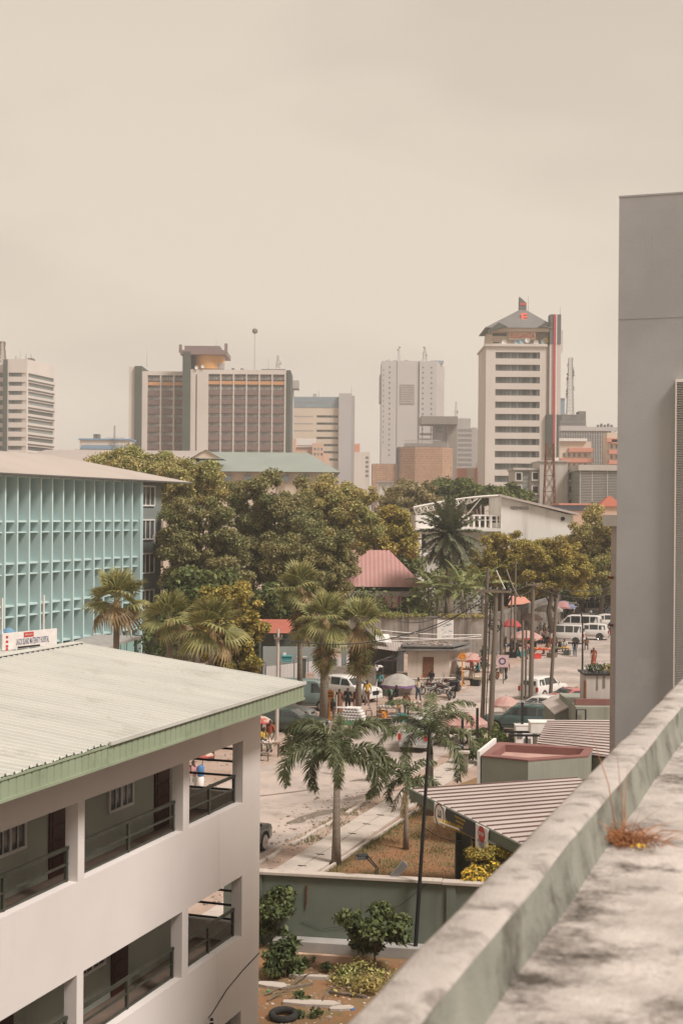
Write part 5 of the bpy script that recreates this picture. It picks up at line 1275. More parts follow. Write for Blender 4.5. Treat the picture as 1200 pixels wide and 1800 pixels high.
F.b('terrace_slab', M['hallwhite'], [(X(700), X(879.5), -1.5, .99, Z(934), Z(929)), (X(735), X(760), -2, .4, Z(978), Z(973))])
b = MB(); b.box(X(790), X(879), .6, .8, Z(907.5), Z(905)); b.box(X(790), X(879), .6, .8, Z(915), Z(914))
for k in range(9): b.box(X(792+10*k), X(795+10*k), .62, .78, Z(928), Z(907.5))
b.build('balustrade', M['hallwhite'], F.t)
F.b('opening', M['dark'], [(X(853), X(860), .9,.98, Z(919), Z(908)), (X(866), X(878), .9,.98, Z(919), Z(908)), (X(737),X(748),.4,.48,Z(965),Z(940))])
F.b('column', M['hallwhite'], [(X(735), X(740), -1.2, -.8, 0, Z(934)), (X(800), X(803), -1.2, -.8, 0, Z(934))])
b = MB(); pts = []
for k in range(15):
    f = k/14; px = 727+(880-727)*f; py = 893 - 22*math.sin(f*1.45); pts.append((X(px), .2, Z(py)))
for dy in (0, 1.2): b.tube([(p[0],p[1]+dy,p[2]) for p in pts], .16, 6)
low = [(p[0]+.3, .8, p[2]-.9*(1-i/14)**.3*(1 if i < 10 else .3)) for i, p in enumerate(pts)]
b.tube(low[:11], .09, 5)
for i in range(10): b.bar(pts[i], low[i+1 if i < 9 else i], .1); b.bar(low[i], pts[i+1], .1); b.bar((pts[i][0],1.4,pts[i][2]), low[i], .1)
b.bar(pts[9], (X(812),.8,Z(905)), .12); b.bar(pts[11], (X(822),.8,Z(905)), .12); b.bar(pts[0],(X(733),.8,Z(907)),.12); b.bar(pts[2],(X(737),.8,Z(907)),.12)
b.build('curved_truss', M['hallwhite'], F.t)

# stained compound wall and its return along the street
cwz = 3.5
w0 = P(606, 1150, 136); w1 = P(858, 1150, 136)
t = thing('stained_wall', 'long streaked pale compound wall topped with creeper behind the little kiosk', 'wall', (w0.x, 136, 0), 0)
b = MB(); b.box(0, w1.x-w0.x, 0, .25, 0, cwz); b.build('wall_face', M['stained'], t)
b = MB(); b.box(-.05, w1.x-w0.x+.1, -.05, .3, cwz+.002, cwz+.12); b.build('coping', M['bdark'], t)
rs = np.random.RandomState(31); bl = [(rs.uniform(0,w1.x-w0.x), .1+rs.normal(0,.1), cwz+.15, rs.uniform(.15,.38), .7) for _ in range(60)]
Pn, Nn, S = crown_cloud(rs, bl, 5000, .08); V, Fq = rhombi(Pn, Nn, S, rs); numesh('creeper', V, Fq, LM['olive'], t)
e0 = Vector((w1.x+.3, 136.2, 0)); e1 = P(985, 1055, 172); d = Vector((e1.x-e0.x, 172-136.2, 0))
t = thing('street_wall', 'fluted grey compound wall running away behind the market umbrellas', 'wall', e0, math.atan2(d.y, d.x))
b = MB(); b.box(0, d.length, 0, .25, 0, cwz); b.build('wall_face', M['stained'], t)
b = MB(); b.box(-.05, d.length, -.06, .3, cwz+.002, cwz+.35); b.build('coping', M['bdark'], t)
b = MB(); x = .3
while x < d.length: b.box(x, x+.18, -.06, -.001, 0, cwz); x += .55
b.build('fluting', M['stained'], t)
F = Near('tiled_roof_house', 'low house with an orange tiled roof showing above the fluted wall', 888, 158, 1058); X, Z = F.x, F.z
F.b('wall', M['peach'], [(.3, X(932), .5, 4, 0, Z(1064))]); b = MB(); b.add([(0,0,Z(1064)),(X(936),0,Z(1061)),(X(928),4,Z(1051)),(X(900),4,Z(1051))],[(0,1,2,3)]); b.build('roof', M['coral'], F.t)
# banner on a post
F = Near('paper_banner', 'white printed banner hung before the stained wall', 768, 133, 1105, cat='banner'); X, Z = F.x, F.z
F.b('sheet', M['white'], [(0, X(797), 0, .03, Z(1124), Z(1090))])
r = random.Random(3); b = MB()
for k in range(16): x = r.uniform(.15,1.25); z = Z(1121)+r.random()*1.3; b.box(x, x+r.uniform(.08,.3), -.012, -.002, z, z+r.uniform(.03,.08))
b.build('print_mark', M['bblue'], F.t); F.b('post', M['wood'], [(-.1,-.02,0,.06,0,Z(1085)), (X(797)+.02,X(797)+.1,0,.06,0,Z(1085))])
# kiosk with brown door
F = Near('kiosk_block', 'small cream block kiosk with a brown door under a littered double slab roof', 716, 115.2, 1170); X, Z = F.x, F.z
M['kiosk'] = mat('kiosk_cream', (.54,.465,.40), (.48,.41,.35), .9, rough=.95, grime=(.30,.25,.21), gscale=1.1, glo=.55, ghi=.78, streak=(.36,.30,.25), sscale=2)
wx = X(790); hk = Z(1143)
b = MB(); b.prism([(0,0),(wx,0),(wx+1.5,3.2),(.4,3.6)], 0, hk); b.build('wall', M['kiosk'], F.t)
b = MB(); b.prism([(-.7,-.6),(wx+.55,-.6),(wx+2.4,3.6),(-.3,4.2)], hk+.003, hk+.12); b.prism([(-.45,-.3),(wx+.25,-.3),(wx+1.9,3.4),(-.2,4.0)], hk+.28, hk+.38); b.build('roof_slab', M['bdark'], F.t)
F.b('roof_block', M['concrete'], [(-.1, wx, .2, .5, hk+.121, hk+.279), (.2, wx+1.2, 2.8, 3.0, hk+.121, hk+.279)])
r = random.Random(6); b = MB()
for k in range(40): b.cbox((r.uniform(0,wx+.3), r.uniform(0,3), hk+.40), (r.uniform(.1,.6),r.uniform(.05,.3),r.uniform(.03,.12)), r.uniform(0,3))
jb = b.build('roof_junk', M['pebble'], F.t)
b = MB(); b.box(X(743), X(762), -.05, -.005, .12, Z(1155)); dd = b.build('door', M['rust'], F.t); dd['label'] = 'brown door'
b = MB(); b.cbox((X(760),-.07,1.1),(.06,.05,.12)); b.build('handle', M['steel'], dd)
F.b('step', M['concrete'], [(X(735), X(770), -.6, -.06, 0, .11)])
# tin shelter
F = Near('tin_shelter', 'dark open shelter with a rippled tin roof left of the cream kiosk', 643, 118.5, 1170); X, Z = F.x, F.z
b = MB(); n = 34; vs = []; fs = []
for k in range(n+1):
    x = X(636)+(X(713)-X(636))*k/n; h = .05*(k%2); vs += [(x,-.6,Z(1136+10*k/n)+h),(x,2.6,Z(1127+8*k/n)+h)]
fs = [(2*k,2*k+2,2*k+3,2*k+1) for k in range(n)]; b.add(vs, fs); b.build('roof', M['rooflt'], F.t)
F.b('post', M['wood'], [(X(p)-.06, X(p)+.06, -.3, -.18, 0, Z(1143)) for p in (648, 690)]); F.b('back_wall', M['bdark'], [(X(640), X(712), 2.4, 2.5, 0, Z(1136)), (X(640),X(641),-.2,2.4,0,Z(1140))])
F.b('counter', M['bgreen'], [(X(675), X(697), .4, 1.2, 0, 1.1)]); F.b('counter_top', M['bgrey'], [(X(673), X(699), .3, 1.3, 1.102, 1.15)])
b = MB(); b.add([(X(655),.2,Z(1128)),(X(688),.2,Z(1130)),(X(684),1.8,Z(1118)),(X(662),1.8,Z(1117))],[(0,1,2,3)]); b.build('plastic_sheet', M['white'], F.t)
b = MB()
for k in range(4): b.tube([(X(650+4*k),-.5,Z(1170-3*k)),(X(690+4*k),-.3,Z(1150))], .02, 4)
b.build('prop', M['steel'], F.t)
# red roofed shed and yard fence to the left of the fan palms
F = Near('red_roofed_shed', 'dark open shed with a bright red ribbed roof behind the concrete pole', 452, 108, 1120); X, Z = F.x, F.z
M['redroof'] = mat('red_metal_roof', (.38,.12,.085), (.32,.10,.07), .6, rough=.6)
b = MB(); vs = []; n = 10
for k in range(n+1):
    f = k/n; vs += [(0,-1+3*f,Z(1111)+(Z(1092)-Z(1111))*f+.04*(k%2)),(X(522),-1+3*f,Z(1111)+(Z(1092)-Z(1111))*f+.04*(k%2))]
b.add(vs, [(2*k,2*k+1,2*k+3,2*k+2) for k in range(n)]); b.build('roof', M['redroof'], F.t)
F.b('back_wall', M['bgreen'], [(.1, X(520), 2.1, 2.3, 0, Z(1096))]); F.b('post', M['bgreen'], [(X(p)-.08, X(p)+.08, -.8, -.64, 0, Z(1112)) for p in (458, 486, 520)])
F = Near('grey_yard_wall', 'plain blue grey yard wall below the red shed', 462, 106, 1150, cat='wall'); X, Z = F.x, F.z
F.b('wall_face', mat('blue_grey_wall', (.27,.285,.27), rough=.9), [(0, X(575), 0, .2, 0, Z(1137))]); b = MB(); b.lathe([(0,0),(.13,0),(.13,.1),(0,.1)], (X(500),-.1,Z(1150)), 10, 'y'); b.build('lamp', M['white'], F.t)
tk = Near('blue_crate', 'turquoise plastic crate on the pale sloping fence', 496, 105, 1160, cat='crate'); b = MB(); b.box(0, tk.x(512), 0, .6, tk.z(1164), tk.z(1155)); b.build('crate_body', M['teal_cloth'], tk.t); b = MB(); b.box(-.05, tk.x(512)+.05, -.05, .65, tk.z(1155)+.002, tk.z(1155)+.06); b.build('rim', M['teal_cloth'], tk.t)
p0 = P(466, 1200, 101); p1 = P(650, 1200, 110); d = Vector((p1.x-p0.x, 9, 0))
t = thing('pale_fence', 'pale corrugated yard fence with wire along its top left of the skirted palms', 'fence', (p0.x,101,0), math.atan2(d.y,d.x))
b = MB(); b.box(0, d.length, 0, .06, 0, 2.5); b.build('panel', mat('pale_sheet', (.46,.42,.40), (.40,.365,.345), .6, rough=.8, rib=('x',3,.8)), t)
b = MB()
for z in (2.62, 2.75): b.tube([(0,0,z),(d.length,0,z)], .012, 4)
b.build('wire', M['steel'], t); b = MB()
for k in range(6): b.box(k*1.5, k*1.5+.06, -.05, -.001, 0, 2.8)
b.build('post', M['steel'], t)
for lab, px, py0, py1, wpx, Y in (('stout dark green gate pillar left of the wooden gate',530,1158,1210,15,99.5), ('slim grey gate pillar right of the middle fan palm',604,1138,1180,9,106), ('slender purple grey post beside the middle palm trunk', 574,1150,1200,8,100)):
    a = P(px-wpx/2, py1, Y); c = P(px+wpx/2, py1, Y); t = thing('gate_pillar', lab, 'pillar', (a.x, Y, 0), 0, group='gate pillars')
    b = MB(); b.box(0, c.x-a.x, 0, .5, 0, P(px,py0,Y).z); b.build('shaft', M['bgreen'] if wpx > 10 else M['slategr'], t); b = MB(); b.box(-.06, c.x-a.x+.06, -.06, .56, P(px,py0,Y).z+.002, P(px,py0,Y).z+.12); b.build('cap', M['concrete'], t)
F = Near('slatted_gate', 'low peach wooden slat gate beside the dark green pillar', 536, 99, 1195, cat='gate'); X, Z = F.x, F.z
b = MB()
for k in range(7): b.box(X(537+2.3*k), X(538.6+2.3*k), 0, .04, .05, Z(1183)+.05*(k%2))
b.build('slat', M['peach'], F.t); F.b('rail', M['peach'], [(0, X(553), .041, .08, Z(1188), Z(1186)), (0, X(553), .041, .08, Z(1200), Z(1198))])
F = Near('rubble_wall', 'rough stone wall between the middle and right fan palms', 577, 104, 1190, cat='wall'); X, Z = F.x, F.z
M['stonew'] = mat('rough_stone', (.27,.23,.19), (.17,.145,.12), 3.5, rough=.95, bump=1, bscale=7, grime=(.10,.085,.07), gscale=3)
F.b('wall_face', M['stonew'], [(0, X(660), 0, .3, 0, Z(1172))])

# planter walls of the roundabout-like island
def low_wall(lab, pxa, pya, pxb, pyb, h, w_=.35, m='slab'):
    a = G(pxa,pya); c = G(pxb,pyb); d = c-a; t = thing('low_wall', lab, 'kerb wall', a, math.atan2(d.y,d.x), group='low concrete planter walls')
    b = MB(); b.box(0, d.length, 0, w_, 0, h); b.build('wall_face', M[m], t, bevel=.03); b = MB(); b.box(-.04, d.length+.04, -.04, w_+.04, h+.002, h+.08); b.build('coping', M[m], t, bevel=.02); return t
low_wall('front planter wall below the big grey umbrella', 645, 1222, 760, 1219, .55)
low_wall('rear planter wall at the feet of the cream kiosk', 690, 1206, 800, 1203, .45)
low_wall('short planter wall beside the motorbikes', 768, 1218, 812, 1206, .3)
low_wall('low wall stub near the umbrella with red valance', 800, 1196, 842, 1180, .4)
blob_patch('island_earth', (G(705,1214).x, G(705,1214).y+2.4), 4.2, 2.6, 9, M['slab'], .02)

# ================================================================== right hand street buildings
M['striperoof'] = mat('ribbed_pale_roof', (.47,.405,.37), (.41,.35,.32), .5, rough=.7, grime=(.40,.33,.29), gscale=.7, glo=.55, ghi=.8)
M['ribdark'] = mat('roof_rib_shadow', (.17,.105,.095), rough=.8)  # one even dark brown for the raised ribs on the pale sheets
M['greygreen'] = mat('grey_green_wall', (.27,.275,.225), (.235,.24,.20), .7, rough=.9, streak=(.17,.175,.14), sscale=1.5, slo=.5, shi=.8)
M['redrim'] = mat('red_oxide_rim', (.23,.105,.09), (.185,.085,.075), 1, rough=.8)
M['redfloor'] = mat('red_oxide_floor', (.48,.31,.26), (.38,.23,.19), .9, rough=.9, grime=(.24,.14,.12), gscale=1.1, glo=.52, ghi=.75)
# gate canopy
zc = 3.55
A_ = G(720,1386,zc-.1); B_ = G(1010,1366,zc+.45); C_ = G(932,1492,zc-.1); D_ = Vector((12.5, 41.0, zc+.45))
org = Vector((A_.x, A_.y, 0)); t = thing('gate_canopy', 'wide pale ribbed gate canopy with a dark green fascia and small hanging signs', 'canopy', org)
n = 13; b = MB(); l = lambda v: (v.x-org.x, v.y-org.y, v.z)
C2 = C_ + (C_-A_)*.25
b.add([l(A_), l(C2), l(D_), l(B_)], [(0,1,2,3)]); rf2 = b.build('roof', M['striperoof'], t); q = rf2.modifiers.new('t','SOLIDIFY'); q.thickness = .04
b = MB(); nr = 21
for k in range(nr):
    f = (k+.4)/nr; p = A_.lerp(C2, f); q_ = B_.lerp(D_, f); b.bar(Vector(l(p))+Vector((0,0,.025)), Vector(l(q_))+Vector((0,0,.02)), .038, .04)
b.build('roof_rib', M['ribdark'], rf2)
dn = (C2-A_).normalized(); off = Vector((dn.y, -dn.x, 0)).normalized()*-1
b = MB(); b.bar(Vector(l(A_))+Vector((0,0,-.22)), Vector(l(C2))+Vector((0,0,-.22)), .06, .32); b.bar(Vector(l(A_))+Vector((0,0,-.04)), Vector(l(C2))+Vector((0,0,-.04)), .10, .04); b.build('fascia', M['gwall'], t)
b = MB(); b.bar(Vector(l(A_))+Vector((.3,-.1,-.2)), Vector(l(B_))+Vector((0,-.1,-.7)), .08, .25); b.build('beam', M['rail'], t)
pc2 = G(814,1434,3.0); b = MB(); b.cbox((pc2.x-org.x, pc2.y-org.y, 1.5), (.42,.42,3.0), .4); b.build('column', M['gwall'], t)
b = MB(); b.cbox((pc2.x-org.x, pc2.y-org.y, .12), (.7,.7,.24), .4); b.build('column_base', M['peach'], t)
for (dx, dy) in ((1.5,-3.5),(8,.5),(7.5,-9)): b = MB(); b.cbox((dx,dy,1.7),(.2,.2,3.3)); b.build('column', M['rail'], t)
# gate under the canopy
gt = thing('sliding_gate', 'dark barred sliding gate standing under the ribbed canopy', 'gate', (pc2.x+.3, pc2.y-.3, 0), math.atan2(-9.2,3.1)+.25)
b = MB(); b.box(0, 7, -.03, .03, .1, .18); b.box(0,7,-.03,.03,2.2,2.28)
for k in range(48): b.box(.05+k*.147, .08+k*.147, -.015, .015, .18, 2.2)
b.build('gate_leaf', M['black'], gt); b = MB(); b.box(0,7,.06,.09,.15,2.1); b.build('gate_sheet', M['bgreen'], gt)
b = MB(); 
for k in range(26):
    pass
sb = thing('security_booth', 'dark guard booth in the shade below the canopy', 'booth', (pc2.x+2.2, pc2.y+1.2, 0), -TH)
b = MB(); b.wall(0, 4.5, 0, 2.8, [(1,2.6,1.1,2.2)], 0, .15); b.box(0,4.5,.16,3.2,0,2.8); b.build('wall', M['bgreen'], sb); b = MB(); b.box(1,2.6,.151,.158,1.1,2.2); b.build('window', M['glass'], sb)
# spiked rail hanging out of the canopy
sp0 = G(772,1446,3.0); sp1 = G(836,1469,2.9)
t2 = thing('spiked_rail', 'yellow striped spiked rail jutting from the canopy corner', 'rail', sp0)
d = sp1-sp0; b = MB(); b.tube([(0,0,0), tuple(d)], .035, 6); b.build('bar', M['white'], t2); b = MB()
for k in range(22): p = d*(k/21); b.tube([tuple(p), (p.x-.04, p.y+.02, p.z+.16)], [.022,.004], 4); b.tube([tuple(p), (p.x+.04, p.y-.02, p.z-.13)], [.022,.004], 4)
b.build('spike', M['yellow'], t2)
# signs hung on the fascia
def canopy_sign(lab, f, wd_, hg, kind):
    p = A_.lerp(C_, f) ; ang = math.atan2(dn.y, dn.x)
    o = thing('hanging_sign', lab, 'sign', (p.x, p.y, zc-.12-hg), ang)
    # local -y must face the viewer
    s = -1 if math.sin(ang) < 0 else 1
    b = MB(); b.box(0, wd_, -.10, -.07, 0, hg); bo = b.build('board', M['white'] if kind != 'yellow' else M['black'], o)
    yv = -.104; rot = (rad(90),0,0)
    if kind == 'ring':
        b = MB(); b.lathe([(wd_*.36,0),(wd_*.43,0),(wd_*.43,.004),(wd_*.36,.004),(wd_*.36,0)], (wd_/2, yv-.002, hg/2), 24, 'y', cap=False); b.build('ring', M['redrim'], bo)
        text_part('10', wd_*.36, M['black'], bo, (wd_/2, yv, hg*.55), rot, bold=.004, ext=.002); text_part('KM/H', wd_*.13, M['black'], bo, (wd_/2, yv, hg*.40), rot, ext=.002)
    elif kind == 'stop':
        b = MB(); b.lathe([(0,0),(wd_*.28,0),(wd_*.28,.004),(0,.004)], (wd_/2, yv, hg*.68), 20, 'y'); b.build('disc', M['red'], bo)
        text_part('STOP', wd_*.17, M['white'], bo, (wd_/2, yv-.008, hg*.68), rot, bold=.003, ext=.002)
        for k, tx in enumerate(('SECURITY', 'CHECK', 'POINT')): text_part(tx, wd_*.14, M['black'], bo, (wd_/2, yv, hg*(.38-.12*k)), rot, ext=.002)
    else:
        for k in range(3):
            text_part(('WELCOME TO THE CAR PARK','PLEASE DRIVE SLOWLY','OBEY ALL SIGNS')[k], hg*.2, M['yellow'], bo, (wd_/2, yv, hg*(.78-.27*k)), rot, ext=.002, sx=.62)
    return o
canopy_sign('left of the two white hanging boards with a speed limit ring', .26, .95, .68, 'ring')
canopy_sign('dark hanging board with rows of small yellow lettering', .37, 2.3, .5, 'yellow')
canopy_sign('white hanging board with a red stop disc', .615, .95, .8, 'stop')
canopy_sign('right white hanging board with a ring, nearest the parapet', .97, .95, .72, 'ring')

# flat roofed hexagonal lodge with red rim
zt = 3.7
pts = [G(846,1331,zt), G(928,1339,zt), G(1033,1331,zt), G(1041,1317,zt), G(876,1307,zt)]
c = sum(pts, Vector())/5; lg = thing('gate_lodge', 'grey green flat roofed lodge with a red oxide parapet rim', 'lodge', (c.x, c.y, 0))
q = [(p.x-c.x, p.y-c.y) for p in pts]
b = MB(); inner = [(x*.84, y*.72) for x, y in q]; n = 5
vs = [(x,y,0) for x,y in q] + [(x,y,zt) for x,y in q]; b.add(vs, [(i,(i+1)%n,n+(i+1)%n,n+i) for i in range(n)]); b.build('wall', M['greygreen'], lg)
b = MB(); vs = [(x*1.01,y*1.01,zt) for x,y in q]+[(x*1.01,y*1.01,zt+.06) for x,y in q]+[(x,y,zt+.06) for x,y in inner]+[(x,y,zt-.26) for x,y in inner]
fs = []
for i in range(n):
    j = (i+1)%n; fs += [(i,j,n+j,n+i),(n+i,n+j,2*n+j,2*n+i),(2*n+i,2*n+j,3*n+j,3*n+i)]
b.add(vs, fs); b.build('rim', M['redrim'], lg)
b = MB(); b.add([(x*.998,y*.998,zt-.25) for x,y in inner], [tuple(range(5))]); b.build('roof_deck', M['redfloor'], lg)
b = MB(); b.tube([(-.6,-.35,zt-.21),(1.1,.55,zt-.21)], .03, 6); b.build('roof_pipe', M['redrim'], lg)
b = MB(); b.bar((q[0][0]-.12,q[0][1],zt/2+.1),(q[4][0]-.15,q[4][1],zt/2+.1),.12,zt+.25); b.build('end_pier', M['white'], lg)
# second ribbed roof
zc = 3.9
A_ = G(940,1312,zc-.35); B_ = G(962,1266,zc); C_ = G(1110,1266,zc); D_ = G(1110,1336,zc-.35)
org = Vector((A_.x, A_.y, 0)); t = thing('ribbed_roof_shed', 'shed with a pale ribbed roof whose stripes run level, against the grey tower', 'shed', org)
b = MB(); pl = [l(p) for p in (A_, D_, C_, B_)]; b.add(pl, [(0,1,2,3)]); r2 = b.build('roof', M['striperoof'], t); r2.modifiers.new('t','SOLIDIFY').thickness = .04
b = MB()
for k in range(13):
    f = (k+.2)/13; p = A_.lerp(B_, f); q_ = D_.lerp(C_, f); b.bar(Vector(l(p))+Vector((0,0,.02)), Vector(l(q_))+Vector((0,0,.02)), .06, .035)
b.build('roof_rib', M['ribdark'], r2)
b = MB(); b.prism([(p[0]*.97+.2, p[1]+.2) for p in pl[:2]]+[(p[0]*.97, p[1]-.2) for p in pl[2:]], 0, 3.4); b.build('wall', M['greygreen'], t)
# generator, switch cabinets, tanks behind the lodge
def unit(name, lab, cat, px, py, w_, d_, h, m, base=0.0, rz=0, parts=()):
    c = G(px, py, base); o = thing(name, lab, cat, c, rz); b = MB(); b.box(-w_/2,w_/2,-d_/2,d_/2,0,h); b.build('cabinet', M[m], o, bevel=.03)
    b = MB(); b.box(-w_/2-.02,w_/2+.02,-d_/2-.02,d_/2+.02,h+.002,h+.05); b.build('lid', M[m], o)
    for (x0,x1,z0,z1,mm) in parts: b = MB(); b.box(x0*w_/2,x1*w_/2,-d_/2-.03,-d_/2-.002,z0*h,z1*h); b.build('door_panel', M[mm], o)
    return o
unit('generator', 'cream generator canopy on a dark frame behind the red rimmed lodge', 'generator', 953, 1288, 1.35, 1.0, .55, 'white', 2.2)
b = MB(); c = G(953,1288,2.2)
fr = thing('steel_gantry', 'dark steel frame carrying the cream generator canopy', 'frame', (c.x, c.y, 0)); 
b.box(-1.8,1.6,-.65,-.55,2.08,2.19); b.box(-1.8,1.6,.5,.6,2.08,2.19)
for x in (-1.75,-.9,.1,1.5): b.box(x-.06,x+.06,-.66,-.54,0,2.07)
b.build('frame', M['black'], fr)
unit('switch_cabinet', 'pale switch cabinet with two dark panels below the gantry', 'cabinet', 919, 1330, .95, .7, 1.75, 'white', 0, 0, ((-.8,-.2,.6,.8,'bdark'),(.0,.8,.3,.6,'bdark')))
unit('switch_cabinet', 'second pale cabinet beside the ribbed roof end', 'cabinet', 955, 1325, .9, .7, 1.7, 'white', 0, .1, ((-.7,.7,.5,.7,'bdark'),))
unit('air_conditioner', 'round grilled air conditioner box beside the grey tower', 'air conditioner', 1082, 1272, .9, .4, .8, 'white', 2.0, 0, ((-.5,.5,.2,.8,'bdark'),))
# small gabled roof and boxes right of the street
F = Near('gabled_booth', 'small pink grey booth with a low gabled roof beside the near kerb', 968, 82, 1250); X, Z = F.x, F.z
b = MB(); b.add([(X(966),-1.5,Z(1248)),(X(1002),-1.5,Z(1231)),(X(1042),-1.5,Z(1247)),(X(966),3.5,Z(1248)),(X(1002),3.5,Z(1231)),(X(1042),3.5,Z(1247))],[(0,1,4,3),(1,2,5,4)]); r_ = b.build('roof', M['striperoof'], F.t); r_.modifiers.new('t','SOLIDIFY').thickness = .08
b = MB(); b.ext([(X(970),0),(X(1036),0),(X(1036),Z(1250)),(X(1002),Z(1235)),(X(970),Z(1250))], -1.2, 3.2); b.build('wall', M['greygreen'], F.t)
F.b('awning', M['rooflt'], [(X(975), X(1010), -2.2, -1.21, Z(1262), Z(1259))])
F = Near('walled_planter_house', 'grey green walled house with a red band and a stained planter wall on its roof', 1030, 78, 1240); X, Z = F.x, F.z
F.b('wall', M['greygreen'], [(X(1012), X(1100), 0, 6, 0, Z(1243))]); F.b('red_band', M['redrim'], [(X(1014), X(1100), .6, .9, Z(1243)+.01, Z(1232))]); 
F.b('planter_wall', M['dingy'], [(X(1036), X(1100), 1.2, 3.2, Z(1243)+.01, Z(1192))]); F.b('planter_coping', M['black'], [(X(1032), X(1100), 1.1, 3.3, Z(1192)+.01, Z(1188.5))])
F.b('stain', M['bdark'], [(X(1055), X(1057), 1.17, 1.199, Z(1218), Z(1193)), (X(1066), X(1070), 1.17, 1.199, Z(1214), Z(1193))])
F.b('pipe', M['rust'], [(X(1031), X(1035), .9, 1.1, Z(1262), Z(1200))])
b = MB(); b.tube([(X(1012),-.2,Z(1278)),(X(1012),-.2,Z(1247)),(X(1028),-.2,Z(1247)),(X(1028),-.2,Z(1278))], .05, 6); b.build('vent_pipe', M['black'], F.t)
pz = Z(1190)
pl_ = [(1042,'leafy pot plant with small white flowers on the planter wall',.5,'bush'),(1052,'trailing green plant beside the flowering pot',.35,'bush'),(1078,'low green plant at the tower end of the planter wall',.45,'olive')]
for i, (px, lab, r_, lf) in enumerate(pl_):
    v = P(px, 1185, 80); tree('potted_plant', lab, (v.x, 80.2, pz+.25), (r_, .4, r_*.6), lf, 900, .05, 200+i, trunk_r=.03, nb=8, cat='plant', trunk_to=pz, lower=-.9)
rs = np.random.RandomState(4); v = P(1046, 1180, 79.8); Pn = np.stack([rs.uniform(-.7,.7,120), rs.uniform(-.1,.1,120), rs.uniform(.0,.7,120)],1); V, Fq = rhombi(Pn, rs.normal(size=(120,3)), np.full(120,.035), rs)
fl_ = numesh('white_blossom', V, Fq, M['white']); fl_.location = (v.x, 79.7, pz); tag(fl_, 'small white blossoms scattered over the pot plant on the planter wall', 'flowers', kind='stuff')

# ================================================================== poles and wires
M['polewood'] = mat('grey_pole', (.17,.14,.11), (.12,.10,.08), 2.5, stretch=(1,1,.1), rough=.95)
def pole(lab, pb, pt_, w_, arms=(), name='utility_pole', group='poles along the market street', m='polewood', Y=None, extra=None, cat='pole'):
    a = G(*pb) if Y is None else Vector((P(pb[0],pb[1],Y).x, Y, 0)); Yp = a.y; top = P(pt_[0], pt_[1], Yp); t = thing(name, lab, cat, a, 0, group)
    r_ = w_*.38/FPX*Yp; b = MB(); dx = top.x-a.x
    b.tube([(0,0,0),(dx*.5,0,top.z*.5),(dx,0,top.z)], [r_*1.15, r_, r_*.8], 10); b.build('shaft', M[m], t, smooth=True)
    for (py, hl, ins) in arms:
        z = P(pt_[0],py,Yp).z; xx = dx*z/top.z; hw = hl/FPX*Yp; q = MB(); q.box(xx-hw, xx+hw, -r_-.08, -r_, z-.06, z+.06); ar = q.build('crossarm', M['wood'] if m != 'black' else M['black'], t)
        q = MB()
        for k in range(ins):
            x_ = xx-hw*.9+2*hw*.9*k/max(1,ins-1); q.lathe([(.03,0),(.07,.04),(.03,.07),(.07,.11),(.03,.14),(0,.16)], (x_, -r_-.04, z+.06), 8)
        q.build('insulator', M['bdark'], ar)
    return t, Vector((a.x+dx, a.y, top.z))
tops = {}
_, tops['a'] = pole('left leaning pole of the close pair carrying the wide crossarm', (846,1306), (857,998), 9, [(1038,20,4)])
_, tops['b'] = pole('thicker right pole of the close pair beside the green rubbish', (861,1308), (872,1040), 12, [(1040,26,5)])
_, tops['c'] = pole('pole with a pinkish notice board standing on the far kerb', (880,1184), (883,1032), 8, [(1040,16,3)])
pole('thin dark pole standing just right of the notice board pole', (897,1150), (899,1048), 4.5, m='bark')
_, tops['d'] = pole('thin dark pole reaching above the crossarms into the trees', (904,1152), (906,985), 5, m='bark')
pole('short dark stump pole left of the thickest pole', (917,1242), (919,1090), 6)
pole('thin rusty stump pole touching the thickest pole', (923,1236), (925,1102), 4.5, m='bark')
_, tops['e'] = pole('thickest weathered pole with a short crossarm beside the white pickup', (932,1242), (937,1024), 10.5, [(1028,14,3)])
_, tops['f'] = pole('leaning pole right of the white pickup', (966,1240), (978,1052), 8)
pole('concrete pole with a short crossbar at the edge of the pale metal roof', (486,1312), (489,1106), 8, [(1122,7,2)], m='slab')
pole('rusty post standing before the stained wall', (702,1148), (703,1094), 4, m='rust'); pole('thin dark post left of the paper banner', (716,1150), (718,1070), 3.5, m='bark')
pole('slanting bamboo pole between the banana plants', (800,1150), (784,1050), 3, m='polewood'); pole('straight timber pole under the banana leaves', (822,1150), (819,1048), 5)
pole('second timber pole under the banana leaves, leaning left', (835,1150), (826,1062), 4)
# notice board, junction clutter
c = P(869,1160,114.6); nb_ = thing('notice_board', 'pinkish square notice board with a round mark fixed to a pole', 'sign', (c.x, 112.6, 0)); z0 = P(869,1173,112.6).z; z1 = P(869,1152,112.6).z
b = MB(); b.box(0, .9, 0, .05, z0, z1); bo = b.build('board', mat('faded_pink_board', (.52,.36,.37), rough=.8), nb_); b = MB(); b.lathe([(.18,0),(.28,0),(.28,.01),(.18,.01),(.18,0)], (.4,-.012,(z0+z1)/2), 16, 'y', cap=False); b.build('round_mark', M['navy'], bo); b = MB(); b.box(.45,.53,.051,.12,0,z1-.1); b.build('post', M['polewood'], nb_)
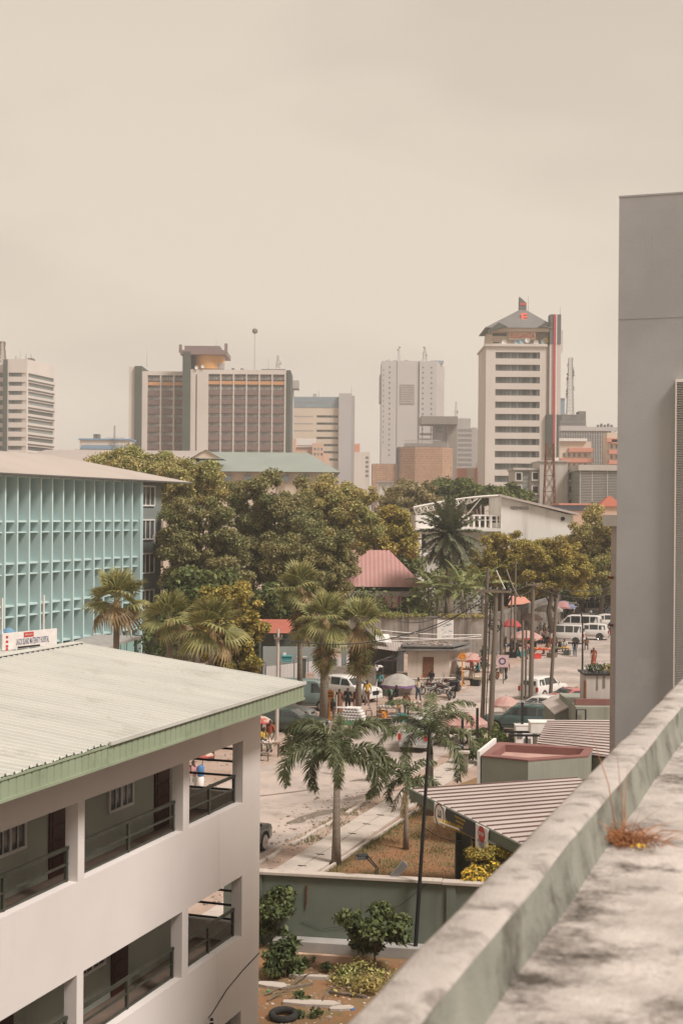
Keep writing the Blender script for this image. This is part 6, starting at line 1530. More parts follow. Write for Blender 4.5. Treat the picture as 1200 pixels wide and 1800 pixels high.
# black cable coil + conduit on the pole pair
p = P(868,1100,84.6); o = thing('cable_coil', 'dark tangle of cable hung between the paired poles', 'cable coil', (p.x, 84.6, p.z)); b = MB(); r = random.Random(4)
for k in range(9): 
    rr = r.uniform(.2,.42); cx, cz = r.uniform(-.12,.12), r.uniform(-.2,.2); b.tube([(cx+rr*math.cos(a_/12*6.28), r.uniform(-.05,.05), cz+rr*.8*math.sin(a_/12*6.28)) for a_ in range(13)], .018, 4)
b.build('loop', M['black'], o)
p = P(850,1120,84.5); o = thing('green_sacking', 'dark green sacking caught on the left of the paired poles', 'sacking', (p.x, 84.4, p.z-2.1)); rs = np.random.RandomState(8)
Pn, Nn, S = crown_cloud(rs, [(0,0,.5,.2,1.6),(-.05,0,1.0,.16,1.5),(.05,0,1.4,.15,1.3)], 600, .07); V, Fq = rhombi(Pn, Nn, S, rs); numesh('sack', V, Fq, mat('sack_green', (.10,.14,.11), (.06,.085,.07), 3, rough=1, island=.3), o)
def wire(lab, a, c, sag, r_=.014, m='black', grp='overhead wires', n=14):
    a = Vector(a); c = Vector(c); o = thing('overhead_wire', lab, 'wire', a, 0, grp); b = MB(); d = c-a
    b.tube([(d.x*k/n, d.y*k/n, d.z*k/n - sag*4*(k/n)*(1-k/n)) for k in range(n+1)], r_, 4, False); b.build('strand', M[m], o); return o
Pw = lambda px, py, Y: P(px, py, Y)
ta = tops['a']; tb = tops['b']; te = tops['e']
wl = [('wire from the paired poles to the thickest pole, upper', Pw(852,1036,84.9), Pw(931,1026,100.5), .35), ('wire from the paired poles to the thickest pole, lower', Pw(890,1040,84.9), Pw(943,1026,100.5), .5),
 ('wire from the thickest pole to the grey tower side, upper', Pw(944,1027,100.5), Pw(1080,1030,128), .5), ('wire from the thickest pole to the grey tower side, lower', Pw(930,1027,100.5), Pw(1080,1042,128), .7),
 ('wire dropping from the tall left pole tip to the crossarm', Pw(857,999,84.9), Pw(868,1038,84.9), .02), ('pale stay from the middle of the pair down to the right', Pw(872,1002,86), Pw(888,1036,85.5), .03), ('pale stay curling beside the notice board pole', Pw(890,1000,88), Pw(915,1052,98), .25),
 ('wire running left from the pair over the banana leaves', Pw(848,1037,84.9), Pw(700,1092,120), .8), ('slack wire running left toward the paper banner', Pw(850,1048,84.9), Pw(690,1112,120), .9), ('wire from the pair toward the concrete pole', Pw(846,1060,84.9), Pw(489,1122,84), 1.2)]
for lab, a, c, s in wl: wire(lab, a, c, s, .028, 'white' if 'pale' in lab else 'black')
for i, (y0, y1) in enumerate(((1108,1116),(1117,1123),(1126,1118))): wire(['upper','middle','lower'][i]+' white service cable strung across the stained wall', Pw(668,y0,131), Pw(846,y1,131), .15, .035, 'white', 'white cables across the stained wall')
wire('white cable sweeping down from the pair to the kiosk roof', Pw(848,1125,85), Pw(800,1158,112), .5, .03, 'white', 'white cables across the stained wall')
# black cable down the pole pair
wire('thick black cable running down the left paired pole', Pw(858,1045,84.5), Pw(842,1300,84.4), -.15, .035)
wire('second black cable snaking down between the paired poles', Pw(862,1060,84.5), Pw(852,1290,84.4), .22, .03)
# leaning black floodlight pole near the wall
pole('thin black leaning pole rising from behind the roof parapet', (729,1672), (755,1280), 9, name='black_pole', group=None, m='black', Y=43.2)
wire('thin cable from the black pole to the gate canopy', Pw(745,1455,43.2), Pw(815,1478,48), .15, .012); 
# curved street lamp
a = G(1023,1222); t = thing('street_lamp', 'slim black street lamp with a curved arm beside the market road', 'street lamp', a)
zt_ = P(1022,1090,a.y).z; b = MB(); b.tube([(0,0,0),(0,0,zt_*.5),(-.02,0,zt_),(-.15,0,zt_+.6),(-.5,0,zt_+1.15)], [.09,.07,.055,.05,.04], 8); b.build('post', M['black'], t, smooth=True)
b = MB(); b.cbox((-.75,0,zt_+1.25),(.6,.22,.12)); b.build('lamp_head', M['bdark'], t, bevel=.03)
# floodlight on the green wall
a = P(660,1534,44.0); t = thing('wall_floodlight', 'black twin tubed floodlight bending up over the green wall coping', 'floodlight', (a.x, 44.0, a.z-.1))
b = MB(); b.tube([(0,0,0),(0,-.02,.25),(-.35,-.05,.62)], .022, 6); b.tube([(.06,0,0),(.06,-.02,.25),(-.28,-.05,.66)], .022, 6); b.build('arm', M['black'], t)
b = MB(); b.cbox((-.42,-.06,.6),(.36,.2,.17),.3); b.build('lamp_head', M['black'], t, bevel=.04); b = MB(); b.cbox((-.47,-.08,.57),(.26,.2,.10),.3); b.build('lens', M['vg'] if 'vg' in M else M['glass'], t)
a = P(703,1540,43.6); t = thing('pipe_end', 'square grey duct end poking above the wall coping right of the black pole', 'duct', (a.x, 43.9, a.z-.1)); b = MB(); b.bar((-.2,0,0),(.18,0,.42),.25,.2); b.build('duct', M['steel'], t)
# ================================================================== vehicles
M['vglass'] = mat('car_glass', (.03,.035,.035), rough=.08, spec=.7)
M['chrome'] = mat('chrome', (.55,.55,.55), rough=.25, metal=.8)
M['headl'] = mat('headlight_glass', (.55,.55,.52), rough=.15, spec=.7)
M['taill'] = mat('tail_light', (.42,.03,.02), rough=.2)
M['plate'] = mat('number_plate', (.6,.58,.5), rough=.5)
def carpaint(n, c): return mat(n, c, tuple(x*.88 for x in c), .9, rough=.28, spec=.5, coat=.5, grime=tuple(x*.7+.05 for x in c), gscale=1.2, glo=.6, ghi=.85)
PAINT = {'white': carpaint('white_car_paint', (.66,.63,.60)), 'silver': carpaint('silver_car_paint', (.38,.37,.36)), 'green': carpaint('dark_green_car_paint', (.035,.055,.045)),
 'teal': carpaint('teal_car_paint', (.06,.11,.10)), 'vangreen': carpaint('grey_green_van_paint', (.15,.20,.185)), 'black': carpaint('black_car_paint', (.02,.02,.022)), 'red': carpaint('faded_red_car_paint', (.42,.13,.12)), 'navy': carpaint('blue_grey_car_paint', (.09,.115,.14))}
# profile: x, z belt, z roof  (front to rear); windows: (x front bottom, x rear bottom, x front top, x rear top)
KINDS = {
 'sedan': dict(W=.86, prof=[(2.25,.50,.52),(2.18,.68,.70),(1.75,.80,.82),(1.05,.90,.92),(.78,.93,.97),(.15,.95,1.36),(-.4,.96,1.43),(-1.0,.97,1.40),(-1.62,.99,1.08),(-2.1,.98,1.0),(-2.24,.86,.88),(-2.28,.5,.52)],
   win=[(.62,-.28,.10,-.28),(-.36,-1.05,-.36,-.98),(-1.12,-1.5,-1.05,-1.12)], ws=(.82,.20), rw=(-1.66,-1.02), wb=1.38, wr=.32),
 'suv': dict(W=.92, prof=[(2.3,.60,.62),(2.22,.88,.90),(1.8,1.0,1.02),(1.05,1.05,1.08),(.85,1.08,1.14),(.25,1.10,1.68),(-.4,1.10,1.77),(-1.5,1.10,1.75),(-2.1,1.10,1.66),(-2.3,1.06,1.2),(-2.34,.60,.62)],
   win=[(.68,-.25,.25,-.25),(-.34,-1.2,-.34,-1.2),(-1.3,-2.0,-1.3,-1.92)], ws=(.88,.30), rw=(-2.28,-2.12), wb=1.42, wr=.37),
 'minibus': dict(W=.88, prof=[(2.25,.62,.64),(2.18,.95,.98),(1.95,1.08,1.12),(1.7,1.12,1.22),(1.05,1.15,1.85),(.7,1.15,1.95),(-1.9,1.15,1.95),(-2.15,1.12,1.86),(-2.25,1.1,1.2),(-2.28,.62,.64)],
   win=[(1.5,.75,1.02,.75),(.65,-.25,.65,-.25),(-.35,-1.15,-.35,-1.15),(-1.25,-2.0,-1.25,-1.95)], ws=(1.74,1.12), rw=(-2.26,-2.17), wb=1.45, wr=.33),
 'van': dict(W=.92, prof=[(2.4,.62,.64),(2.32,1.0,1.02),(1.95,1.12,1.15),(1.75,1.15,1.2),(1.15,1.2,1.95),(.85,1.2,2.05),(-2.1,1.2,2.05),(-2.36,1.2,1.98),(-2.4,.62,.64)],
   win=[(1.5,.7,1.1,.7)], ws=(1.8,1.2), rw=(-2.41,-2.38), wb=1.5, wr=.34),
 'pickup': dict(W=.90, prof=[(2.5,.62,.64),(2.42,.90,.92),(2.0,1.02,1.04),(1.35,1.06,1.1),(1.1,1.08,1.14),(.55,1.10,1.62),(.1,1.10,1.72),(-.6,1.10,1.70),(-.95,1.10,1.62),(-1.0,1.10,1.14),(-2.45,1.06,1.08),(-2.52,.62,.64)],
   win=[(.95,.15,.5,.15),(.06,-.78,.06,-.78)], ws=(1.14,.6), rw=(-1.02,-.97), wb=1.6, wr=.38),
}
def make_car(name, kind, paint, trim=None):
    k = KINDS[kind]; W = k['W']; t = thing(name, 'x', 'car'); prof = k['prof']; wb, wr = k['wb'], k['wr']
    b = MB(); rings = []; nst = len(prof)
    zb = .24 if kind in ('sedan',) else .32
    fx, rx = wb-.05, -wb+.02
    # dense stations so the wheel arches are really cut
    xs = sorted(set([p[0] for p in prof] + [x0+d*(wr+.07) for x0 in (fx, rx) for d in (-1,-.92,-.7,-.38,0,.38,.7,.92,1)]), reverse=True)
    def interp(x, j):
        for a, c in zip(prof, prof[1:]):
            if a[0] >= x >= c[0]: f = (a[0]-x)/(a[0]-c[0]+1e-9); return a[j]*(1-f)+c[j]*f
        return prof[-1][j] if x < prof[-1][0] else prof[0][j]
    for x in xs:
        belt, roof = interp(x,1), interp(x,2); e = max(0, (abs(x)-1.75)/.6); w_ = W*(1-.10*min(1,e)**2); cab = max(0, roof-belt); wt = w_*(1-.20*min(1,cab/.5)) if cab > .06 else w_*.95
        za = zb
        for x0 in (fx, rx):
            if abs(x-x0) < wr+.07: za = max(za, wr+math.sqrt(max(0,(wr+.07)**2-(x-x0)**2))-.02)
        za = min(za, belt-.06)
        rings.append([(x,-w_*.93,za),(x,-w_,max(za+.01,.45) if za < .45 else za+.01),(x,-w_,belt-.10 if belt-.10 > za+.02 else za+.02),(x,-w_*.96,belt),(x,-wt,roof-.05 if cab > .06 else roof),(x,-wt*.86,roof+.0),(x,0,roof+.02),
                      (x,wt*.86,roof),(x,wt,roof-.05 if cab > .06 else roof),(x,w_*.96,belt),(x,w_,belt-.10 if belt-.10 > za+.02 else za+.02),(x,w_,max(za+.01,.45) if za < .45 else za+.01),(x,w_*.93,za)])
    m_ = len(rings[0]); vs = [p for r_ in rings for p in r_]; fs = []
    for i in range(len(rings)-1):
        for j in range(m_-1): a = i*m_+j; fs.append((a, a+1, a+m_+1, a+m_))
        fs.append((i*m_+m_-1, i*m_, (i+1)*m_, (i+1)*m_+m_-1))
    fs.append(tuple(range(m_-1,-1,-1))); fs.append(tuple((len(rings)-1)*m_+j for j in range(m_)))
    b.add(vs, fs); body = b.build('body', PAINT[paint], t, smooth=True)
    if kind == 'pickup':
        q = MB(); q.box(-2.35,-1.08,-.74,.74,1.085,1.10); q.build('load_bed', M['black'], t)
    def side_y(x, z):
        belt, roof = interp(x,1), interp(x,2)-.05; e = max(0,(abs(x)-1.75)/.6); w_ = W*(1-.10*min(1,e)**2); wt = w_*(1-.20*min(1,max(0,roof+.05-belt)/.5)); f = min(1,max(0,(z-belt)/max(.05,roof-belt))); return w_*.96*(1-f)+wt*f+.008
    for s in (-1, 1):
        for (a, c, a2, c2) in k['win']:
            z0 = interp((a+c)/2,1)+.04; zt = min(interp(a2,2), interp(c2,2))-.10
            q = MB(); q.add([(a,s*side_y(a,z0),z0),(c,s*side_y(c,z0),z0),(c2,s*side_y(c2,zt),zt),(a2,s*side_y(a2,zt),zt)], [(0,1,2,3)]); q.build('side_window', M['vglass'], t)
        q = MB(); q.cbox((k['ws'][0]-.15, s*(W+.08), interp(k['ws'][0]-.1,1)+.10), (.12,.14,.12)); q.build('wing_mirror', PAINT[paint], t)
        q = MB(); q.box(-wb+.5, wb-.5, s*(W+.004)-.004, s*(W+.004)+.008, .52, .56); q.build('side_trim', M['black'], t)
    def screen(x0, x1, dirn):
        z0, z1 = interp(x0,2)+.02, interp(x1,2)-.04; y0 = side_y(x0,z0)*.86; y1_ = side_y(x1,z1)*.84; o = .015*dirn
        q = MB(); q.add([(x0+o,-y0,z0),(x0+o,y0,z0),(x1+o,y1_,z1),(x1+o,-y1_,z1)], [(0,1,2,3)]); return q
    def screen2(p):
        (xa, xb, d) = p; q = MB(); n = 3; vs = []
        for i in range(n+1):
            x = xa+(xb-xa)*i/n; z = interp(x,2)+.022; y = W*(.80-.05*i/n); vs += [(x+.012*d,-y,z),(x+.012*d,0,z+.018),(x+.012*d,y,z)]
        q.add(vs, [(3*i+j,3*i+j+1,3*i+j+4,3*i+j+3) for i in range(n) for j in (0,1)]); return q
    screen2((k['ws'][0]-.06, k['ws'][1]+.05, 1)).build('windscreen', M['vglass'], t)
    if kind in ('sedan','pickup'): screen2((k['rw'][0]+.08, k['rw'][1]-.03, -1)).build('rear_window', M['vglass'], t)
    else:
        xr = prof[-3][0] if kind != 'van' else prof[-2][0]; q = MB(); zt = interp(k['rw'][1],2)-.12
        xe = min(p[0] for p in prof if p[2] > 1.0)-.0; xq = prof[-2][0]
        q.add([(xq-.02,-W*.74,prof[-2][1]+.12),(xq-.02,W*.74,prof[-2][1]+.12),(k['rw'][1]-.06,W*.66,zt),(k['rw'][1]-.06,-W*.66,zt)], [(0,1,2,3)]); q.build('rear_window', M['vglass'], t)
    xf, xr = prof[0][0], prof[-1][0]
    q = MB(); q.box(xf-.12, xf+.05, -W*.86, W*.86, .30, .52); q.build('bumper', PAINT[paint] if not trim else M[trim], t, bevel=.03); q = MB(); q.box(xr-.06, xr+.12, -W*.86, W*.86, .30, .54); q.build('bumper', PAINT[paint] if not trim else M[trim], t, bevel=.03)
    q = MB(); q.box(xf-.05, xf+.045, -W*.38, W*.38, .54, prof[1][1]-.05); q.build('grille', M['black'], t)
    zl = prof[1][1]-.08
    for s in (-1, 1):
        q = MB(); q.cbox((xf-.02, s*W*.66, zl-.03), (.12,.30,.13)); q.build('headlight', M['headl'], t); q = MB(); h_ = .18 if kind == 'sedan' else .34
        q.cbox((xr+.02, s*W*.84, .80 if kind == 'sedan' else .88), (.10,.18,h_)); q.build('tail_light', M['taill'], t)
    q = MB(); q.box(xr-.07, xr-.062, -.24,.24,.58 if kind == 'sedan' else .36,.70 if kind == 'sedan' else .48); q.build('number_plate', M['plate'], t)
    for x0 in (fx, rx):
        for s in (-1, 1):
            q = MB(); q.lathe([(0,-.10),(wr-.07,-.10),(wr,-.07),(wr,.07),(wr-.07,.10),(wr-.10,.085)], (x0, s*(W-.11), wr), 20, 'y'); w_ = q.build('wheel', M['rubber'], t, smooth=True)
            q = MB(); q.lathe([(0,.0),(.05,.0),(.07,-.02),(wr-.13,-.02),(wr-.09,.01),(wr-.09,-.03)], (x0, s*(W-.02), wr), 16, 'y'); q.build('rim', M['chrome'] if kind != 'van' else M['steel'], w_)
            q = MB(); q.box(x0-wr-.05, x0+wr+.05, min(s*.5,s*(W-.23)), max(s*.5,s*(W-.23)), .3, .3+wr+.05); q.build('wheel_arch', M['black'], t)
    return t
def put(o, px, py, head, label, cat='car', group=None, sc=1.0, Y=None, keep=True):
    g_ = G(px, py) if Y is None else Vector((P(px, 1200, Y).x, Y, 0)); o.location = (g_.x, g_.y, .012); o.rotation_euler = (0,0,rad(head)); o['label'] = label; o['category'] = cat
    if group: o['group'] = group
    o.scale = (sc,)*3; return o
CG = 'vehicles parked along the market street'
put(make_car('pickup_truck', 'pickup', 'silver'), 742, 1312, 74, 'silver pickup seen from behind, half hidden by the arching foxtail palm', 'pickup', CG)
put(make_car('panel_van', 'van', 'vangreen'), 534, 1252, 168-180, 'grey green panel van behind the orange taxi sign', 'van', CG, Y=97.5)
put(make_car('parked_car', 'sedan', 'green'), 512, 1283, -14, 'dark green saloon behind the tyre stack', 'car', CG, Y=87.6)
put(make_car('parked_car', 'sedan', 'silver'), 492, 1262, -18, 'silver car between the dark green saloon and the van', 'car', CG, Y=92.2)
put(make_car('parked_car', 'suv', 'white'), 616, 1226, -38, 'white car nose down behind the rightmost palm trunk', 'car', CG, Y=102.5, sc=.98)
c_ = TS(-22.35, 51.0); o = make_car('parked_car', 'suv', 'green'); o.location = (c_.x, c_.y, .012); o.rotation_euler = (0,0,rad(70.7)); tag(o, 'dark green car whose nose pokes out beside the front building corner', 'car', CG)
put(make_car('pickup_truck', 'suv', 'white'), 955, 1216, 52, 'white estate car seen from behind between the thickest and leaning poles', 'car', CG, Y=104.5, sc=.95)
put(make_car('minibus', 'minibus', 'white'), 988, 1124, 164, 'white minibus with its dark side window facing the street, nearest of the white vans', 'van', CG, Y=149)
put(make_car('minibus', 'minibus', 'white'), 1016, 1106, 162, 'longer white minibus behind the nearest white van', 'van', CG, Y=160, sc=1.12)
put(make_car('parked_car', 'suv', 'white', 'black'), 1030, 1118, 168, 'white off-roader with a spare dark lower half beside the nearest white van', 'car', CG, Y=153.5)
put(make_car('parked_car', 'suv', 'white'), 1056, 1098, 172, 'white car parked beyond the off-roader at the far end', 'car', CG, Y=168)
put(make_car('parked_car', 'sedan', 'black'), 1054, 1090, 175, 'black car parked behind the white cars under the dark tree', 'car', CG, Y=176)
put(make_car('parked_car', 'suv', 'teal'), 914, 1280, 160, 'dark teal estate with a roof rack behind the generator', 'car', CG, Y=88)
ro_ = [o for o in bpy.data.objects if o.get('label','').startswith('dark teal estate')][0]
b = MB()
for y in (-.6,.6): b.tube([(.1,y,1.85),(-1.7,y,1.85)], .03, 6)
for x in (0,-.8,-1.5): b.box(x-.03,x+.03,-.66,.66,1.83,1.86)
b.build('roof_rack', M['steel'], ro_)
put(make_car('parked_car', 'sedan', 'white'), 946, 1256, 148, 'pale silver white saloon beyond the dark teal estate', 'car', CG, Y=95)
put(make_car('parked_car', 'sedan', 'red'), 1016, 1228, 30, 'faded red car showing behind the gabled booth', 'car', CG, Y=99)
# ---- motorbikes
def make_bike(name, tank='red_paint'):
    t = thing(name, 'x', 'motorbike')
    for x in (.65,-.65):
        b = MB(); b.lathe([(.24,-.04),(.30,-.05),(.32,0),(.30,.05),(.24,.04),(.24,-.04)], (x,0,.32), 20, 'y', cap=False); w_ = b.build('wheel', M['rubber'], t, smooth=True)
        b = MB(); b.lathe([(0,-.05),(.05,-.05),(.05,.05),(0,.05)], (x,0,.32), 10, 'y')
        for k in range(6): a_ = k*math.pi/3; b.bar((x,0,.32),(x+.25*math.cos(a_),0,.32+.25*math.sin(a_)),.015)
        b.build('hub', M['chrome'], w_)
    b = MB(); b.tube([(.65,.0,.32),(.52,0,.62),(.42,0,.95)], .03, 6); b.tube([(.42,0,.75),(.05,0,.62),(-.3,0,.55),(-.65,0,.34)], .03, 6); b.tube([(.35,0,.5),(.1,0,.3),(-.25,0,.3)], .025, 6); b.build('frame', M['black'], t)
    b = MB(); b.cbox((.02,0,.42), (.36,.22,.28)); b.build('engine', M['steel'], t, bevel=.03)
    b = MB(); b.tube([(.38,0,.78),(.22,0,.86),(0,0,.82),(-.12,0,.72)], [.06,.14,.14,.06], 10); b.build('fuel_tank', M['door'], t, smooth=True)
    b = MB(); b.tube([(-.08,0,.78),(-.35,0,.78),(-.72,0,.86)], [.10,.13,.08], 8); b.build('saddle', M['black'], t, smooth=True)
    b = MB(); b.tube([(.36,-.34,1.05),(.42,-.18,.98),(.44,0,.95),(.42,.18,.98),(.36,.34,1.05)], .02, 6); b.build('handlebar', M['chrome'], t)
    b = MB(); b.lathe([(0,0),(.09,.02),(.10,.08),(.0,.12)], (.48,0,.86), 10, 'x'); b.build('headlight', M['headl'], t)
    b = MB(); b.tube([(.05,-.14,.28),(-.35,-.17,.26),(-.75,-.17,.34)], [.03,.045,.05], 8); b.build('exhaust', M['chrome'], t)
    for s in (-1,1): b = MB(); b.tube([(.38,s*.25,1.0),(.34,s*.3,1.18)], .01, 4); b.cbox((.34,s*.31,1.22),(.03,.1,.07)); b.build('mirror', M['black'], t)
    return t
mb_ = make_bike('motorbike'); children(mb_)
put(mb_, 776, 1226, 200, 'red tanked motorbike, left of the parked pair by the low wall', 'motorbike', 'motorbikes by the kerb')
m2 = dup(mb_, (0,0,0)); put(m2, 794, 1230, 250, 'motorbike with a big black box, right of the parked pair', 'motorbike', 'motorbikes by the kerb')
b = MB(); b.box(-1.05,-.45,-.32,.32,.55,1.25); b.build('carrier_box', M['black'], m2, bevel=.04)
m3 = dup(mb_, (0,0,0)); put(m3, 800, 1312, 215, 'motorbike parked under the pink parasol right of the arching palm', 'motorbike', 'motorbikes by the kerb')
m4 = dup(mb_, (0,0,0)); put(m4, 788, 1216, 170, 'motorbike standing behind the black boxed motorbike', 'motorbike', 'motorbikes by the kerb')
put(make_car('parked_car', 'sedan', 'silver'), 1020, 1088, 168, 'silver saloon glimpsed between the far parasols and the minibuses', 'car', CG, Y=174)
put(make_car('parked_car', 'suv', 'navy'), 1072, 1092, 176, 'blue grey car at the grey tower edge among the far cars', 'car', CG, Y=182)
put(make_car('minibus', 'minibus', 'white'), 1040, 1080, 170, 'farthest white minibus under the dark tree', 'van', CG, Y=188)
m5 = dup(mb_, (0,0,0)); put(m5, 868, 1196, 240, 'motorbike standing between the pole pair and the notice board', 'motorbike', 'motorbikes by the kerb')
m6 = dup(mb_, (0,0,0)); put(m6, 756, 1222, 190, 'leftmost motorbike, beside the thin orange post', 'motorbike', 'motorbikes by the kerb')
# ================================================================== people
SKIN = mat('dark_brown_skin', (.085,.045,.028), (.07,.036,.022), 4, rough=.55, spec=.4)
HAIR = mat('black_hair', (.012,.011,.010), rough=.8)
def cloth(n, c, c2=None, sc=6): return mat(n, c, c2 or tuple(x*.85 for x in c), sc, rough=.95)
CL = {'purple': cloth('purple_shirt', (.10,.055,.075)), 'black': cloth('black_cloth', (.02,.02,.022)), 'dark': cloth('charcoal_cloth', (.045,.042,.042)), 'jeans': cloth('blue_jeans', (.075,.115,.15)),
 'white': cloth('white_cloth', (.62,.60,.57)), 'redpat': cloth('red_patterned_cloth', (.30,.035,.03), (.22,.10,.04), 22), 'pink': cloth('pink_cloth', (.52,.27,.27)), 'green': cloth('green_cloth', (.09,.20,.13)),
 'brown': cloth('brown_cloth', (.20,.10,.06)), 'teal': cloth('teal_cloth_dress', (.08,.24,.24)), 'yellow': cloth('yellow_cloth', (.55,.35,.07)), 'blue': cloth('blue_cloth', (.10,.18,.33)), 'cream': cloth('cream_cloth', (.50,.43,.33)), 'pattern': cloth('white_patterned_cloth', (.50,.42,.38), (.20,.12,.10), 16)}
def pose_joints(p):
    """joint positions, facing +x; z up; height about 1.73"""
    st = dict(pel=(0,0,.95), bel=(0,0,1.10), che=(.0,0,1.30), nec=(0,0,1.47), hea=(.02,0,1.60), top=(.015,0,1.70))
    J = dict(st)
    def limb(n, s, hip, kn, an, toe, sh, el, wr):
        J[n+'hip'] = hip; J[n+'kne'] = kn; J[n+'ank'] = an; J[n+'toe'] = toe; J[n+'sho'] = sh; J[n+'elb'] = el; J[n+'wri'] = wr
    for n, s in (('l',1),('r',-1)):
        if p == 'stand': limb(n,s,(0,s*.10,.90),(.02,s*.11,.50),(0,s*.11,.09),(.17,s*.13,.04),(0,s*.19,1.42),(-.02,s*.25,1.14),(.06,s*.25,.90))
        if p == 'walk':
            f = s; limb(n,s,(0,s*.09,.90),(.16*f+.03,s*.10,.51),(.28*f-.02,s*.10,.10 if f>0 else .14),(.45*f-.02 if f>0 else -.14,s*.11,.05),(0,s*.19,1.42),(-.10*f,s*.24,1.15),(-.02-.16*f,s*.22,.92))
        if p == 'sit':
            limb(n,s,(0,s*.10,.50),(.42,s*.14,.48),(.40,s*.14,.09),(.57,s*.15,.04),(-.02,s*.19,.98),(.08,s*.25,.72),(.28,s*.15,.60))
        if p == 'bend':
            limb(n,s,(-.12,s*.10,.88),(0,s*.12,.48),(-.06,s*.12,.09),(.12,s*.13,.04),(.32,s*.18,1.02),(.42,s*.20,.78),(.50,s*.12,.58))
    if p == 'sit': J.update(pel=(0,0,.53), bel=(-.02,0,.68), che=(-.02,0,.88), nec=(.0,0,1.04), hea=(.04,0,1.17), top=(.04,0,1.27))
    if p == 'bend': J.update(pel=(-.12,0,.93), bel=(.02,0,1.02), che=(.2,0,1.07), nec=(.37,0,1.08), hea=(.48,0,1.08), top=(.57,0,1.06))
    return J
RAD = dict(pel=(.135,.10), bel=(.125,.095), che=(.15,.105), nec=(.055,.055), hea=(.085,.10), top=(.055,.065), hip=(.09,.09), kne=(.062,.062), ank=(.042,.045), toe=(.03,.045), sho=(.065,.065), elb=(.043,.043), wri=(.028,.03))
_P = {}
def body_mesh(p):
    if p in _P: return _P[p]
    J = pose_joints(p); names = []; co = []; rr = []; ed = []
    def v(n, c, r_): names.append(n); co.append(Vector(c)); rr.append(r_); return len(co)-1
    idx = {}
    for n in ('pel','bel','che','nec','hea','top'): idx[n] = v(n, J[n], RAD[n])
    for a, c in zip(('pel','bel','che','nec','hea'),('bel','che','nec','hea','top')): ed.append((idx[a], idx[c]))
    for s in 'lr':
        for n in ('hip','kne','ank','toe'): idx[s+n] = v(s+n, J[s+n], RAD[n])
        for n in ('sho','elb','wri'): idx[s+n] = v(s+n, J[s+n], RAD[n])
        ed += [(idx['pel'],idx[s+'hip']),(idx[s+'hip'],idx[s+'kne']),(idx[s+'kne'],idx[s+'ank']),(idx[s+'ank'],idx[s+'toe']),(idx['che'],idx[s+'sho']),(idx[s+'sho'],idx[s+'elb']),(idx[s+'elb'],idx[s+'wri'])]
        w_ = Vector(J[s+'wri']); d = (w_-Vector(J[s+'elb'])).normalized(); side = d.cross(Vector((0,1,0))).normalized(); palm = v(s+'pal', w_+d*.06, (.035,.018)); ed.append((idx[s+'wri'], palm))
        for k, (o_, ln) in enumerate(((-.028,.075),(-.01,.085),(.01,.08),(.027,.065))):     # four fingers, slightly curled
            m_ = v(s+'fin', w_+d*(.10+ln*.3)+side*o_, (.009,.009)); e_ = v(s+'fin', w_+d*(.10+ln*.85)+side*o_*1.1+Vector((0,-.02 if s == 'l' else .02,0)), (.008,.008)); ed += [(palm,m_),(m_,e_)]
        th_ = v(s+'fin', w_+d*.06+side*.05, (.010,.010)); th2 = v(s+'fin', w_+d*.10+side*.06, (.009,.009)); ed += [(palm,th_),(th_,th2)]
    me = bpy.data.meshes.new('person'); me.from_pydata([tuple(c) for c in co], ed, []); o = bpy.data.objects.new('tmp', me); COL.objects.link(o)
    sk = o.modifiers.new('s','SKIN'); sk.use_smooth_shade = True
    for i, dv in enumerate(me.skin_vertices[0].data): dv.radius = rr[i]; dv.use_root = (i == 0)
    o.modifiers.new('u','SUBSURF').levels = 1
    dg = bpy.context.evaluated_depsgraph_get(); ev = bpy.data.meshes.new_from_object(o.evaluated_get(dg)); bpy.data.objects.remove(o)
    # nose and ears welded onto the head mesh
    h = Vector(J['hea']); f_ = Vector((1,0,0)) if p != 'bend' else Vector((0,0,-1)); u_ = (Vector(J['top'])-h).normalized()
    bm = bmesh.new(); bm.from_mesh(ev)
    for (c, r_) in ((h+f_*.098-u_*.01, .014),(h+Vector((0,.088,0)), .018),(h-Vector((0,.088,0)), .018)):
        bmesh.ops.create_icosphere(bm, subdivisions=1, radius=r_, matrix=Matrix.Translation(c))
    bm.to_mesh(ev); bm.free(); ev.name = 'person'
    segs = [(names[a], names[c], co[a], co[c]) for a, c in ed]
    def near(pt):
        best = None
        for na, nc, a, c in segs:
            d = c-a; f = max(0, min(1, (pt-a).dot(d)/max(1e-9,d.dot(d)))); q = (pt-(a+d*f)).length
            if best is None or q < best[0]: best = (q, na, nc, f)
        return best[1:]
    lab = [near(po.center) for po in ev.polygons]
    def shell(sel, off, nm):
        V = []; Fc = []; mp_ = {}
        for po, l in zip(ev.polygons, lab):
            if not sel(l, po.center): continue
            f = []
            for vi in po.vertices:
                if vi not in mp_: mp_[vi] = len(V); vv = ev.vertices[vi]; V.append(tuple(vv.co + vv.normal*off))
                f.append(mp_[vi])
            Fc.append(tuple(f))
        m_ = bpy.data.meshes.new(nm); m_.from_pydata(V, [], Fc); m_.polygons.foreach_set('use_smooth', [True]*len(Fc)); m_.materials.append(HAIR); return m_
    isleg = lambda l, c: (l[0][1:] in ('hip','kne') and l[1][1:] in ('kne','ank')) or (l[0] == 'pel' and l[1][1:] == 'hip') or (l[0] == 'pel' and l[1] == 'bel' and l[2] < .35)
    istor = lambda l, c: l[0] in ('pel','bel','che') and (l[1] in ('bel','che') or (l[1] == 'nec' and l[2] < .55) or l[1][1:] == 'sho') or (l[0][1:] == 'sho') or (l[0][1:] == 'elb' and l[2] < .05)
    isshoe = lambda l, c: l[0][1:] == 'ank' and l[1][1:] == 'toe'
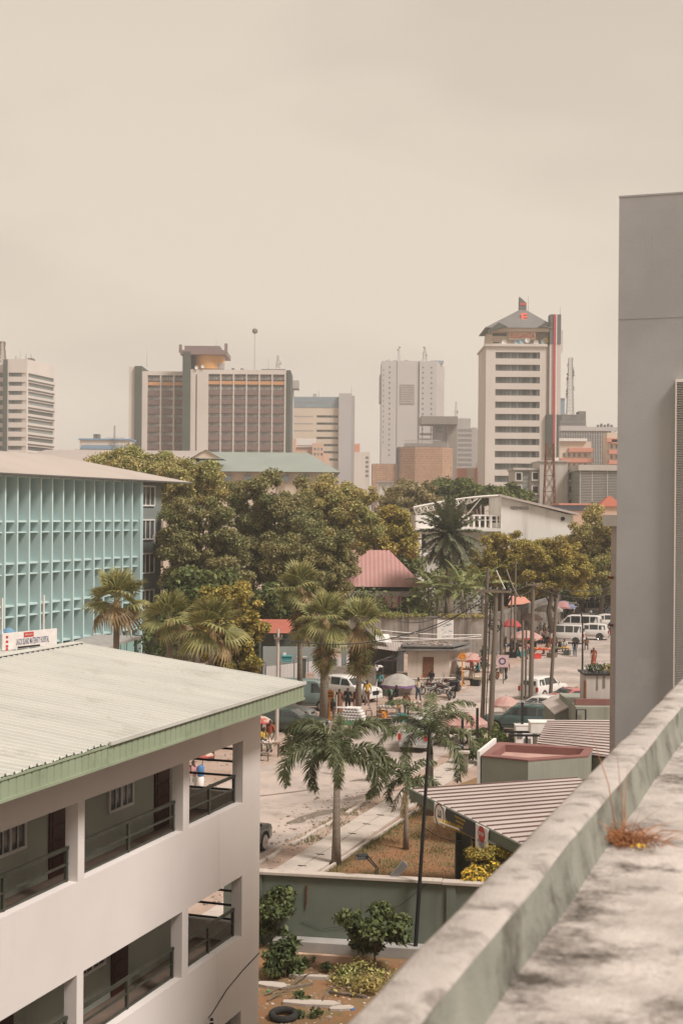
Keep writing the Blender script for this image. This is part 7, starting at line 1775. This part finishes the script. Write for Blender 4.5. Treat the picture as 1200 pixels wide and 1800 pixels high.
    hd = lambda l, c: l[0] in ('hea','nec') and l[1] in ('top','hea') and ((c-h).dot(u_) > .035 or ((c-h).dot(f_) < -.03 and (c-h).dot(u_) > -.04)) and (c-h).length < .2
    ev.materials.clear(); ev.materials.append(SKIN)
    _P[p] = (ev, shell(istor, .018, 'shirt'), shell(isleg, .016, 'trousers'), shell(isshoe, .010, 'shoes'), shell(hd, .012, 'hair'), J)
    return _P[p]
def person(label, pose, px, py, head, top, bottom, Y=None, z=0.0, h=1.0, skirt=False, cap=None, group=None):
    ev, sh, tr_, shoe, hair, J = body_mesh(pose)
    g_ = G(px, py, z) if Y is None else Vector((P(px, 1150, Y).x, Y, z))
    o = bpy.data.objects.new('person', ev); COL.objects.link(o); o.location = (g_.x, g_.y, z+.012); o.rotation_euler = (0,0,rad(head)); o.scale = (h,h,h); tag(o, label, 'person', group)
    def part(nm, me, m_):
        c = bpy.data.objects.new(nm, me); COL.objects.link(c); c.parent = o; c.material_slots[0].link = 'OBJECT'; c.material_slots[0].material = m_; return c
    part('shirt', sh, CL[top]); part('shoes', shoe, CL['black']); part('hair', hair, CL[cap] if cap else HAIR)
    if skirt:
        b = MB(); b.lathe([(.17,1.02),(.20,.85),(.22,.6),(.26,.25),(.27,.16)], (0,0,0), 14, cap=False); b.build('skirt', CL[bottom], o, smooth=True)
    else: part('trousers', tr_, CL[bottom])
    return o
PG = 'people in the market street'
person('man in a purple brown shirt walking on the open road', 'walk', 889, 1196, 230, 'purple', 'dark', group=PG)
person('man in a black top and blue jeans walking away in mid road', 'walk', 1010, 1155, 80, 'black', 'jeans', group=PG)
person('woman in a red patterned dress standing by the near kerb', 'stand', 1043, 1172, 250, 'redpat', 'redpat', skirt=True, group=PG, cap='redpat')
person('man in a white shirt sitting before the white minibus', 'sit', 992, 1146, 250, 'white', 'dark', group=PG)
person('man in dark clothes sitting left of the white shirted man', 'sit', 984, 1150, 200, 'dark', 'black', group=PG)
person('man in a white cap bending over by the tin shelter', 'bend', 670, 1194, 200, 'white', 'dark', group=PG, cap='white')
person('man in a pale green shirt standing left of the bending man', 'stand', 657, 1205, 240, 'white', 'teal', group=PG)
person('woman in a red wrapper beside the rightmost palm trunk', 'stand', 626, 1256, 230, 'redpat', 'pink', skirt=True, group=PG)
person('man in a black jacket standing by the white car door', 'stand', 611, 1254, 260, 'black', 'dark', group=PG)
person('woman in brown standing between the van and the black jacketed man', 'stand', 596, 1256, 280, 'brown', 'brown', skirt=True, group=PG)
person('person in black seated on the planter wall behind the stall tables', 'sit', 697, 1236, 200, 'black', 'black', group=PG)
person('man in black seated before the brown kiosk door', 'sit', 758, 1206, 240, 'black', 'dark', group=PG)
person('man in a dark shirt and jeans sitting under the fringed parasol', 'sit', 806, 1202, 300, 'black', 'jeans', group=PG)
person('woman in pink standing under the fringed parasol', 'stand', 829, 1196, 200, 'pink', 'cream', skirt=True, group=PG)
person('person in pink crossing the road behind the tallest foxtail palm', 'walk', 604, 1364, 250, 'pink', 'cream', group=PG)
person('man in blue at the far right edge beside the grey tower', 'walk', 1073, 1118, 250, 'blue', 'jeans', group=PG)
person('woman in a patterned top standing behind the low pink parasol', 'stand', 949, 1138, 240, 'pattern', 'dark', group=PG, Y=147)
person('man in teal standing by the low pink parasol', 'stand', 940, 1145, 220, 'blue', 'dark', group=PG, Y=139)
person('woman in red seated at the tray of red fruit', 'sit', 962, 1152, 200, 'brown', 'redpat', group=PG, Y=137)
person('vendor in black under the red dome parasol', 'sit', 902, 1150, 230, 'black', 'dark', group=PG, Y=137)
person('man in dark trousers striding past the stump poles', 'walk', 909, 1158, 320, 'black', 'black', group=PG)
person('woman in yellow seated near the flower pots', 'sit', 1063, 1186, 200, 'yellow', 'brown', group=PG, Y=117)
person('man in dark clothes seated near the flower pots', 'sit', 1053, 1188, 230, 'dark', 'dark', group=PG, Y=116)
person('person in white at the far end under the dark tree', 'stand', 1036, 1095, 220, 'white', 'dark', group=PG, Y=178)
person('person in cream between the market parasols', 'stand', 957, 1120, 220, 'cream', 'dark', group=PG, Y=154)
person('person in teal beside the leaning pole among the parasols', 'stand', 981, 1120, 220, 'teal', 'dark', group=PG, Y=156)
person('person in black under the grey white parasol', 'stand', 966, 1120, 250, 'black', 'jeans', group=PG, Y=153)
person('vendor in green at the bottle table', 'bend', 686, 1240, 250, 'green', 'black', group=PG)
person('vendor in pink beside the blue water drums behind the front building', 'stand', 339, 1400, 300, 'pink', 'white', group=PG)
person('seated vendor in yellow at the table by the building corner', 'sit', 463, 1318, 320, 'yellow', 'green', group=PG)
MG = 'market crowd by the fluted wall'
r = random.Random(21)
for i, (px, py, pose, top, bot, lab) in enumerate([
 (889,1142,'sit','cream','dark','seated vendor in cream left of the thickest pole'), (895,1128,'stand','red' if 'red' in CL else 'redpat','dark','woman in red behind the red dome parasol'),
 (912,1132,'stand','blue','dark','man in blue behind the low pink parasol'), (919,1140,'stand','green','brown','vendor in green between the stump poles and the thickest pole'),
 (930,1148,'sit','yellow','teal','woman in yellow and teal seated under the low pink parasol'), (944,1130,'stand','white','jeans','man in white shirt and jeans right of the thickest pole'),
 (955,1133,'stand','brown','black','man in brown behind the red fruit table'), (968,1138,'stand','pattern','redpat','woman with a patterned top left of the leaning pole'),
 (976,1146,'sit','purple','dark','seated vendor in purple at the leaning pole'), (938,1118,'stand','pink','dark','woman in pink under the floral parasol'),
 (949,1112,'stand','teal','dark','man in teal behind the floral parasol'), (1068,1104,'stand','black','jeans','man in black at the far right behind the man in blue'),
 (1062,1098,'stand','redpat','dark','person in red pattern beside the black car'), (903,1120,'stand','dark','dark','man in charcoal under the red dome parasol'),
 (840,1192,'sit','teal','dark','seated person in teal at the bench counter'), (650,1196,'sit','pink','brown','woman in pink crouched left of the bending man'), (641,1200,'sit','redpat','brown','woman in red pattern crouched by the rubble wall')]):
    person(lab, pose, px, py, r.uniform(180,300), top, bot, group=MG, h=r.uniform(.95,1.05))
r = random.Random(33)
for i, (px, py, Y, pose, top, bot, lab) in enumerate([
 (667,1222,None,'stand','teal','dark','man in teal standing left of the planter wall parasol'), (735,1232,None,'walk','cream','jeans','man in cream and jeans walking right of the planter wall parasol'),
 (645,1240,None,'stand','yellow','brown','woman in yellow standing behind the folding stand'), (714,1262,None,'stand','brown','dark','vendor in brown behind the slatted table'),
 (584,1262,None,'sit','dark','brown','seated person in charcoal at the foot of the taxi rank sign'), (475,1322,None,'stand','redpat','cream','woman in a red top behind the corner table'),
 (848,1176,None,'walk','white','dark','man in a white shirt passing behind the pole pair'), (868,1172,None,'stand','blue','dark','man in blue left of the notice board'),
 (1000,1112,166,'stand','dark','dark','man in dark clothes between the two white minibuses'), (1020,1100,176,'walk','cream','jeans','man in cream and jeans among the far parked cars'),
 (1046,1105,170,'stand','green','dark','man in green beside the off-roader'), (925,1162,None,'walk','pink','dark','woman in pink walking in front of the thickest pole'),
 (972,1110,162,'stand','pattern','dark','woman in a white pattern beneath the pink and blue parasol'), (1030,1142,None,'sit','brown','dark','man in brown crouched by the wheel of the off-roader')]):
    person(lab, pose, px, py, r.uniform(180,300), top, bot, Y=Y, group='passers-by and vendors round the square', h=r.uniform(.95,1.05))
# ================================================================== parasols, stalls, signs, small things
def striped(n, c1, c2, seg=8, sc=3): 
    return mat(n, c1, c2, sc, lo=.45, hi=.55, rough=.9, trans=.35, detail=2)
PAR = {'greywhite': striped('grey_white_canvas', (.50,.47,.43), (.44,.41,.38)), 'pink': striped('faded_pink_canvas', (.56,.31,.28), (.58,.40,.35)), 'red': striped('red_canvas', (.52,.11,.11), (.45,.09,.09)),
 'pinkblue': striped('pink_blue_canvas', (.52,.28,.27), (.20,.24,.36), sc=.8), 'floral': striped('floral_canvas', (.50,.25,.25), (.50,.42,.38), sc=2), 'blue': striped('sky_blue_canvas', (.22,.40,.55), (.20,.37,.52)), 'purple': mat('purple_valance', (.20,.12,.24), rough=.9), 'redwhite': striped('red_white_canvas', (.50,.10,.08), (.60,.50,.42), sc=1.5)}
def parasol(label, px, ytop, wpx, Y, m, val=None, dome=.42, n=8, tilt=0.0, base=0.0, pole='steel'):
    top = P(px, ytop, Y); R = wpx/2/FPX*Y; t = thing('parasol', label, 'parasol', (top.x, Y, base), 0, 'market parasols'); h = top.z-base; hz = R*dome*1.3; r_ = random.Random(px)
    b = MB(); rings = [(0,h)]; vs = [(0,0,h)]; K = 5
    for i in range(1, K+1):
        f = i/K
        for j in range(n*4):
            a_ = 2*math.pi*j/(n*4); sag = .5*(1-math.cos(2*math.pi*(j%4)/4)); rr = R*f*(1-.045*sag*f); z = h-hz*(f**1.9) - .035*R*sag*f
            vs.append((rr*math.cos(a_), rr*math.sin(a_), z))
    m4 = n*4; fs = [(0,1+j,1+(j+1)%m4) for j in range(m4)]
    for i in range(K-1):
        for j in range(m4): a_ = 1+i*m4+j; c = 1+i*m4+(j+1)%m4; fs.append((a_, a_+m4, c+m4, c))
    b.add(vs, fs); c0 = b.build('canopy', PAR[m], t, smooth='all')
    b = MB(); vs = []
    for j in range(m4):
        a_ = 2*math.pi*j/m4; q = Vector(c0.data.vertices[1+(K-1)*m4+j].co); dr = .13*R*(1+.25*math.sin(j*1.7)); vs += [tuple(q), (q.x*1.0, q.y*1.0, q.z-dr)]
    b.add(vs, [(2*j,(2*j+2)%(2*m4),(2*j+3)%(2*m4),2*j+1) for j in range(m4)]); b.build('valance', PAR[val or m], c0, smooth='all')
    b = MB(); b.tube([(0,0,0),(0,0,h+.08)], .025, 6); b.build('pole', M[pole], t)
    b = MB()
    for j in range(n): a_ = 2*math.pi*j/n; b.tube([(0,0,h-.03),(R*.5*math.cos(a_),R*.5*math.sin(a_),h-hz*.30-.02),(R*.97*math.cos(a_),R*.97*math.sin(a_),h-hz*.97-.02)], .008, 3, False)
    b.build('rib', M['steel'], t); b = MB(); b.lathe([(.22,0),(.22,.06),(.05,.12),(.03,.3)], (0,0,0), 10); b.build('base', M['concrete'], t)
    if tilt: t.rotation_euler = (0, tilt, 0)
    return t
parasol('big grey white parasol with a purple valance over the planter wall', 700, 1184, 66, 105.5, 'greywhite', 'purple')
parasol('pale pink parasol with a fringed edge beside the cream kiosk', 826, 1147, 54, 115.5, 'pink', 'redwhite', .3)
parasol('small plain red dome parasol by the fluted wall', 899, 1088, 34, 140, 'red', None, .5)
parasol('floral pink parasol behind the thickest pole', 934, 1078, 40, 150, 'floral', None, .35)
parasol('big dirty grey white parasol, largest of the far parasols', 964, 1062, 50, 152, 'greywhite', None, .28)
parasol('pink and blue parasol, farthest of the market parasols', 990, 1056, 44, 158, 'pinkblue', None, .35)
parasol('low flat pink and white parasol left of the leaning pole', 924, 1108, 58, 137, 'pink', 'redwhite', .3)
parasol('round faded pink parasol behind the dark teal estate', 889, 1224, 52, 91, 'pink', None, .42)
parasol('wide faded pink parasol between the arching palm and the pole pair', 815, 1252, 84, 83, 'pink', None, .32)
parasol('red and white parasol at the corner of the front building', 458, 1258, 42, 82, 'redwhite', 'red', .35)
parasol('red parasol over the blue water drums, seen through the front building', 356, 1318, 40, 71, 'redwhite', 'red', .35)
parasol('sky blue parasol, left of the two by the hospital sign', -4, 1106, 26, 96, 'blue', None, .5); parasol('sky blue parasol, right of the two by the hospital sign', 15, 1103, 24, 99, 'blue', None, .5)

def table(label, px, py, w_, d_, h, goods=(), rz=0.0, m='wood', Y=None, name='stall_table', group='vendor tables'):
    c = G(px, py) if Y is None else Vector((P(px,1200,Y).x, Y, 0)); t = thing(name, label, 'table', c, rz, group)
    b = MB(); b.box(-w_/2,w_/2,-d_/2,d_/2,h-.04,h); b.build('tabletop', M[m], t)
    for sx in (-1,1):
        for sy in (-1,1): b = MB(); b.box(sx*w_*.44-.03, sx*w_*.44+.03, sy*d_*.4-.03, sy*d_*.4+.03, 0, h-.041); b.build('leg', M['wood'], t)
    return t, c
GC = ['red','orange','yellow','white','green','blue','cream','teal_cloth','black']
def goods(label, c, w_, d_, h, n, seed, cols, kind='mix', cat='goods', rz=0):
    """wares lying on a stall: a heap nobody could count"""
    r = random.Random(seed); t = thing('stall_goods', label, cat, (c[0], c[1], h+.012), rz); by = {}
    for k in range(n):
        cc = r.choice(cols); b = by.setdefault(cc, MB()); x, y = r.uniform(-w_/2,w_/2), r.uniform(-d_/2,d_/2); s = r.uniform(.04,.09)
        kd = kind if kind != 'mix' else r.choice(('box','round','bottle'))
        if kd == 'box': b.cbox((x,y,s*.6), (s*2,s*1.5,s*1.2), r.uniform(0,3))
        elif kd == 'round': b.lathe([(0,0),(s*.8,s*.3),(s,s*.9),(s*.7,s*1.6),(0,s*1.8)], (x,y,0), 7)
        else: b.lathe([(s*.5,0),(s*.5,s*2.2),(s*.2,s*3),(s*.2,s*3.6),(0,s*3.7)], (x,y,0), 7)
    for cc, b in by.items(): o = b.build({'box':'packet','round':'fruit','bottle':'bottle','mix':'ware'}[kind], M[cc], t); o['kind'] = 'stuff'
    return t
t_, c = table('plank table with a cloth and wares left of the bottle table', 684, 1262, 1.5, .8, .7, rz=-.2); goods('cream cloth bundles and packets on the plank table', c, 1.3, .6, .7, 26, 1, ['cream','orange','white','brown'] if 'brown' in M else ['cream','orange','white'], 'box')
t_, c = table('slatted table with pale wares below the black clothed sitter', 718, 1256, 1.7, .9, .8, rz=-.25); goods('pale packets on the slatted table', c, 1.5, .7, .8, 26, 2, ['white','peach','cream'], 'box')
t_, c = table('low table of drinks bottles beside the bucket', 690, 1262, .9, .5, .55, Y=95); goods('green and dark bottles on the low drinks table', c, .8, .4, .55, 22, 3, ['green','black','red','teal_cloth'], 'bottle')
t_, c = table('red draped fruit table left of the leaning pole', 952, 1153, 1.7, 1.0, .62, m='red', rz=-.2); goods('heap of orange red fruit on the red table', c, 1.5, .9, .62, 60, 4, ['orange','red','coral'], 'round')
t_, c = table('fruit table right of the leaning pole before the minibus', 984, 1150, 1.8, .9, .55, rz=-.2); goods('mixed fruit and greens on the table before the minibus', c, 1.6, .8, .55, 60, 5, ['orange','green','yellow','coral'], 'round')
t_, c = table('dark stall table under the low pink parasol', 905, 1150, 2.2, .9, .8, rz=-.2, m='black'); goods('dark wares on the stall under the low pink parasol', c, 2.0, .8, .8, 40, 6, ['black','red','blue','white'])
t_, c = table('stall counter with hanging wares under the fringed parasol', 818, 1196, 1.5, .8, .9, m='redrim' if 'redrim' in M else 'red'); goods('bright packets on the counter under the fringed parasol', c, 1.4, .7, .9, 50, 7, ['red','yellow','white','teal_cloth','blue'])
t_, c = table('small dark wooden table at the corner of the front building', 474, 1330, 1.1, .6, .75, rz=-.1); goods('jars and packets on the dark wooden table', c, 1.0, .5, .75, 22, 8, ['cream','white','coral'])
t_, c = table('wooden bench shaped stool beside the corner table', 464, 1338, .5, .4, .45, group='stools'); 
t_, c = table('small round legged stool right of the striped wares', 648, 1262, .4, .4, .5, group='stools'); t_, c = table('low stool with a black pot, left of the drinks', 668, 1266, .5, .4, .4, group='stools')
t_, c = table('white topped table beside the black jacketed man', 598, 1262, .9, .5, .7, m='white')
t_, c = table('wares table under the far grey white parasol', 962, 1125, 2.2, .9, .8, Y=150.5); goods('coloured wares under the far grey white parasol', c, 2.0, .8, .8, 50, 9, ['teal_cloth','blue','black','orange'])
t_, c = table('long bench counter beside the notice board pole', 852, 1182, 1.9, .6, .7, m='beige' if 'beige' in M else 'wood')
# hawker cart heaped with striped wares
c = G(620, 1284); ct = thing('hawker_cart', 'green hand cart heaped with blue and white striped bales', 'cart', c, -.3)
b = MB(); b.box(-.75,.75,-.4,.4,.35,.6); b.build('tray', M['green'], ct, bevel=.02)
for s in (-1,1): b = MB(); b.lathe([(0,-.04),(.24,-.05),(.27,0),(.24,.05),(0,.04)], (.45,s*.47,.27), 16, 'y'); w_ = b.build('wheel', M['rubber'], ct); b = MB(); b.lathe([(0,-.06),(.1,-.06),(.1,.06),(0,.06)], (.45,s*.47,.27), 10, 'y'); b.build('hub', M['steel'], w_)
b = MB(); b.tube([(-.75,.3,.5),(-1.4,.3,.9)], .025, 5); b.tube([(-.75,-.3,.5),(-1.4,-.3,.9)], .025, 5); b.tube([(-1.4,.3,.9),(-1.4,-.3,.9)], .025, 5); b.build('handle', M['wood'], ct)
r = random.Random(3)
for i, (dz, w_) in enumerate(((0,1.5),(.17,1.5),(.34,1.35),(.51,1.15),(.68,.9))):
    o = thing('wrapped_bale', ['lowest','second','middle','fourth','topmost'][i]+' white bale in the stack on the green cart', 'bale', (c.x, c.y, .615+dz), -.3+r.uniform(-.1,.1), 'bales stacked on the cart'); b = MB(); b.box(-w_/2,w_/2,-.36,.36,0,.15); b.build('wrapping', M['white'], o, bevel=.05)
    b = MB()
    for k in range(int(w_/.2)): b.box(-w_/2+.06+k*.2, -w_/2+.13+k*.2, -.366, .366, .03, .10)
    b.build('band', M['navy'], o)
# yellow round sign posts
def round_sign(label, px, py0, py1, txt, rpx):
    c = G(px, py1); top = P(px, py0, c.y); R = rpx/FPX*c.y; o = thing('round_sign', label, 'sign', c, 0, 'orange round signs'); b = MB(); b.box(-.05,.05,-.03,.03,0,top.z); b.build('post', M['orange'], o)
    b = MB(); b.lathe([(0,-.02),(R,-.02),(R,.02),(0,.02)], (0,-.06,top.z), 24, 'y'); d = b.build('disc', M['orange'], o)
    if txt:
        for k, s_ in enumerate(txt): text_part(s_, R*.62, M['black'], d, (0,-.085,top.z+R*(.28-.6*k)), bold=.008, sx=.85)
    else: b = MB(); b.lathe([(R*.55,-.03),(R*.62,-.03),(R*.62,-.021),(R*.55,-.021),(R*.55,-.03)], (0,-.06,top.z), 20, 'y', cap=False); b.build('ring', M['black'], d)
    b = MB(); b.tube([(-.22,0,0),(0,0,.35),(.22,0,0)], .03, 5); b.build('foot', M['orange'], o)
round_sign('orange round taxi rank sign in front of the green van', 579, 1221, 1268, ('TAXI','RANK'), 8.5)
round_sign('orange round sign beside the fringed parasol', 812, 1155, 1208, None, 7)
for i, (px, y0, y1, lab) in enumerate([(741,1186,1222,'thin orange post in front of the cream kiosk'),(591,1222,1272,'pale thin post right of the taxi rank sign')]):
    c = G(px,y1); h = P(px,y0,c.y).z; o = thing('thin_post', lab, 'post', c); b = MB(); b.lathe([(.10,0),(.10,.04),(.03,.06),(.03,h),(0,h+.02)], (0,0,0), 8); b.build('shaft', M['orange' if i == 0 else 'cream'], o)
c = G(662,1270); o = thing('thin_post', 'thin dark pole standing in a black bowl among the stools', 'post', c); b = MB(); b.tube([(0,0,0),(0,0,P(662,1210,c.y).z)], .02, 5); b.build('shaft', M['black'], o); b = MB(); b.lathe([(.2,0),(.34,.12),(.36,.2),(.0,.1)], (0,0,0), 14); b.build('bowl', M['bdark'], o)
# a-frame ladder like stand near the white car
c = G(652,1256); o = thing('folding_stand', 'leaning grey folding stand beside the nose of the white car', 'stand', c); b = MB(); b.tube([(-.5,0,1.5),(.1,0,0)], .03, 5); b.tube([(-.5,.4,1.5),(.1,.4,0)], .03, 5); b.tube([(-.5,0,1.5),(-.8,.2,0)], .03, 5); b.tube([(-.2,0,.75),(-.2,.4,.75)], .02, 5); b.build('frame', M['steel'], o)
def bucket(label, px, py, m, R=.2, h=.36, name='bucket'):
    o = thing(name, label, 'bucket', G(px,py), 0, 'buckets and drums'); b = MB(); b.lathe([(R*.75,0),(R,h),(R*1.05,h),(R*1.05,h+.02),(R*.93,h+.02),(R*.7,.04),(0,.04)], (0,0,0), 14); b.build('shell', M[m], o, smooth=True); b = MB(); b.tube([(R*math.cos(a_/8*3.14),0,h+R*.8*math.sin(a_/8*3.14)) for a_ in range(9)], .008, 4); b.build('handle', M['steel'], o); return o
bucket('pale turquoise bucket under the slatted table', 694+1, 1270, 'bblue', .24, .42); bucket('black basin under the drinks table', 680, 1272, 'black', .3, .25); bucket('white bucket beside the stool', 650, 1270, 'white', .14, .25)
bucket('orange bucket beside the notice board pole', 874, 1192, 'orange', .22, .4); bucket('black barrel beside the pier near the pole pair', 806, 1345, 'black', .3, .85); bucket('black drum behind the stone pier', 818, 1338, 'rubber', .35, .6)
o = thing('water_drums', 'stack of blue water drums seen through the end of the open corridor', 'drums', G(352,1402)); 
for k in range(3): b = MB(); b.lathe([(.15,0),(.165,.05),(.165,.42),(.12,.48),(.05,.5)], (0,0,k*.51), 14); b.build('drum', M['blue'] if k != 1 else M['white'], o, smooth=True)
# tyres
def tyre_mesh():
    b = MB(); pr = []
    for k in range(13): a_ = 2*math.pi*k/12; pr.append((.30+.085*math.cos(a_)*1.0, .09+.095*math.sin(a_)))
    b.lathe(pr, (0,0,0), 24, cap=False); return b
ty0 = None
def tyre(label, loc, rot=(0,0,0), sc=1.0, group='tyres in the stack'):
    global ty0
    t = thing('tyre', label, 'tyre', loc, 0, group)
    if ty0 is None: ty0 = tyre_mesh().build('tread', M['rubber'], t, smooth='all'); k_ = ty0
    else: k_ = ty0.copy(); COL.objects.link(k_); k_.parent = t
    t.rotation_euler = rot; t.scale = (sc,)*3; return t
c = G(531,1316); r = random.Random(1)
for k in range(5): tyre(['bottom','second','middle','fourth','top'][k]+' tyre of the stack beside the dark green saloon', (c.x+r.uniform(-.04,.04), c.y+r.uniform(-.04,.04), .01+k*.195), sc=1.08)
c = G(857,1318); tyre('upper tyre lying by the foot of the pole pair', (c.x+.2,c.y,.30), (.2,.1,0), 1.2, 'tyres by the pole pair'); tyre('lower tyre lying by the foot of the pole pair', (c.x+.25,c.y-.3,.02), (0,0,0), 1.3, 'tyres by the pole pair')
tyre('old tyre half filled with weeds lying in the yard', (G(498,1792).x, G(498,1792).y, .02), (.08,0,0), 1.05, None)
# yard slabs and beams
def slab_thing(label, px, py, l_, w_, h, rz, m='slab', name='broken_slab', rx=0.0, z=0.0):
    o = thing(name, label, 'slab', G(px,py)+Vector((0,0,z)), rz, 'rubble pieces in the yard'); r = random.Random(px); n = 7; pts = []
    for k in range(n): a_ = 2*math.pi*k/n; s_ = max(abs(math.cos(a_)),abs(math.sin(a_))); pts.append((l_/2*math.cos(a_)/s_*r.uniform(.85,1), w_/2*math.sin(a_)/s_*r.uniform(.8,1)))
    b = MB(); b.prism(pts, 0, h); b.build('block', M[m], o, bevel=.01); o.rotation_euler = (rx, 0, rz); return o
slab_thing('long pale slab across the middle of the yard', 548, 1768, 1.6, .42, .10, -.1); slab_thing('pale slab by the front building wall', 478, 1736, .9, .5, .10, -.3); slab_thing('low concrete block behind the round shrub', 545, 1722, 1.3, .2, .12, -.15)
slab_thing('brown timber beam in the right of the yard', 610, 1752, 1.3, .14, .09, -.35, 'wood', 'timber_beam'); slab_thing('brown timber beam leaning left of the weeds', 520, 1738, 1.1, .12, .08, .5, 'wood', 'timber_beam'); slab_thing('short broken slab near the parapet edge', 600, 1776, .7, .3, .08, .2); slab_thing('brick coloured ledge in front of the wall footing', 545, 1690, 3.0, .18, .22, -.18, 'peach')
slab_thing('crumpled blue plastic scrap near the parapet edge', 619, 1777, .16, .10, .06, .6, 'blue', 'plastic_scrap'); slab_thing('green plastic scrap by the front building', 472, 1745, .12, .1, .05, .6, 'green', 'plastic_scrap')
b = MB(); 
for i, (pa, pb) in enumerate((((505,1742),(560,1712)),((470,1762),(520,1748)),((560,1775),(590,1735)),((465,1752),(512,1746)))):
    a = G(*pa); c = G(*pb); o = thing('fallen_branch', ['thin bare branch leaning from the slab to the round shrub','bare branch lying by the front building wall','grey driftwood branch in the middle of the yard','short bare twig by the front building'][i], 'branch', a, 0, 'bare branches in the yard'); d = c-a; b = MB(); b.tube([(0,0,.03),(d.x*.5,d.y*.5,.16),(d.x,d.y,.08)], [.03,.022,.008], 5); b.tube([(d.x*.5,d.y*.5,.15),(d.x*.7+.1,d.y*.6-.2,.28)], [.012,.004], 4); b.build('limb', M['bark'], o)
# pier, posts and fence bits near the poles
o = thing('stone_pier', 'short capped stone pier beside the black barrel', 'pier', G(815,1358), -.2); b = MB(); b.box(-.2,.2,-.2,.2,0,1.0); b.build('shaft', M['stonew'], o); b = MB(); b.box(-.28,.28,-.28,.28,1.002,1.1); b.build('cap', M['slab'], o)
for i, (px, y0, y1, lab) in enumerate([(812,1255,1335,'black square post under the wide pink parasol'),(838,1245,1335,'black square post left of the pole pair'),(917,1235,1330,'black post in front of the dark teal estate')]):
    c = G(px,y1); h = P(px,y0,c.y).z; o = thing('fence_post', lab, 'post', c, 0, 'black posts by the near kerb'); b = MB(); b.box(-.07,.07,-.07,.07,0,h); b.build('shaft', M['black'], o)
for i, (px, lab) in enumerate(((972,'first'),(985,'second'),(1000,'third'),(1012,'fourth'))):
    c = G(px,1247-i*3); o = thing('bollard', lab+' wooden stump from the left in the row behind the gabled booth', 'bollard', c, 0, 'wooden stumps behind the booth'); b = MB(); b.lathe([(.14,0),(.13,1.0+.2*(i%2)),(.0,1.05+.2*(i%2))], (0,0,0), 8); b.build('stump', M['wood'], o)
for i, (px, py, r_, l_) in enumerate([(838,1330,.6,'dark hedge clump left of the pole pair'),(846,1345,.5,'dark hedge clump at the foot of the pole pair'),(880,1318,.6,'dark hedge clump before the teal estate'),(905,1325,.6,'dark hedge clump beside the switch cabinet')]):
    bush('hedge', l_, px, py, None, r_*1.2, 1.5, 'dark', 1500, 90+i, size=.09, nb=9, group='dark hedge clumps by the near kerb')
def crate(label, px, py, m, w_=.55, h=.35, rz=0, z=0.0, Y=None):
    c = G(px,py) if Y is None else Vector((P(px,1150,Y).x,Y,0)); o = thing('crate', label, 'crate', (c.x,c.y,z+.012), rz, 'crates and boxes at the stalls'); b = MB(); b.wall(-w_/2,w_/2,0,h,[],-w_*.35,-w_*.35+.03); b.box(-w_/2,w_/2,w_*.35-.03,w_*.35,0,h); b.box(-w_/2,-w_/2+.03,-w_*.32+.001,w_*.32-.001,0,h); b.box(w_/2-.03,w_/2,-w_*.32+.001,w_*.32-.001,0,h); b.box(-w_/2+.03,w_/2-.03,-w_*.319,w_*.319,.0,h*.8); b.build('crate_body', M[m], o)
    b = MB(); b.box(-w_/2-.02,w_/2+.02,-w_*.35-.02,-w_*.35-.001,h*.8,h); b.box(-w_/2-.02,w_/2+.02,w_*.35+.001,w_*.35+.02,h*.8,h); b.build('rim', M[m], o); return o
for i, (px, py, m, w_, lab) in enumerate([(898,1156,'black',1.0,'black crate at the foot of the thin dark pole'),(917,1154,'teal_cloth',.8,'teal crate left of the thickest pole'),(941,1158,'red',.9,'red crate in front of the red fruit table'),(970,1156,'wood',.9,'wooden crate right of the red fruit table'),(996,1152,'bgreen',.8,'dark green crate before the minibus'),
   (888,1160,'wood',.9,'wooden box beside the notice board pole'),(707,1268,'teal_cloth',.7,'turquoise crate below the slatted table'),(672,1262,'orange',.6,'orange crate beside the bottle table'),(845,1200,'cream',.9,'cream box by the bench counter'),(835,1206,'black',.7,'black crate by the low wall stub'),(603,1272,'wood',.7,'wooden box below the white topped table'),(643,1204,'white',.7,'white sack box by the crouching women'),(650,1210,'coral',.6,'coral box by the crouching women')]):
    crate(lab, px, py, m, w_, .45, .3*i)
t_, c = table('dark stall table at the fluted wall below the red dome parasol', 893, 1136, 2.4, .9, .8, m='black'); goods('tangle of dark and coloured wares at the fluted wall', c, 2.2, .8, .8, 50, 16, ['black','red','blue','teal_cloth','bdark'])
t_, c = table('dark stall table behind the thickest pole', 930, 1128, 2.6, .9, .9, m='bdark'); goods('dark bundles on the stall behind the thickest pole', c, 2.4, .8, .9, 50, 17, ['black','bdark','orange','white'])
# ================================================================== haze (warm, thin, even)
hb = MB(); hb.box(-1600, 1600, -80, 2300, -1.0, 110)
hz = hb.build('haze', M['white']); hz.data.materials.clear()
hm = bpy.data.materials.new('haze_air'); hm.use_nodes = True; ht = hm.node_tree; ht.nodes.clear()
ho = ht.nodes.new('ShaderNodeOutputMaterial'); hv = ht.nodes.new('ShaderNodeVolumePrincipled')
hv.inputs['Color'].default_value = (.97,.92,.88,1); hv.inputs['Density'].default_value = 0.00042; hv.inputs['Anisotropy'].default_value = 0.1
ht.links.new(hv.outputs[0], ho.inputs['Volume']); hz.data.materials.append(hm)
tag(hz, 'thin warm haze between the camera and the far towers', 'haze', kind='stuff')
